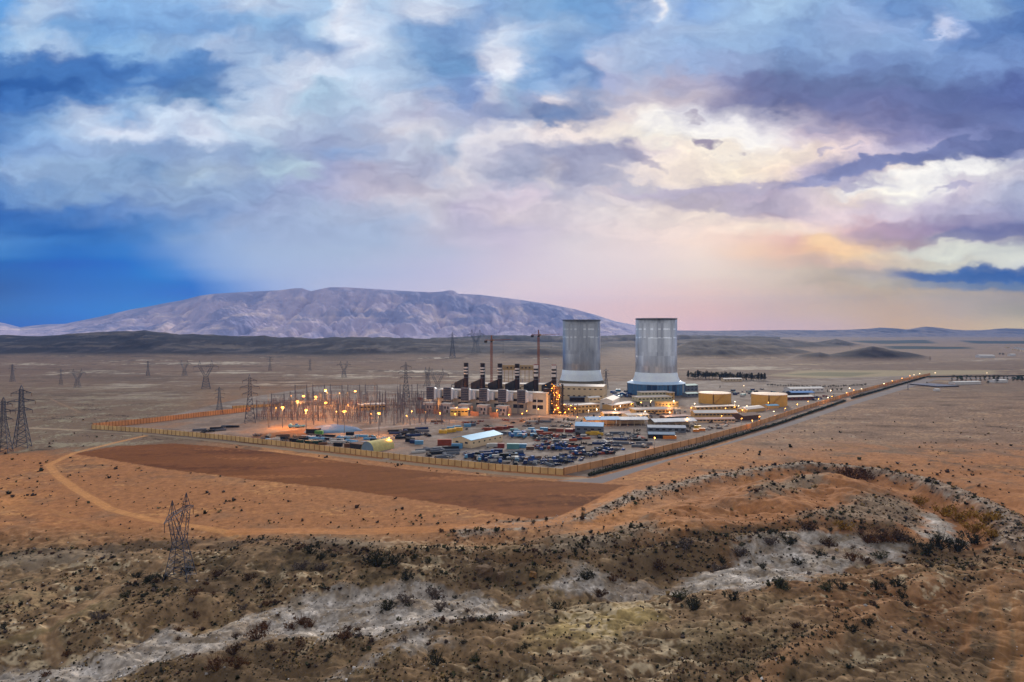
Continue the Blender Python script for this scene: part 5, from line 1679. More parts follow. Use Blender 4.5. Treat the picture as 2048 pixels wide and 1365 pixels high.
building('stair_tower', 'small orange-lit stair block at the right end of the administration building', 'stair block', (1340, 799.5), (1349, 799), 8, 9.5, M_BEIGE, M_LIGHTROOF, 'flat', 1, (2, 1), 1)
building('gatehouse', 'flat beige lamp-lit block below the administration building', 'office', (1323, 815.5), (1357, 813.5), 14, 5.5, M_BEIGE, M_BEIGE, 'flat', 1, (1, 5), 2)
building('canteen', 'long low ochre building with pale flat roof between the lamps', 'canteen', (1272, 829.5), (1346, 827.5), 22, 5.0, M_BEIGE, M_LIGHTROOF, 'flat', 1, (1, 10), 2, 1, lm='the low ochre canteen')
building('store_house', 'low store with pinkish pitched roof in front of the beige office block', 'store', (1208, 835), (1262, 834), 16, 4.0, M_BEIGE, PR, 'gable_x', 1.5, (1, 6))
building('store_house', 'low store with whitish roof right of the pink-roofed store', 'store', (1256, 839), (1298, 837), 14, 4.0, M_CREAM, M_LIGHTROOF, 'gable_x', 1.6, (1, 5))
building('store_house', 'low store with brownish pitched roof left of the white-roofed barracks', 'store', (1330, 841), (1376, 839), 12, 3.6, BR, PR, 'gable_x', 1.2, (1, 5))
building('open_shed', 'long open shed with blue roof on posts behind the blue-roofed warehouse', 'shed', (1173, 853.5), (1240, 852.5), 17, 6.5, M_CREAM, M_BLUEROOF, 'gable_x', 2.4, open_front=True, lm='the long blue open shed')
building('open_shed', 'long open shed with dull grey-blue roof right of the blue one', 'shed', (1240.5, 852.5), (1297, 852), 17, 6.2, M_CREAM, M_GREYROOF, 'gable_x', 2.2, open_front=True)
building('open_shed', 'long open shed with lavender-grey roof behind the small grey sheds', 'shed', (1309, 857), (1394, 854.5), 18, 6.0, M_CREAM, M_GREYROOF, 'gable_x', 2.4, open_front=True, lm='the lavender-grey open shed')
building('warehouse', 'grey warehouse with bright blue pitched roof among the containers', 'warehouse', (1150, 868), (1206, 869.5), 20, 7.5, M_GREYWALL, M_BLUEROOF, 'gable_x', 2.6, (1, 4), 1, 1, lm='the blue-roofed warehouse')
building('warehouse', 'pale warehouse with light blue roof and white gable facing the front wall', 'warehouse', (905, 892), (942, 897), 44, 6.5, M_CREAM, BLW, 'gable_y', 2.6, (1, 2), 6, 1, lm='the light blue warehouse')
building('shed', 'small shed with pale grey roof near the right boundary wall', 'shed', (1296, 865), (1372, 866), 12, 4.5, M_GREYWALL, M_GREYROOF, 'gable_x', 1.8, (1, 6), lm='the small grey sheds')
building('shed', 'low dark shed with blue-grey roof in front of the pale grey shed', 'shed', (1297, 877), (1350, 878), 10, 3.6, M_DARK, M('slate_blue_sheet', (96, 124, 152), 0.5, 0.1, 0.1, 0.2), 'gable_x', 1.6)
building('barracks', 'long white-roofed building with dark doorways left of the brown shed', 'barracks', (1389, 835.5), (1476, 835), 14, 5.0, M_BEIGE, M_WHITE, 'gable_x', 2.4, (1, 12), 2, lm='the white-roofed barracks')
building('barracks_annex', 'long low building with brown roof in front of the white-roofed barracks', 'barracks', (1391, 846), (1470, 845), 9, 3.6, M_CREAM, PR, 'gable_x', 1.4, (1, 11))
building('store_house', 'low building with pale roof behind the white-roofed barracks', 'store', (1392, 822), (1476, 819), 10, 4.0, M_BEIGE, M_LIGHTROOF, 'flat', 1, (1, 10))
building('guard_shed', 'dark brown shed with lamps beside the right boundary wall', 'shed', (1487, 842), (1520, 839), 16, 5.0, BR, M('brown_roof', (120, 96, 84), 0.8, 0, 0.15, 0.2), 'gable_x', 2.2)
building('vaulted_store', 'small store with curved cream roof in front of the right storage tank', 'store', (1495, 826), (1529, 822), 15, 4.0, M_BEIGE, M_LIGHTROOF, 'barrel_x', 2.2)
building('pump_house', 'small pump house with light blue roof at the foot of the right storage tank', 'pump house', (1536, 818), (1558, 817), 10, 3.6, M_BEIGE, BLW, 'gable_x', 1.2)
building('workshop', 'distant long white-roofed workshop right of the storage tanks', 'workshop', (1581, 786), (1648, 784.5), 18, 6.0, M_WHITE, M_WHITE, 'gable_x', 2.0, (1, 8), lm='the distant long white workshop')
building('open_shed', 'open shed with bright blue roof in front of the distant white workshop', 'shed', (1583, 793.5), (1629, 793), 16, 5.5, M_GREYWALL, M('vivid_blue_sheet', (86, 136, 196), 0.5, 0.1, 0.1, 0.2), 'gable_x', 2.0, open_front=True)
building('workshop', 'low grey-roofed shed in front of the bright blue open shed', 'shed', (1575, 801.5), (1628, 800), 14, 4.6, M('red_brown_sheet', (110, 64, 56), 0.7, 0, 0.15, 0.3), M_WHITE, 'gable_x', 1.6, (1, 6))
building('cooling_plant', 'grey-green plant building right of the walled cooling tower', 'plant room', (1373, 783), (1396, 782), 16, 9.0, M_GREYWALL, TEAL, 'gable_x', 2.0, (2, 3))
building('cooling_plant', 'low teal-roofed building right of the walled cooling tower', 'plant room', (1374, 795), (1397, 794), 12, 5.0, M_GREYWALL, TEAL, 'gable_x', 1.5, (1, 3))
building('farm_wall', 'long cream farm building in front of the dark distant tree belt', 'farm building', (1448, 764), (1484, 763.5), 12, 5.0, M_CREAM, M_LIGHTROOF, 'gable_x', 1.6, (1, 6))
building('control_building', 'ochre control building with white roof inside the switchyard', 'control building', (719, 822), (771, 820), 18, 6.5, M_BEIGE, M_WHITE, 'flat', 1, (1, 7), 2, 1, lm='the white-roofed control building')
building('relay_house', 'yellow lamp-lit building with green windows in front of the air intakes', 'relay house', (901, 832.5), (936, 832), 14, 8.0, M('yellow_render', (212, 184, 112), 0.85, 0, 0.1, 0.2), M_LIGHTROOF, 'flat', 1, (1, 5), 3, 1, lm='the yellow relay house')
building('kiosk', 'square beige kiosk with flat roof in front of the turbine hall', 'kiosk', (1066, 825), (1084, 825), 14, 8.5, M_BEIGE, M_BEIGE, 'flat', 1, (1, 3), 2)
building('plant_room', 'white lit plant room at the left end of the air intake row', 'plant room', (847.5, 813), (861, 813), 10, 9.0, M_WHITE, M_WHITE, 'flat', 1, (1, 2), 1)
building('quonset_hut', 'khaki arched hut with blue-grey end by the front wall', 'hut', (722, 902), (747, 905.5), 24, 8.0, M('hut_end_blue', (112, 136, 158), 0.7, 0, 0.15, 0.3), KH, 'barrel', lm='the khaki arched hut')
building('scrap_shelter', 'dark ragged shelter against the left of the khaki arched hut', 'shelter', (700, 898), (722, 901), 10, 4.6, M_DARK, BR, 'flat', 1, parapet=0)
building('site_hut', 'dark flat-roofed hut at the corner of the blue tarpaulin mound', 'hut', (612, 868), (634, 868.5), 9, 4.4, M_DARK, BR, 'flat', 1, parapet=0)
building('white_shed', 'long low pale shed in the far desert right of the distant road', 'shed', (1910, 770), (1962, 769), 14, 4.5, M_WHITE, M_WHITE, 'gable_x', 1.2, lm='the far pale sheds')
building('white_shed', 'long pale shed beside the dark trees at the far right road', 'shed', (1990, 766), (2016, 765.5), 16, 4.5, M_WHITE, M_WHITE, 'gable_x', 1.2)
building('dark_fields_shed', 'low dark blue shed roof on the plain beyond the road', 'shed', (1876, 775), (1918, 774), 60, 1.6, M_DARK, M('solar_blue', (70, 72, 92), 0.4, 0.1, 0.1, 0.1), 'flat', 1, parapet=0)
building('white_shed', 'tiny white hut standing alone on the plain beyond the road', 'hut', (1871, 783), (1880, 783), 8, 3.0, M_WHITE, M_WHITE, 'gable_x', 1.0)
building('farm_house', 'distant white roofed barn near the far right plantation', 'barn', (1960, 716), (1990, 716), 30, 8, M_WHITE, M_WHITE, 'gable_x', 2)
building('farm_house', 'small distant white house right of the lone far tree', 'house', (2022, 713), (2032, 713), 16, 7, M_WHITE, M_WHITE, 'gable_x', 2)
for k in range(9):
    uu = 2014 + (k * 37 % 40) ; vv = 696 + (k * 13 % 9)
    o, _ = building('village_house', None, 'house', (uu, vv), (uu + 6, vv), 18, 6, M_WHITE if k % 2 else M_CREAM, M_LIGHTROOF, 'flat', 1, group='village houses at the far right')
    pend(o, 'tiny pale village house')
landmark('the far village edge', P(2020, 700))

# ------------------------------------------------------------------ storage tanks
def tank(uc, vb, wpx, top_v, label):
    D = P(uc, vb).y
    R = wpx / 2 * D / FPX
    h = (vb - top_v) * D / FPX
    c = P(uc, vb) + Vector((0, R, 0))
    c.x = (uc - 1024) / FPX * c.y
    t = thing('storage_tank', label, 'storage tank', c, 0, 'pair of ochre storage tanks')
    MB().lathe([(R, -0.5), (R, h)], 72, cap=False).build('shell', M('tank_ochre', (206, 160, 84), 0.7, 0, 0.08, 0.08), t, True)
    MB().lathe([(R + 0.35, h - 0.5), (R + 0.35, h + 0.1), (R * 0.5, h + 1.1), (0.3, h + 1.8)], 72).build('roof', M('tank_roof', (226, 196, 172), 0.7, 0, 0.08, 0.08), t)
    for z in (h * 0.35, h * 0.68):
        MB().lathe([(R + 0.02, z - 0.12), (R + 0.14, z), (R + 0.02, z + 0.12)], 72, cap=False).build('wind_girder', M('tank_girder', (190, 146, 76)), t)
    st = MB()
    for i in range(26):
        a = -math.pi * 0.62 + i * 0.028
        z = h * i / 25
        st.box((R + 0.6) * math.cos(a) - 0.6, (R + 0.6) * math.cos(a) + 0.6, (R + 0.6) * math.sin(a) - 0.6, (R + 0.6) * math.sin(a) + 0.6, z - 0.1, z + 0.15)
    st.build('stair', M('tank_girder', (190, 146, 76)), t)
    for a in (-math.pi * 0.62, -0.12):
        MB().box(R * math.cos(a) - 0.35, R * math.cos(a) + 0.35, R * math.sin(a) - 0.9, R * math.sin(a) - 0.05, 0, h).build('riser_pipe', M_RUST, t)
    b = MB()
    for i in range(48):
        a = 2 * math.pi * i / 48
        b.beam((R * math.cos(a), R * math.sin(a), h), (R * math.cos(a), R * math.sin(a), h + 1.3), 0.07, 3)
    b.build('railing', M_STEEL, t)
    landmark('the left storage tank' if uc < 1480 else 'the right storage tank', c)


tank(1430, 809, 64, 788.5, 'ochre storage tank behind the white-roofed barracks, farther from the boundary wall')
tank(1539, 814.5, 70, 791, 'larger ochre storage tank with a lamp before it, close to the boundary wall')

# ------------------------------------------------------------------ boundary walls
def wall_run(label, pts, h, mat, nposts, name='boundary_wall', lm=None):
    W = [P(*q) for q in pts]
    segs = []
    tot = 0
    for a, b in zip(W[:-1], W[1:]):
        L = math.hypot((b - a).x, (b - a).y)
        segs.append((a, b, L)); tot += L
    o0 = W[0]
    t = tag(thing(name, label, 'wall', o0), None, None, None, 'thing')
    m = MB(); c = MB()
    for a, b, L in segs:
        n = max(2, int(L / 14))
        d = (b - a).normalized(); s = Vector((-d.y, d.x, 0)) * 0.15; s2 = s * 1.6
        for i in range(n):
            p = a.lerp(b, i / n); q = a.lerp(b, (i + 1) / n)
            p = Vector((p.x, p.y, tz(p.x, p.y))) - o0; q = Vector((q.x, q.y, tz(q.x, q.y))) - o0
            for mb, ss, z0, z1 in ((m, s, -0.8, h), (c, s2, h + 0.003, h + 0.25)):
                mb._add([p + ss + Vector((0, 0, z0)), p - ss + Vector((0, 0, z0)), q - ss + Vector((0, 0, z0)), q + ss + Vector((0, 0, z0)), p + ss + Vector((0, 0, z1)), p - ss + Vector((0, 0, z1)), q - ss + Vector((0, 0, z1)), q + ss + Vector((0, 0, z1))],
                        [(0, 1, 2, 3), (7, 6, 5, 4), (1, 0, 4, 5), (2, 1, 5, 6), (3, 2, 6, 7), (0, 3, 7, 4)])
    m.build('panel', mat, t)
    c.build('coping', mat, t)
    base = None
    for k in range(nposts):
        d = tot * k / max(1, nposts - 1)
        for a, b, L in segs:
            if d <= L + 1e-6:
                p = a.lerp(b, d / L); break
            d -= L
        p = Vector((p.x, p.y, tz(p.x, p.y))) - o0
        if base is None:
            base = MB().box(-0.3, 0.3, -0.3, 0.3, -0.8, h + 0.4).beam((0, 0, h + 0.4), (0, -0.5, h + 1.5), 0.06, 3).build('post', M_WALLPOST, t)
            base.location = p
        else:
            q = base.copy(); q.location = p; q.parent = t; COL.objects.link(q)
    if lm:
        landmark(lm, W[len(W) // 2] if len(W) > 2 else (W[0] + W[-1]) / 2)
    return t


wall_run('long ochre front boundary wall between the ploughed field lane and the yard', [(184, 858.5), (300, 866), (430, 878), (560, 892), (700, 908), (850, 926), (1000, 941), (1127, 950.5)], 4.0, M_WALL, 92, lm='the front boundary wall')
wall_run('long russet right boundary wall running along the hedge toward the far road', [(1128, 950), (1250, 923), (1400, 885), (1500, 857), (1600, 823), (1700, 791), (1800, 764), (1860, 751)], 4.6, M_WALL2, 98, lm='the right boundary wall')
wall_run('ochre left boundary wall running back from the corner toward the switchyard', [(186, 857.5), (300, 846), (400, 834), (500, 823)], 5.0, M_WALL2, 60, lm='the left boundary wall')
wall_run('short pale inner wall with blue sheeting beside the left pylon', [(465, 818), (560, 813)], 3.4, M_BEIGE, 14)

# ------------------------------------------------------------------ switchyard
SY = [np.array(at_height(u, v)) for u, v in ((505, 842), (905, 853), (552, 797), (872, 794))]


def sy(i, j):
    """switchyard plan: i along the front 0..1, j toward the back 0..1"""
    a = SY[0] * (1 - i) + SY[1] * i; b = SY[2] * (1 - i) + SY[3] * i
    q = a * (1 - j) + b * j
    return (float(q[0]), float(q[1]), 0.0)


SYA = math.atan2(SY[1][1] - SY[0][1], SY[1][0] - SY[0][0])
M_GANTRY = M('gantry_steel', (100, 98, 110), 0.55, 0.4, 0.12, 0.3)
M_PORC = M('brown_porcelain', (112, 78, 64), 0.35, 0, 0.15, 0.8, 0.5)
M_GPOST = M('grey_post', (150, 146, 150), 0.6, 0.2, 0.1, 0.5)


def make_gantry():
    t = thing('switchyard_gantry', 'x', 'gantry')
    for x in (-9, 9):
        b = MB(); lattice_leg(b, (x, 0, -0.5), (x, 0, 17), 0.6, 0.4, 9, 0.10, 0.05); b.beam((x, 0, 17), (x, 0, 20.5), 0.09, 4, 0.04)
        b.build('lattice_column', M_GANTRY, t)
    b = MB()
    lattice_beam(b, (-9, 0, 15.5), (9, 0, 15.5), 0.5, 12, 0.08)
    b.build('lattice_beam', M_GANTRY, t)
    for x in (-5, 0, 5):
        MB().beam((x, 0, 15.3), (x, 0, 12.6), 0.16, 6).build('insulator_string', M_PORC, t)
    return t


def make_post():
    t = thing('post_insulator', 'x', 'post insulator')
    MB().box(-0.16, 0.16, -0.16, 0.16, -0.3, 3.0).build('support', M_GPOST, t)
    b = MB()
    pr = []
    for k in range(6):
        z = 3.0 + k * 0.45
        pr += [(0.13, z), (0.32, z + 0.12), (0.13, z + 0.3)]
    b.lathe(pr, 7)
    b.build('insulator', M_PORC, t)
    MB().box(-0.5, 0.5, -0.08, 0.08, 5.7, 5.85).build('terminal', M_GPOST, t)
    return t


def make_breaker():
    t = thing('circuit_breaker', 'x', 'circuit breaker')
    MB().box(-2.8, 2.8, -0.25, 0.25, 2.6, 3.0).box(-2.6, -2.3, -0.2, 0.2, -0.3, 2.6).box(2.3, 2.6, -0.2, 0.2, -0.3, 2.6).build('support_frame', M_GANTRY, t)
    for x in (-2.2, 0, 2.2):
        MB().lathe([(0.2, 3.0), (0.4, 3.4), (0.24, 3.8), (0.4, 4.2), (0.24, 4.6), (0.4, 5.0), (0.24, 5.4), (0.45, 5.8), (0.3, 6.4)], 8, x, 0).build('pole_column', M_PORC, t)
    MB().box(-0.7, 0.7, -0.6, -0.28, 0.6, 2.0).build('control_cabinet', M_GPOST, t)
    return t


g0 = make_gantry(); i0 = make_post(); k0 = make_breaker()
rs = random.Random(12)
first = True
for j in range(7):
    for i in range(9):
        if rs.random() < 0.12:
            continue
        p = sy((i + 0.5 + 0.16 * (j % 2)) / 9.3, (j + 0.35) / 7)
        o = g0 if first else copy_thing(g0, p)
        first = False
        o.location = p; o.rotation_euler = (0, 0, SYA)
        o.scale = (1, 1, 0.9 + 0.35 * (j % 3 == 0))
        tag(o, None, 'gantry', 'lattice gantries of the switchyard')
        pend(o, ('tall' if j % 3 == 0 else 'low') + ' grey lattice gantry')
first = True; n = 0
for j in range(9):
    for i in range(36):
        if n >= 285 or rs.random() < 0.10:
            continue
        p = sy((i + 0.5 + 0.25 * rs.uniform(-1, 1)) / 36, (j + 0.08 + 0.2 * rs.uniform(-1, 1)) / 9 * 0.95 + 0.01)
        o = i0 if first else copy_thing(i0, p)
        first = False; n += 1
        o.location = p; o.rotation_euler = (0, 0, SYA + rs.uniform(-0.1, 0.1)); o.scale = (1.25, 1.25, rs.uniform(1.0, 1.35))
        tag(o, None, 'post insulator', 'post insulators of the switchyard')
        pend(o, 'slim post insulator')
first = True
for j in range(8):
    for i in range(24):
        if rs.random() < 0.08:
            continue
        p = sy((i + 0.5 + 0.2 * rs.uniform(-1, 1)) / 24 * (0.62 if j < 2 else 1.0), (j + 0.55) / 8 * 0.8)
        o = k0 if first else copy_thing(k0, p)
        first = False
        o.location = p; o.rotation_euler = (0, 0, SYA)
        tag(o, None, 'circuit breaker', 'circuit breakers of the switchyard')
        pend(o, 'dark three-pole circuit breaker')
m0 = thing('lightning_mast', 'x', 'lightning mast')
b = MB(); lattice_leg(b, (0, 0, -0.5), (0, 0, 26), 0.5, 0.2, 13, 0.09, 0.05); b.build('lattice_shaft', M_GANTRY, m0)
MB().beam((0, 0, 26), (0, 0, 33), 0.12, 5, 0.03).build('spike', M_STEEL, m0)
first = True
for (u, v, hp) in ((627, 850, 52), (537, 856, 72), (675, 850, 70), (741, 849, 60), (788, 851, 66), (801, 845, 78), (765, 825, 50), (750, 812, 60), (795, 815, 55), (835, 822, 50), (640, 812, 40), (590, 830, 40), (715, 846, 40), (760, 851, 40), (820, 851, 40)):
    p = P(u, v)
    o = m0 if first else copy_thing(m0, p)
    first = False
    o.location = p; o.scale = (1, 1, hp * p.y / FPX / 33.0)
    tag(o, None, 'lightning mast', 'slender lattice masts in the switchyard')
    pend(o, 'slender lattice mast')

# ------------------------------------------------------------------ vehicles, containers and stores in the yards
PAINT = {
    'blue': M('paint_blue', (30, 78, 148), 0.65, 0.0, 0.12, 0.6, 0.3), 'deep blue': M('paint_deep_blue', (26, 46, 92), 0.65, 0.0, 0.15, 0.6, 0.3),
    'sky blue': M('paint_sky_blue', (92, 150, 190), 0.5, 0.1, 0.12, 0.6, 0.5), 'white': M('paint_white', (172, 170, 168), 0.7, 0, 0.15, 0.6, 0.5),
    'black': M('paint_black', (30, 32, 38), 0.75, 0.0, 0.2, 0.6, 0.2), 'grey': M('paint_grey', (92, 98, 110), 0.75, 0.0, 0.15, 0.6, 0.2),
    'red': M('paint_red', (132, 50, 42), 0.55, 0, 0.18, 0.5, 0.4), 'rust': M('paint_rust', (146, 70, 46), 0.75, 0, 0.25, 0.5), 'teal': M('paint_teal', (96, 148, 152), 0.5, 0.1, 0.12, 0.6, 0.4),
    'yellow': M('paint_yellow', (216, 174, 60), 0.55, 0, 0.12, 0.5, 0.4), 'orange': M('paint_orange', (226, 140, 58), 0.55, 0, 0.1, 0.5, 0.4), 'dark green': M('paint_green', (30, 62, 52), 0.6, 0, 0.15, 0.5, 0.3),
    'brown': M('paint_brown', (104, 74, 56), 0.7, 0, 0.2, 0.5), 'green': M('paint_leaf_green', (90, 150, 84), 0.6, 0, 0.15, 0.5),
}
BODY = M('body_paint', (24, 82, 172), 0.45, 0.1, 0.1, 0.6)
BODY2 = M('load_paint', (24, 82, 172), 0.45, 0.1, 0.1, 0.6)
BODY_N, BODY2_N = BODY.name, BODY2.name


def wheel(parent, x, y, r, w=0.35):
    o = MB().lathe([(r * 0.55, -w / 2), (r, -w / 2 + 0.03), (r, w / 2 - 0.03), (r * 0.55, w / 2)], 14).build('wheel', M_RUBBER, parent)
    o.location = (x, y, r); o.rotation_euler = (rad(90), 0, 0)
    MB().lathe([(0.05, -w / 2 - 0.02), (r * 0.5, -w / 2 - 0.01), (r * 0.5, w / 2 + 0.01), (0.05, w / 2 + 0.02)], 10).build('rim', M_STEEL, o)


def make_truck(kind):
    t = thing('truck', 'x', 'truck')
    MB().prism([(-4.2, 0.9), (-1.9, 0.9), (-1.9, 3.0), (-3.7, 3.0), (-4.15, 2.1)], 'y', -1.15, 1.15).build('cab', BODY, t)
    MB()._add([(-4.19, -1.0, 2.05), (-4.19, 1.0, 2.05), (-3.78, 1.0, 2.9), (-3.78, -1.0, 2.9)], [(0, 1, 2, 3)])
    w = MB(); w._add([(-4.20, -1.0, 2.06), (-4.20, 1.0, 2.06), (-3.79, 1.0, 2.88), (-3.79, -1.0, 2.88)], [(3, 2, 1, 0)]); w.build('windscreen', M_GLASS, t)
    MB().box(-4.3, 4.2, -0.5, 0.5, 0.7, 0.9).build('chassis', M_DARK, t)
    if kind == 'flat':
        b = MB().box(-1.7, 4.2, -1.2, 1.2, 1.0, 1.25)
        for s in (-1.2, 1.15):
            b.box(-1.7, 4.2, s, s + 0.05, 1.25, 1.9)
        b.box(-1.7, -1.6, -1.15, 1.15, 1.25, 2.6); b.box(4.15, 4.2, -1.15, 1.15, 1.25, 1.9)
        b.build('load_bed', BODY2, t)
    else:
        MB().box(-1.7, 4.2, -1.2, 1.2, 1.0, 3.4).build('box_body', BODY2, t)
    for x in (-3.1, 1.8, 3.1):
        for y in (-1.0, 1.0):
            wheel(t, x, y, 0.5)
    for y in (-0.8, 0.8):
        MB().box(-4.24, -4.15, y - 0.18, y + 0.18, 1.05, 1.3).build('headlight', M_GLASS, t)
    return t


def make_car():
    t = thing('parked_car', 'x', 'car')
    MB().prism([(-2.2, 0.35), (2.2, 0.35), (2.2, 0.85), (1.9, 0.95), (1.35, 1.42), (-0.5, 1.45), (-1.2, 0.95), (-2.15, 0.8)], 'y', -0.86, 0.86).build('body', BODY, t)
    g = MB()
    for s in (-0.875, 0.865):
        g.box(-0.75, 1.3, s, s + 0.01, 0.98, 1.34)
    g.build('side_window', M_GLASS, t)
    for x in (-1.35, 1.35):
        for y in (-0.76, 0.76):
            wheel(t, x, y, 0.34, 0.22)
    return t


def make_container():
    t = thing('shipping_container', 'x', 'container')
    r = MB().box(-3, 3, -1.2, 1.2, 0.0, 2.6)
    for k in range(20):
        x = -2.85 + k * 0.3
        r.box(x - 0.07, x + 0.07, -1.26, -1.2, 0.15, 2.45); r.box(x - 0.07, x + 0.07, 1.2, 1.26, 0.15, 2.45)
    r.build('box', BODY, t)
    for s in (-1, 1):
        MB().box(3.0, 3.06, s * 0.58 - 0.56, s * 0.58 + 0.56, 0.1, 2.5).build('door', BODY, t)
    return t


def make_pipes():
    t = thing('pipe_stack', 'x', 'pipe stack')
    b = MB()
    for r_ in range(3):
        for k in range(6 - r_):
            b.beam((-6, -1.6 + 0.62 * k + 0.31 * r_, 0.45 + 0.54 * r_), (6, -1.6 + 0.62 * k + 0.31 * r_, 0.45 + 0.54 * r_), 0.3, 8)
    b.build('pipe', BODY, t)
    MB().box(-4, -3.7, -2, 2, 0, 0.14).box(3.7, 4, -2, 2, 0, 0.14).build('timber_bearer', M_DOOR, t)
    return t


def make_scrap():
    t = thing('scrap_pile', 'x', 'scrap pile')
    q = random.Random(8)
    b = MB()
    for k in range(26):
        a = Vector((q.uniform(-3.2, 3.2), q.uniform(-1.6, 1.6), q.uniform(0.1, 1.0)))
        d = Vector((q.uniform(-1, 1), q.uniform(-1, 1), q.uniform(-0.3, 0.7))) * 1.6
        b.beam(a, a + d, q.uniform(0.1, 0.4), 4)
    b.build('scrap_metal', BODY, t)
    MB().box(-1.6, 0.4, -0.9, 0.6, 0, 1.5).box(1.2, 2.6, -0.4, 0.9, 0, 1.1).build('crate', BODY2, t)
    return t


PROTO = {'truck': make_truck('flat'), 'box truck': make_truck('box'), 'car': make_car(), 'container': make_container(), 'pipes': make_pipes(), 'scrap': make_scrap()}
CATS = {'truck': ('truck', 'trucks standing in the yard', 'flatbed truck'), 'box truck': ('truck', 'trucks standing in the yard', 'box truck'), 'car': ('car', 'cars standing in the yard', 'car'),
        'container': ('container', 'containers standing in the yard', 'container'), 'pipes': ('pipe stack', 'pipe stacks in the yard', 'pipe stack'), 'scrap': ('scrap pile', 'scrap piles in the yard', 'scrap pile')}
USED = set()


def put(kind, u, v, ang, c1, c2=None, scale=1.0):
    p = P(u, v)
    pr = PROTO[kind]
    o = pr if kind not in USED else copy_thing(pr, p, ang, scale, {BODY_N: PAINT[c1], BODY2_N: PAINT[c2 or c1]})
    if kind not in USED:
        USED.add(kind)
        o.location = p; o.rotation_euler = (0, 0, ang); o.scale = (scale,) * 3 if not isinstance(scale, (tuple, list)) else scale
        for ch in o.children:
            m = {BODY_N: PAINT[c1], BODY2_N: PAINT[c2 or c1]}.get(ch.data.materials[0].name)
            if m:
                ch.material_slots[0].link = 'OBJECT'; ch.material_slots[0].material = m
    cat, grp, word = CATS[kind]
    tag(o, None, cat, grp)
    pend(o, '%s %s' % (c1 if c2 in (None, c1) else c1 + ' and ' + c2, word))
    return o


landmark('the front corner', P(1120, 930)); landmark('the truck park', P(1050, 905)); landmark('the container rows', P(1000, 857))
landmark('the blue tarpaulin mound', P(665, 858)); landmark('the white pipe rows', P(660, 880)); landmark('the dark pipe stores', P(825, 868)); landmark('the mid yard scrap', P(1140, 895))
# named single items
put('container', 889, 891, 0.1, 'rust', None, 2.0); put('container', 998, 896, -0.15, 'red', None, 1.5); put('box truck', 984, 896, -0.1, 'white', 'white', 1.15)
put('container', 1026, 898, -0.06, 'teal', None, 1.7); put('container', 1044, 896, -0.06, 'sky blue', None, 1.3); put('container', 914, 897, -0.1, 'sky blue', None, 1.5)
for k, (u, v, c) in enumerate(((976, 862, 'rust'), (986, 861, 'red'), (998, 860, 'rust'), (1010, 858.5, 'red'), (1021, 857, 'red'), (1138, 865, 'red'), (1147, 864, 'rust'), (1160, 866, 'red'), (1168, 864, 'red'), (1178, 870, 'yellow'), (1190, 870, 'yellow'), (1200, 871, 'yellow'),
                               (1120, 864, 'rust'), (1108, 863, 'brown'), (1098, 862, 'red'), (1088, 862, 'sky blue'), (886, 867, 'yellow'), (897, 865, 'yellow'), (905, 864, 'yellow'), (917, 862, 'yellow'), (902, 861, 'sky blue'), (914, 858, 'sky blue'), (935, 854, 'sky blue'), (946, 852, 'grey'),
                               (1060, 900, 'brown'), (1392, 864, 'orange'), (1404, 862, 'orange'), (1333, 878, 'orange'), (1345, 878, 'orange'), (1395, 857, 'yellow'), (1024, 872, 'sky blue'), (1035, 871, 'sky blue'), (1046, 874, 'sky blue'), (1006, 869, 'grey'), (1016, 868, 'white'), (1028, 864, 'teal'),
                               (698, 895, 'brown'), (600, 886, 'dark green'), (618, 888, 'dark green'), (628, 890, 'dark green'), (636, 889, 'dark green'), (676, 893, 'black'), (588, 884, 'black'), (638, 869, 'green'), (820, 884, 'black'), (828, 887, 'deep blue'), (838, 889, 'sky blue'),
                               (620, 866, 'black'), (700, 871, 'black'), (840, 800, 'rust'), (1470, 790, 'deep blue'), (1485, 792, 'teal'), (1500, 788, 'grey'), (1512, 786, 'black'), (1466, 783, 'grey'), (1245, 790, 'blue'), (1252, 784, 'deep blue'), (1226, 786, 'blue'), (1236, 783, 'sky blue'))):
    put('container', u, v, rnd.uniform(-0.35, 0.15), c, None, rnd.uniform(0.95, 1.35))
put('car', 534, 885, 0.2, 'sky blue', None, 2.2); put('box truck', 549, 885, 0.25, 'white', 'white', 1.1); put('truck', 588, 856, 0.1, 'sky blue', 'sky blue', 1.3); put('truck', 600, 855, 0.1, 'blue', 'sky blue', 1.2)
# rows of blue lorries and wrecks in the front corner yard
rv = random.Random(21)
def cluster(n, poly, kinds, cols, ang):
    us = [q[0] for q in poly]; vs = [q[1] for q in poly]
    done = []
    tries = 0
    PP = np.array(poly, float)
    while len(done) < n and tries < n * 60:
        tries += 1
        u = rv.uniform(min(us), max(us)); v = rv.uniform(min(vs), max(vs))
        if float(poly_sd(np.array([u]), np.array([v]), PP)[0]) > 0:
            continue
        if any(((u - a) / 9.0) ** 2 + ((v - b) / 2.6) ** 2 < 1 for a, b in done):
            continue
        done.append((u, v))
        k = rv.choice(kinds); c = rv.choice(cols); c2 = rv.choice(cols)
        put(k, u, v, ang + rv.choice([0, 0, 0, math.pi / 2]) + rv.uniform(-0.3, 0.3), c, c2 if k in ('truck', 'box truck', 'scrap') else None, rv.uniform(0.95, 1.2))


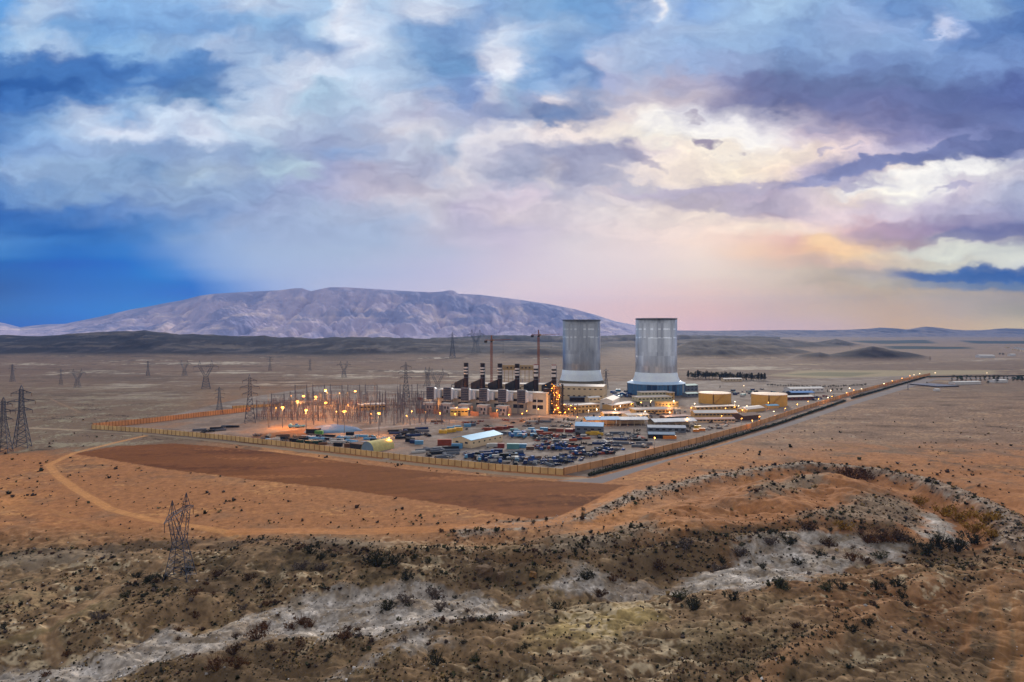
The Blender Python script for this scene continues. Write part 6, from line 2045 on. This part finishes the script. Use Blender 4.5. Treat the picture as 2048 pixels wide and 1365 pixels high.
BL = ['blue', 'deep blue', 'deep blue', 'black', 'black', 'grey', 'sky blue', 'white']
cluster(30, [(935, 912), (985, 906), (1045, 912), (1052, 924), (1000, 928), (940, 922)], ['truck', 'truck', 'box truck', 'scrap', 'container'], BL, 0.2)
cluster(14, [(1045, 918), (1110, 920), (1118, 932), (1050, 930)], ['truck', 'scrap', 'car'], ['black', 'grey', 'deep blue', 'blue', 'brown'], 0.3)
cluster(34, [(1102, 918), (1160, 902), (1225, 895), (1250, 900), (1210, 912), (1130, 928)], ['truck', 'truck', 'scrap', 'car'], ['blue', 'deep blue', 'black', 'black', 'grey', 'grey', 'deep blue'], 0.6)
cluster(20, [(1068, 900), (1080, 890), (1165, 890), (1170, 900), (1100, 902)], ['truck', 'truck', 'scrap'], ['blue', 'blue', 'deep blue', 'black', 'rust'], 0.1)
cluster(22, [(1045, 878), (1110, 868), (1170, 872), (1165, 886), (1060, 888)], ['scrap', 'truck', 'car', 'container'], ['black', 'grey', 'black', 'white', 'deep blue', 'rust', 'grey'], 0.0)
cluster(26, [(1225, 868), (1290, 866), (1290, 884), (1330, 888), (1290, 896), (1200, 892), (1190, 880)], ['scrap', 'scrap', 'car', 'pipes'], ['grey', 'grey', 'black', 'grey', 'deep blue', 'white'], 0.0)
cluster(12, [(1010, 868), (1070, 862), (1090, 868), (1040, 880)], ['truck', 'container', 'box truck'], ['sky blue', 'white', 'black', 'red', 'blue'], 0.0)
cluster(20, [(785, 862), (850, 858), (858, 872), (800, 880)], ['pipes', 'pipes', 'scrap'], ['black', 'black', 'deep blue', 'grey'], 0.1)
cluster(26, [(590, 876), (640, 870), (740, 872), (780, 878), (730, 890), (650, 892)], ['pipes', 'pipes', 'pipes', 'scrap'], ['white', 'white', 'grey', 'sky blue', 'black'], -0.25)
cluster(16, [(820, 902), (900, 896), (925, 905), (900, 918), (850, 912)], ['pipes', 'pipes', 'scrap'], ['grey', 'grey', 'black', 'white'], 0.4)
cluster(10, [(395, 862), (470, 852), (475, 858), (400, 870)], ['pipes', 'scrap'], ['black', 'black', 'grey'], 0.3)
cluster(16, [(1460, 782), (1525, 778), (1570, 783), (1570, 790), (1470, 796)], ['truck', 'scrap', 'container', 'car'], ['deep blue', 'grey', 'black', 'white', 'teal'], 0.0)
cluster(14, [(1100, 836), (1160, 842), (1150, 856), (1060, 858), (1030, 846)], ['car', 'scrap', 'pipes'], ['black', 'grey', 'white', 'brown'], 0.0)
cluster(14, [(1300, 818), (1380, 822), (1390, 830), (1300, 834)], ['car'], ['white', 'grey', 'black', 'white', 'deep blue'], 0.0)
cluster(10, [(1225, 788), (1262, 786), (1262, 796), (1230, 796)], ['container', 'truck'], ['blue', 'deep blue', 'sky blue'], 0.0)
cluster(8, [(1625, 797), (1668, 790), (1672, 796), (1630, 803)], ['car', 'truck'], ['deep blue', 'white', 'red'], 0.4)

cluster(22, [(925, 905), (1060, 905), (1110, 915), (1110, 932), (940, 928)], ['scrap', 'scrap', 'pipes'], ['black', 'grey', 'brown', 'deep blue'], 0.2)
cluster(26, [(1060, 868), (1280, 868), (1290, 896), (1180, 915), (1060, 895)], ['scrap', 'scrap', 'pipes', 'car'], ['black', 'grey', 'brown', 'rust', 'black'], 0.2)
cluster(20, [(860, 845), (1060, 838), (1080, 850), (960, 862), (870, 862)], ['scrap', 'pipes', 'car'], ['black', 'brown', 'rust', 'grey'], 0.1)
cluster(16, [(480, 872), (620, 872), (640, 890), (560, 888)], ['scrap', 'pipes'], ['black', 'brown', 'grey'], 0.1)
cluster(18, [(1400, 846), (1480, 843), (1470, 858), (1330, 868), (1310, 860)], ['car', 'scrap'], ['black', 'grey', 'white', 'brown'], 0.3)

# tarpaulin mound
tp = [(606, 866), (612, 861), (640, 853), (672, 850), (716, 856), (726, 862), (690, 866), (640, 868)]
W = plan(tp)
c0 = W.mean(0)
b = MB(); N = 14
vs = [(0, 0, 2.6)]
R_ = []
for i in range(len(W)):
    for s in range(4):
        q = W[i] * (1 - s / 4) + W[(i + 1) % len(W)] * (s / 4)
        R_.append(q - c0)
for f, z in ((0.45, 2.5), (0.75, 2.0), (0.93, 1.0), (1.0, -0.2)):
    vs += [(q[0] * f, q[1] * f, z + 0.25 * math.sin(i * 2.3)) for i, q in enumerate(R_)]
n = len(R_)
fs = [(0, 1 + i, 1 + (i + 1) % n) for i in range(n)]
for k in range(3):
    fs += [(1 + k * n + i, 1 + (k + 1) * n + i, 1 + (k + 1) * n + (i + 1) % n, 1 + k * n + (i + 1) % n) for i in range(n)]
b._add(vs, fs)
o = b.build('tarpaulin_mound', M('blue_tarpaulin', (44, 84, 130), 0.6, 0, 0.15, 0.1), smooth=True)
o.location = (c0[0], c0[1], 0)
tag(o, 'broad low mound covered by dark blue tarpaulin in front of the switchyard', 'mound')

# ------------------------------------------------------------------ trees, hedges, shrubs
def leaf_mat(name, c, var=0.35):
    return M(name, c, 0.85, 0, var, 0.8, 0.1)


F_DARK = leaf_mat('foliage_dark', (54, 53, 40)); F_OLIVE = leaf_mat('foliage_olive', (66, 66, 44)); F_GREEN = leaf_mat('foliage_green', (52, 70, 40))
F_RUST = leaf_mat('foliage_rust', (90, 62, 42)); F_BROWN = leaf_mat('foliage_brown', (80, 60, 46)); F_YELLOW = leaf_mat('foliage_yellow', (138, 104, 42)); F_GREY = leaf_mat('foliage_grey', (92, 80, 74)); F_HEDGE = leaf_mat('foliage_hedge', (40, 52, 34))
M_BARK = M('bark', (70, 54, 44), 0.9, 0, 0.2, 1)


def make_tree(name, seed, h, w, leaf, columnar=False):
    q = random.Random(seed)
    t = thing(name, 'x', 'tree')
    b = MB().beam((0, 0, -0.4), (0, 0, h * 0.42), h * 0.03, 7, h * 0.02)
    for k in range(4):
        a = q.uniform(0, 6.28)
        b.beam((0, 0, h * (0.25 + 0.05 * k)), (math.cos(a) * w * 0.5, math.sin(a) * w * 0.5, h * (0.5 + 0.08 * k)), h * 0.014, 5, h * 0.006)
    b.build('trunk', M_BARK, t)
    c = MB()
    for k in range(16 if not columnar else 10):
        if columnar:
            z = h * (0.2 + 0.8 * k / 10); r = w * 0.5 * (1.0 - 0.75 * (k / 10) ** 1.6)
            c.quadclump((q.uniform(-0.15, 0.15) * w, q.uniform(-0.15, 0.15) * w, z), r, 34, h * 0.05, q, 1.2)
        else:
            a = q.uniform(0, 6.28); rr = w * 0.5 * q.random() ** 0.5
            z = h * q.uniform(0.38, 0.9)
            f = 1 - 0.55 * ((z / h - 0.38) / 0.52) ** 2
            c.quadclump((math.cos(a) * rr * f, math.sin(a) * rr * f, z), w * q.uniform(0.16, 0.28), 26, h * 0.045, q, 0.8)
    c.build('crown', leaf, t)
    return t


def spread(protos, items, name, cat, group, phrases):
    used = set()
    for k, (u, v, hp) in enumerate(items):
        p = P(u, v)
        i = rnd.randrange(len(protos))
        pr, ph = protos[i]
        o = pr if i not in used else copy_thing(pr, p, rnd.uniform(0, 6.28))
        used.add(i)
        o.location = p; o.rotation_euler = (0, 0, rnd.uniform(0, 6.28))
        s = hp * p.y / FPX / ph
        o.scale = (s * rnd.uniform(0.85, 1.2), s * rnd.uniform(0.85, 1.2), s)
        tag(o, None, cat, group)
        pend(o, phrases[i])
    for i, (pr, ph) in enumerate(protos):
        if i not in used:
            for ch in list(pr.children):
                bpy.data.objects.remove(ch)
            bpy.data.objects.remove(pr)


rt = random.Random(31)
belt = []
for k in range(44):
    f = k / 43
    belt.append((1378 + 152 * f + rt.uniform(-2, 2), 757.5 + 4.0 * f + rt.uniform(-1.6, 1.2), rt.choice([11, 12, 14, 15, 17]) * (1.0 - 0.1 * f)))
spread([(make_tree('belt_tree', 1, 10, 9, F_DARK), 10), (make_tree('belt_tree', 2, 10, 8, F_DARK), 10), (make_tree('belt_tree', 3, 10, 3.4, F_DARK, True), 10), (make_tree('belt_tree', 4, 10, 9, F_OLIVE), 10)], belt, 'belt_tree', 'tree', 'trees of the dark belt behind the tanks', ['dark round tree', 'dark dense tree', 'dark slender cypress', 'olive brown tree'])
landmark('the dark tree belt', P(1455, 762))
yardt = [(1128, 845, 9), (1136, 846, 10), (1163, 848, 8), (1172, 846, 9), (1180, 845, 10), (1188, 838, 9), (1152, 849, 6), (1276, 816, 13), (1284, 817, 9), (1292, 818, 8), (1301, 816, 11), (1270, 818, 7), (1248, 823, 6), (1238, 824, 6), (1350, 830, 8), (1360, 831, 7), (1322, 828, 6), (1268, 866, 8), (1275, 867, 9), (1280, 865, 7), (1370, 862, 6), (1380, 861, 7), (1296, 839, 6), (1304, 840, 7), (1440, 776, 5), (1060, 843, 5), (1070, 842, 6), (1078, 841, 5), (1330, 842, 5), (1655, 785, 6), (1665, 784, 7), (1674, 783, 6), (1683, 783, 7)]
spread([(make_tree('yard_tree', 11, 8, 5, F_DARK), 8), (make_tree('yard_tree', 12, 8, 5.5, F_GREEN), 8), (make_tree('yard_tree', 13, 8, 3, F_DARK, True), 8)], yardt, 'yard_tree', 'tree', 'trees among the plant buildings', ['dark bushy tree', 'green bushy tree', 'dark slender conifer'])
orch = [(1535 + 195 * k / 37 + rt.uniform(-1, 1), 772.5 + 3.5 * math.sin(k / 37 * 3.0) + rt.uniform(-.6, .6), rt.choice([4, 5, 5, 6])) for k in range(38)]
spread([(make_tree('orchard_tree', 21, 5, 4.5, F_OLIVE), 5), (make_tree('orchard_tree', 22, 5, 4.2, F_DARK), 5)], orch, 'orchard_tree', 'tree', 'low trees in a row behind the sheds', ['low olive tree', 'low dark tree'])
fart = [(1905 + (k % 16) * 9.2 + rt.uniform(-2, 2), 757 + 3.2 * (k // 16) + rt.uniform(-.6, .6), rt.choice([4, 5, 5, 7])) for k in range(48)] + [(1922, 763, 12), (1994, 766, 11), (1988, 762, 9), (2036, 764, 12), (2044, 765, 11), (2028, 763, 9), (1976, 769, 7), (1854, 768, 4), (1800, 790, 3), (2006, 712, 6), (2000, 711, 5)]
spread([(make_tree('roadside_tree', 31, 6, 4.5, F_DARK), 6), (make_tree('roadside_tree', 32, 6, 4, F_GREEN), 6)], fart, 'roadside_tree', 'tree', 'trees along the far right road', ['small dark tree', 'small green tree'])
sap = []
for k in range(70):
    f = k / 69
    u = 1188 + (1500 - 1188) * f; v = np.interp(u, [1128, 1250, 1400, 1500], [950, 923, 885, 857]) + 6.5 * (1 - 0.3 * f) + rt.uniform(-1, 1)
    sap.append((u, v, rt.choice([4, 5, 6, 7]) * (1 - 0.35 * f)))
spread([(make_tree('sapling', 41, 3, 1.8, F_DARK), 3), (make_tree('sapling', 42, 3, 1.4, F_DARK, True), 3)], sap, 'sapling', 'sapling', 'saplings along the outside of the right wall', ['dark sapling', 'thin dark sapling'])


def hedge(label, pts, h, w):
    W = [P(*q) for q in pts]
    o0 = W[0]
    q = random.Random(len(pts) * 7 + int(pts[0][0]))
    b = MB(); core = MB()
    for a, c in zip(W[:-1], W[1:]):
        L = (c - a).length
        n = max(1, int(L / 1.3))
        for i in range(n):
            p = a.lerp(c, (i + q.random()) / n)
            z = tz(p.x, p.y)
            hh = h * q.uniform(0.75, 1.12)
            b.quadclump((p.x - o0.x + q.uniform(-.3, .3), p.y - o0.y + q.uniform(-.3, .3), z - o0.z + hh * 0.55), w * 0.62, 14, 0.55, q, hh / w * 0.9)
        m = max(1, int(L / 10))
        for i in range(m):
            p = a.lerp(c, i / m) - o0; r = a.lerp(c, (i + 1) / m) - o0
            core.beam((p.x, p.y, p.z + h * 0.35), (r.x, r.y, r.z + h * 0.35), h * 0.42, 6)
    t = thing('hedge', label, 'hedge', o0)
    b.build('foliage', F_HEDGE, t)
    core.build('branches', F_DARK, t)


hedge('long dark clipped hedge beside the asphalt road, nearest part', [(1178, 952.5), (1250, 934), (1400, 896), (1560, 848), (1690, 803)], 2.6, 3.4)
hedge('shorter dark hedge beyond the gap where the road turns in', [(1703, 798), (1760, 782), (1850, 756)], 2.8, 4.0)
hedge('thin dark hedge along the far road toward the right edge', [(1852, 755.3), (1920, 753.6), (2060, 752.6)], 2.4, 4.0)


# ------------------------------------------------------------------ desert shrubs
def make_shrub(seed, leaf, r=1.5, flat=0.75, n=9):
    q = random.Random(seed)
    c = MB()
    for k in range(n):
        a = q.uniform(0, 6.28); rr = r * 0.8 * q.random() ** 0.6
        c.quadclump((math.cos(a) * rr, math.sin(a) * rr, r * flat * q.uniform(0.2, 0.95)), r * q.uniform(0.2, 0.42), 22, r * 0.095, q, 0.85)
    for k in range(30):
        a = q.uniform(0, 6.28); w_ = q.uniform(0.4, 1.05)
        c.beam((0, 0, -0.2), (math.cos(a) * r * w_, math.sin(a) * r * w_, r * flat * q.uniform(0.5, 1.5)), r * 0.03, 3, r * 0.008)
    o = c.build('shrub', leaf)
    return o


SHR = {'dark green': [make_shrub(s, F_DARK, 1.5, 0.8) for s in (1, 2)], 'olive': [make_shrub(3, F_OLIVE, 1.5, 0.75)], 'rust brown': [make_shrub(s, F_RUST, 1.5, 0.75) for s in (5, 6)], 'brown': [make_shrub(7, F_BROWN, 1.5, 0.65)], 'yellow': [make_shrub(9, F_YELLOW, 1.5, 0.7, 14)], 'grey twiggy': [make_shrub(11, F_GREY, 1.5, 0.6)]}
SH_USED = set()
SHRUB_XY = []
n_shrub = 0


def shrub(kind, u, v, wpx, tall=1.0):
    global n_shrub
    p = P(u, v)
    pr = rnd.choice(SHR[kind])
    if pr.name not in SH_USED:
        o = pr; SH_USED.add(pr.name)
    else:
        o = pr.copy(); COL.objects.link(o)
    s = wpx * p.y / FPX / 2.8
    o.location = p; o.rotation_euler = (0, 0, rnd.uniform(0, 6.28)); o.scale = (s, s * rnd.uniform(0.85, 1.2), s * tall)
    tag(o, None, 'shrub', 'desert shrubs')
    pend(o, '%s %s shrub' % ('large' if wpx > 30 else 'small' if wpx < 15 else 'mid-sized', kind))
    SHRUB_XY.append((p.x, p.y)); n_shrub += 1


landmark('the bottom left gravel', P(330, 1290)); landmark('the pale gravel middle', P(880, 1205)); landmark('the right gravel bed', P(1520, 1130)); landmark('the big boulders', P(1010, 1142))
landmark('the yellow reeds', P(1930, 1030)); landmark('the grassy mound', P(745, 1345)); landmark('the bottom right scarp', P(1680, 1275)); landmark('the track fork', P(345, 1108)); landmark('the field corner', P(1255, 975)); landmark('the rubble arc top', P(1620, 935)); landmark('the bare sandy slope', P(1200, 1250)); landmark('the wheel tracks', P(2000, 1260)); landmark('the dark thicket bank', P(800, 1130)); landmark('the left track bend', P(110, 935))
landmark('the debris strip', P(1000, 1055)); landmark('the dark thicket bottom', P(480, 1310)); landmark('the right thicket', P(1890, 1100)); landmark('the ploughed field edge', P(700, 985))
for q in ('dark green 274 1156 26,dark green 298 1164 30,dark green 328 1160 30,dark green 373 1147 34,brown 434 1153 36,brown 496 1160 34,dark green 534 1166 28,rust brown 390 1194 30,olive 250 1194 24,dark green 623 1110 38,dark green 642 1120 30,grey twiggy 602 1138 40,grey twiggy 643 1140 34,'
          'rust brown 534 1211 20,brown 551 1206 18,rust brown 390 1242 24,rust brown 357 1262 22,rust brown 356 1283 12,rust brown 133 1292 24,rust brown 130 1217 14,rust brown 513 1278 46,rust brown 530 1262 36,rust brown 583 1256 34,rust brown 604 1250 38,rust brown 622 1255 30,brown 466 1308 44,rust brown 432 1340 54,rust brown 475 1336 44,rust brown 689 1280 34,rust brown 90 1352 24,brown 469 1275 20,dark green 7 1258 26,grey twiggy 192 1237 30,grey twiggy 209 1240 26,rust brown 600 1290 26,brown 540 1300 30,'
          'dark green 873 1330 46,olive 948 1318 30,dark green 1052 1297 22,dark green 1038 1306 22,dark green 755 1134 60,dark green 790 1142 44,dark green 814 1160 36,grey twiggy 810 1204 40,grey twiggy 868 1178 44,dark green 775 1218 40,grey twiggy 880 1220 40,dark green 1114 1216 36,brown 1198 1193 36,dark green 1172 1143 40,rust brown 1227 1142 26,rust brown 1268 1139 16,brown 1320 1119 44,grey twiggy 1371 1096 44,olive 1358 1200 40,dark green 1388 1214 40,dark green 892 1362 20,dark green 926 1288 18,'
          'rust brown 1690 960 46,rust brown 1708 961 50,rust brown 1730 959 40,yellow 1890 1013 50,yellow 1915 1020 46,yellow 1950 1040 50,yellow 1972 1045 54,yellow 1985 1058 46,yellow 1840 998 34,yellow 1688 1058 34,rust brown 1735 1078 50,rust brown 1765 1082 54,brown 1800 1080 50,dark green 1880 1098 60,dark green 1915 1102 56,dark green 1850 1104 50,dark green 1945 1090 46,rust brown 1704 1122 36,brown 1735 1122 30,olive 1760 1118 32,dark green 1639 1112 28,dark green 1598 1128 28,dark green 1526 1138 22,dark green 1444 1138 24,olive 1563 1180 44,olive 1652 1182 34,dark green 1683 1178 36,dark green 1754 1178 34,dark green 1793 1174 36,dark green 1805 1196 28,dark green 1464 1210 40,dark green 1386 1220 34,olive 1362 1200 30,rust brown 1498 1243 28,brown 1588 1258 26,dark green 1734 1252 30,dark green 1704 1264 34,dark green 1813 1210 24,dark green 1663 1270 20,dark green 1560 1180 26,brown 1660 1080 40,brown 1620 1072 40,dark green 1580 1080 36,grey twiggy 1540 1086 40,grey twiggy 1480 1100 44,grey twiggy 1440 1112 40').split(','):
    a = q.rsplit(' ', 3)
    shrub(a[0], float(a[1]), float(a[2]), float(a[3]))
rsn = random.Random(77)
tries = 0
while n_shrub < 296 and tries < 4000:
    tries += 1
    poly = rsn.choice(THICK[:4] + [THICK[4], THICK[5], THICK[6]] + [BLUFF] * 2 + [ARC] * 2 + [SCARP] + [RIVER] * 2)
    if poly is BLUFF or poly is ARC or poly is SCARP or poly is RIVER:
        i = rsn.randrange(len(poly) - 1); f = rsn.random()
        x, y = poly[i] * (1 - f) + poly[i + 1] * f
        k = 8 if poly is not RIVER else 30
        x += rsn.gauss(0, k); y += rsn.gauss(0, k * 0.7)
    else:
        i = rsn.randrange(len(poly)); j = rsn.randrange(len(poly)); f = rsn.random()
        x, y = poly[i] * (1 - f) + poly[j] * f
    z = tz(x, y)
    if y < 195 or y > 520:
        continue
    u = x / y * FPX + 1024
    v = 660 + (CAM_H - z) * FPX / y
    if not (5 < u < 2043 and 940 < v < 1358) or (880 < u < 1060 and 1030 < v < 1060):
        continue
    if any((x - a) ** 2 + (y - b) ** 2 < 4.5 for a, b in SHRUB_XY):
        continue
    kind = rsn.choice(['dark green', 'dark green', 'dark green', 'olive', 'brown', 'grey twiggy'] + (['rust brown'] if u < 720 else ['brown']))
    shrub(kind, u, v, rsn.uniform(9, 22) * (1.1 if y < 260 else 0.8))

# low scrub tufts: countless, one object
def build_scrub():
    r = np.random.RandomState(5)
    N = 230000
    # even in the picture's depth so that tufts thin out naturally with distance
    k = r.uniform(175, 900, N); y = CAM_H * FPX / k
    x = (r.uniform(-1, 1, N)) * 0.86 * y
    n1 = fbm(x, y, 26, 3, 90); n2 = fbm(x, y, 90, 3, 94)
    dens = 0.10 + 0.5 * sm(n1 + n2, 0.0, 0.6)
    nearz = sm(y, 350, 300)
    dens = dens * (0.35 + 0.9 * nearz)
    band = sm(seg_dist(x, y, ARC), 16, 4); bl = sm(seg_dist(x, y, BLUFF), 16, 3)
    dens = dens + 0.7 * band + 0.5 * bl
    for q in THICK:
        dens = dens + 0.55 * sm(poly_sd(x, y, q), 3, -3) * sm(n1, -0.25, 0.3)
    for q in (G1, G2, G3):
        dens = dens * (1 - 0.75 * sm(poly_sd(x, y, q), 3, -3))
    dens = dens + 0.4 * sm(seg_dist(x, y, plan([(-60, 1120), (60, 1108), (160, 1096), (300, 1085), (420, 1080), (520, 1085)])), 12, 3)
    br = sm(poly_sd(x, y, plan([(1300, 1380), (1340, 1310), (1480, 1280), (1620, 1262), (1700, 1250), (1640, 1300), (1560, 1345), (1480, 1390)])), 4, -4)
    dens = dens + 0.55 * br
    for q in ([(1495, 1012), (1530, 985), (1580, 965), (1640, 962), (1650, 978), (1600, 990), (1560, 1005), (1520, 1018)], [(1590, 1050), (1650, 1030), (1720, 1000), (1800, 985), (1850, 1010), (1820, 1050), (1700, 1056)], [(1060, 1110), (1120, 1080), (1220, 1060), (1290, 1040), (1330, 1060), (1250, 1095), (1150, 1122)]):
        dens = dens + 0.7 * sm(poly_sd(x, y, plan(q)) + n1 * 12, 7, -7)
    keep = (r.uniform(0, 1, N) < dens * 0.42) & (poly_sd(x, y, FIELD) > 1.0) & (poly_sd(x, y, PLANT) > 3) & (poly_sd(x, y, ROAD) > 2) & (seg_dist(x, y, LANE) > 5)
    for pts, wd, c in TRACKS:
        keep &= seg_dist(x, y, pts) > wd + 0.4
    x = x[keep]; y = y[keep]
    n = len(x)
    z = terrain(x, y)
    s = np.clip(r.lognormal(math.log(0.30), 0.5, n), 0.12, 1.1) * np.clip(y / 250, 0.8, 1.9)
    B = 6
    V = np.empty((n, B * 4, 3)); 
    for b_ in range(B):
        a = r.uniform(0, 6.28, n); t = r.uniform(0.35, 1.2, n)
        dx, dy = np.cos(a) * s, np.sin(a) * s
        px, py = -np.sin(a) * s * 0.55, np.cos(a) * s * 0.55
        ox, oy = r.uniform(-0.3, 0.3, n) * s, r.uniform(-0.3, 0.3, n) * s
        zt = z + s * t
        for q, (cx, cy, cz) in enumerate(((x + ox - px, y + oy - py, z - 0.05), (x + ox + px, y + oy + py, z - 0.05), (x + ox + px * 0.8 + dx * 0.8, y + oy + py * 0.8 + dy * 0.8, zt), (x + ox - px * 0.8 + dx * 0.8, y + oy - py * 0.8 + dy * 0.8, zt))):
            V[:, b_ * 4 + q, 0] = cx; V[:, b_ * 4 + q, 1] = cy; V[:, b_ * 4 + q, 2] = cz
    V = V.reshape(-1, 3).astype(np.float32)
    nq = n * B
    me = bpy.data.meshes.new('scrub_tufts')
    me.vertices.add(len(V)); me.vertices.foreach_set('co', V.ravel())
    me.loops.add(nq * 4); me.loops.foreach_set('vertex_index', np.arange(nq * 4, dtype=np.int32))
    me.polygons.add(nq); me.polygons.foreach_set('loop_start', np.arange(0, nq * 4, 4, dtype=np.int32))
    me.update(calc_edges=True)
    for m in (F_DARK, F_OLIVE, F_BROWN, F_GREY, leaf_mat('dry_grass', (140, 116, 78))):
        me.materials.append(m)
    mi = np.repeat(r.choice([0, 0, 0, 1, 1, 2, 2, 3, 4, 4], n), B).astype(np.int32)
    me.polygons.foreach_set('material_index', mi)
    o = bpy.data.objects.new('scrub_tufts', me); COL.objects.link(o)
    o['kind'] = 'stuff'
    print('scrub', n)


build_scrub()


# stones on the gravel and rubble along the arc
def build_stones():
    r = np.random.RandomState(15)
    N = 90000
    k = r.uniform(260, 900, N); y = CAM_H * FPX / k
    x = (r.uniform(-1, 1, N)) * 0.86 * y
    d = np.full(N, 0.012)
    for q in (G1, G2, G3, G4, G5):
        d = np.maximum(d, 0.34 * sm(poly_sd(x, y, q), 3, -3))
    d = np.maximum(d, 0.3 * sm(seg_dist(x, y, ARC), 12, 4))
    d = np.where(y > 330, np.minimum(d, 0.3) * (d > 0.05), d)
    keep = r.uniform(0, 1, N) < d
    x = x[keep]; y = y[keep]; n = len(x)
    z = terrain(x, y)
    s = r.uniform(0.12, 0.34, n) * (1 + 1.2 * (r.uniform(0, 1, n) > 0.95))
    base = np.array([(1, 0, 0), (-.5, .87, 0), (-.5, -.87, 0), (.4, .5, .7), (-.6, .1, .75), (.3, -.6, .65), (0, 0, -.4)])
    V = base[None] * s[:, None, None] * r.uniform(0.65, 1.35, (n, 7, 3))
    V[..., 0] += x[:, None]; V[..., 1] += y[:, None]; V[..., 2] += z[:, None] + 0.02
    F = np.array([(0, 1, 3), (1, 4, 3), (1, 2, 4), (2, 5, 4), (2, 0, 5), (0, 3, 5), (3, 4, 5)])
    FF = (F[None] + (np.arange(n) * 7)[:, None, None]).reshape(-1, 3)
    me = bpy.data.meshes.new('gravel_stones')
    me.vertices.add(n * 7); me.vertices.foreach_set('co', V.reshape(-1).astype(np.float32))
    nf = len(FF)
    me.loops.add(nf * 3); me.loops.foreach_set('vertex_index', FF.astype(np.int32).ravel())
    me.polygons.add(nf); me.polygons.foreach_set('loop_start', np.arange(0, nf * 3, 3, dtype=np.int32))
    me.update(calc_edges=True)
    for m in (M('stone_pale', (196, 192, 190), 0.9, 0, 0.1, 1), M('stone_grey', (140, 134, 130), 0.9, 0, 0.15, 1), M('stone_dark', (84, 76, 70), 0.9, 0, 0.15, 1)):
        me.materials.append(m)
    me.polygons.foreach_set('material_index', np.repeat(r.choice([0, 1, 1, 2], n), 7).astype(np.int32))
    o = bpy.data.objects.new('gravel_stones', me); COL.objects.link(o)
    o['kind'] = 'stuff'
    print('stones', n)


build_stones()

# boulders of the collapsed bank
ROCK = M('bank_rock', (104, 84, 66), 0.9, 0, 0.25, 0.5, 0.1, bump=0.8)
ROCK2 = M('bank_rock_yellow', (128, 96, 62), 0.9, 0, 0.2, 0.5, 0.1, bump=0.8)
for k, (u, v, w, hh, yl, lab) in enumerate(((968, 1140, 44, 24, 0, 'big pale flat-topped boulder fallen from the river bank'), (1001, 1147, 24, 18, 0, 'mid-sized blocky boulder right of the big flat-topped boulder'), (1066, 1139, 20, 14, 1, 'yellowish round boulder at the right end of the broken bank'), (948, 1152, 22, 14, 0, 'grey slumped boulder at the left foot of the big flat-topped one'), (1048, 1146, 12, 7, 1, 'small yellowish boulder left of the round yellowish one'))):
    p = P(u, v) + Vector((0, 0, -0.5))
    s = w * p.y / FPX / 2 * 0.85
    hh *= 0.85
    q = np.random.RandomState(k + 3)
    bm = MB(); N = 9; rings = []
    for a in np.linspace(-0.7, 1.5, 6):
        rings.append((max(0.02, math.cos(a)) ** 0.35, math.sin(a)))
    bm.lathe([(max(0.05, r_), z_) for r_, z_ in rings], N)
    bm.v = [(x * s * (1 + 0.28 * q.uniform(-1, 1)), y * s * 0.8 * (1 + 0.22 * q.uniform(-1, 1)), min(z * hh * p.y / FPX * (1 + 0.12 * q.uniform(-1, 1)), hh * p.y / FPX * 0.9)) for x, y, z in bm.v]
    o = bm.build('boulder', ROCK2 if yl else ROCK)
    o.location = p; o.rotation_euler = (0, 0, k * 1.1)
    tag(o, lab, 'boulder', 'boulders of the broken bank')

settle_labels()
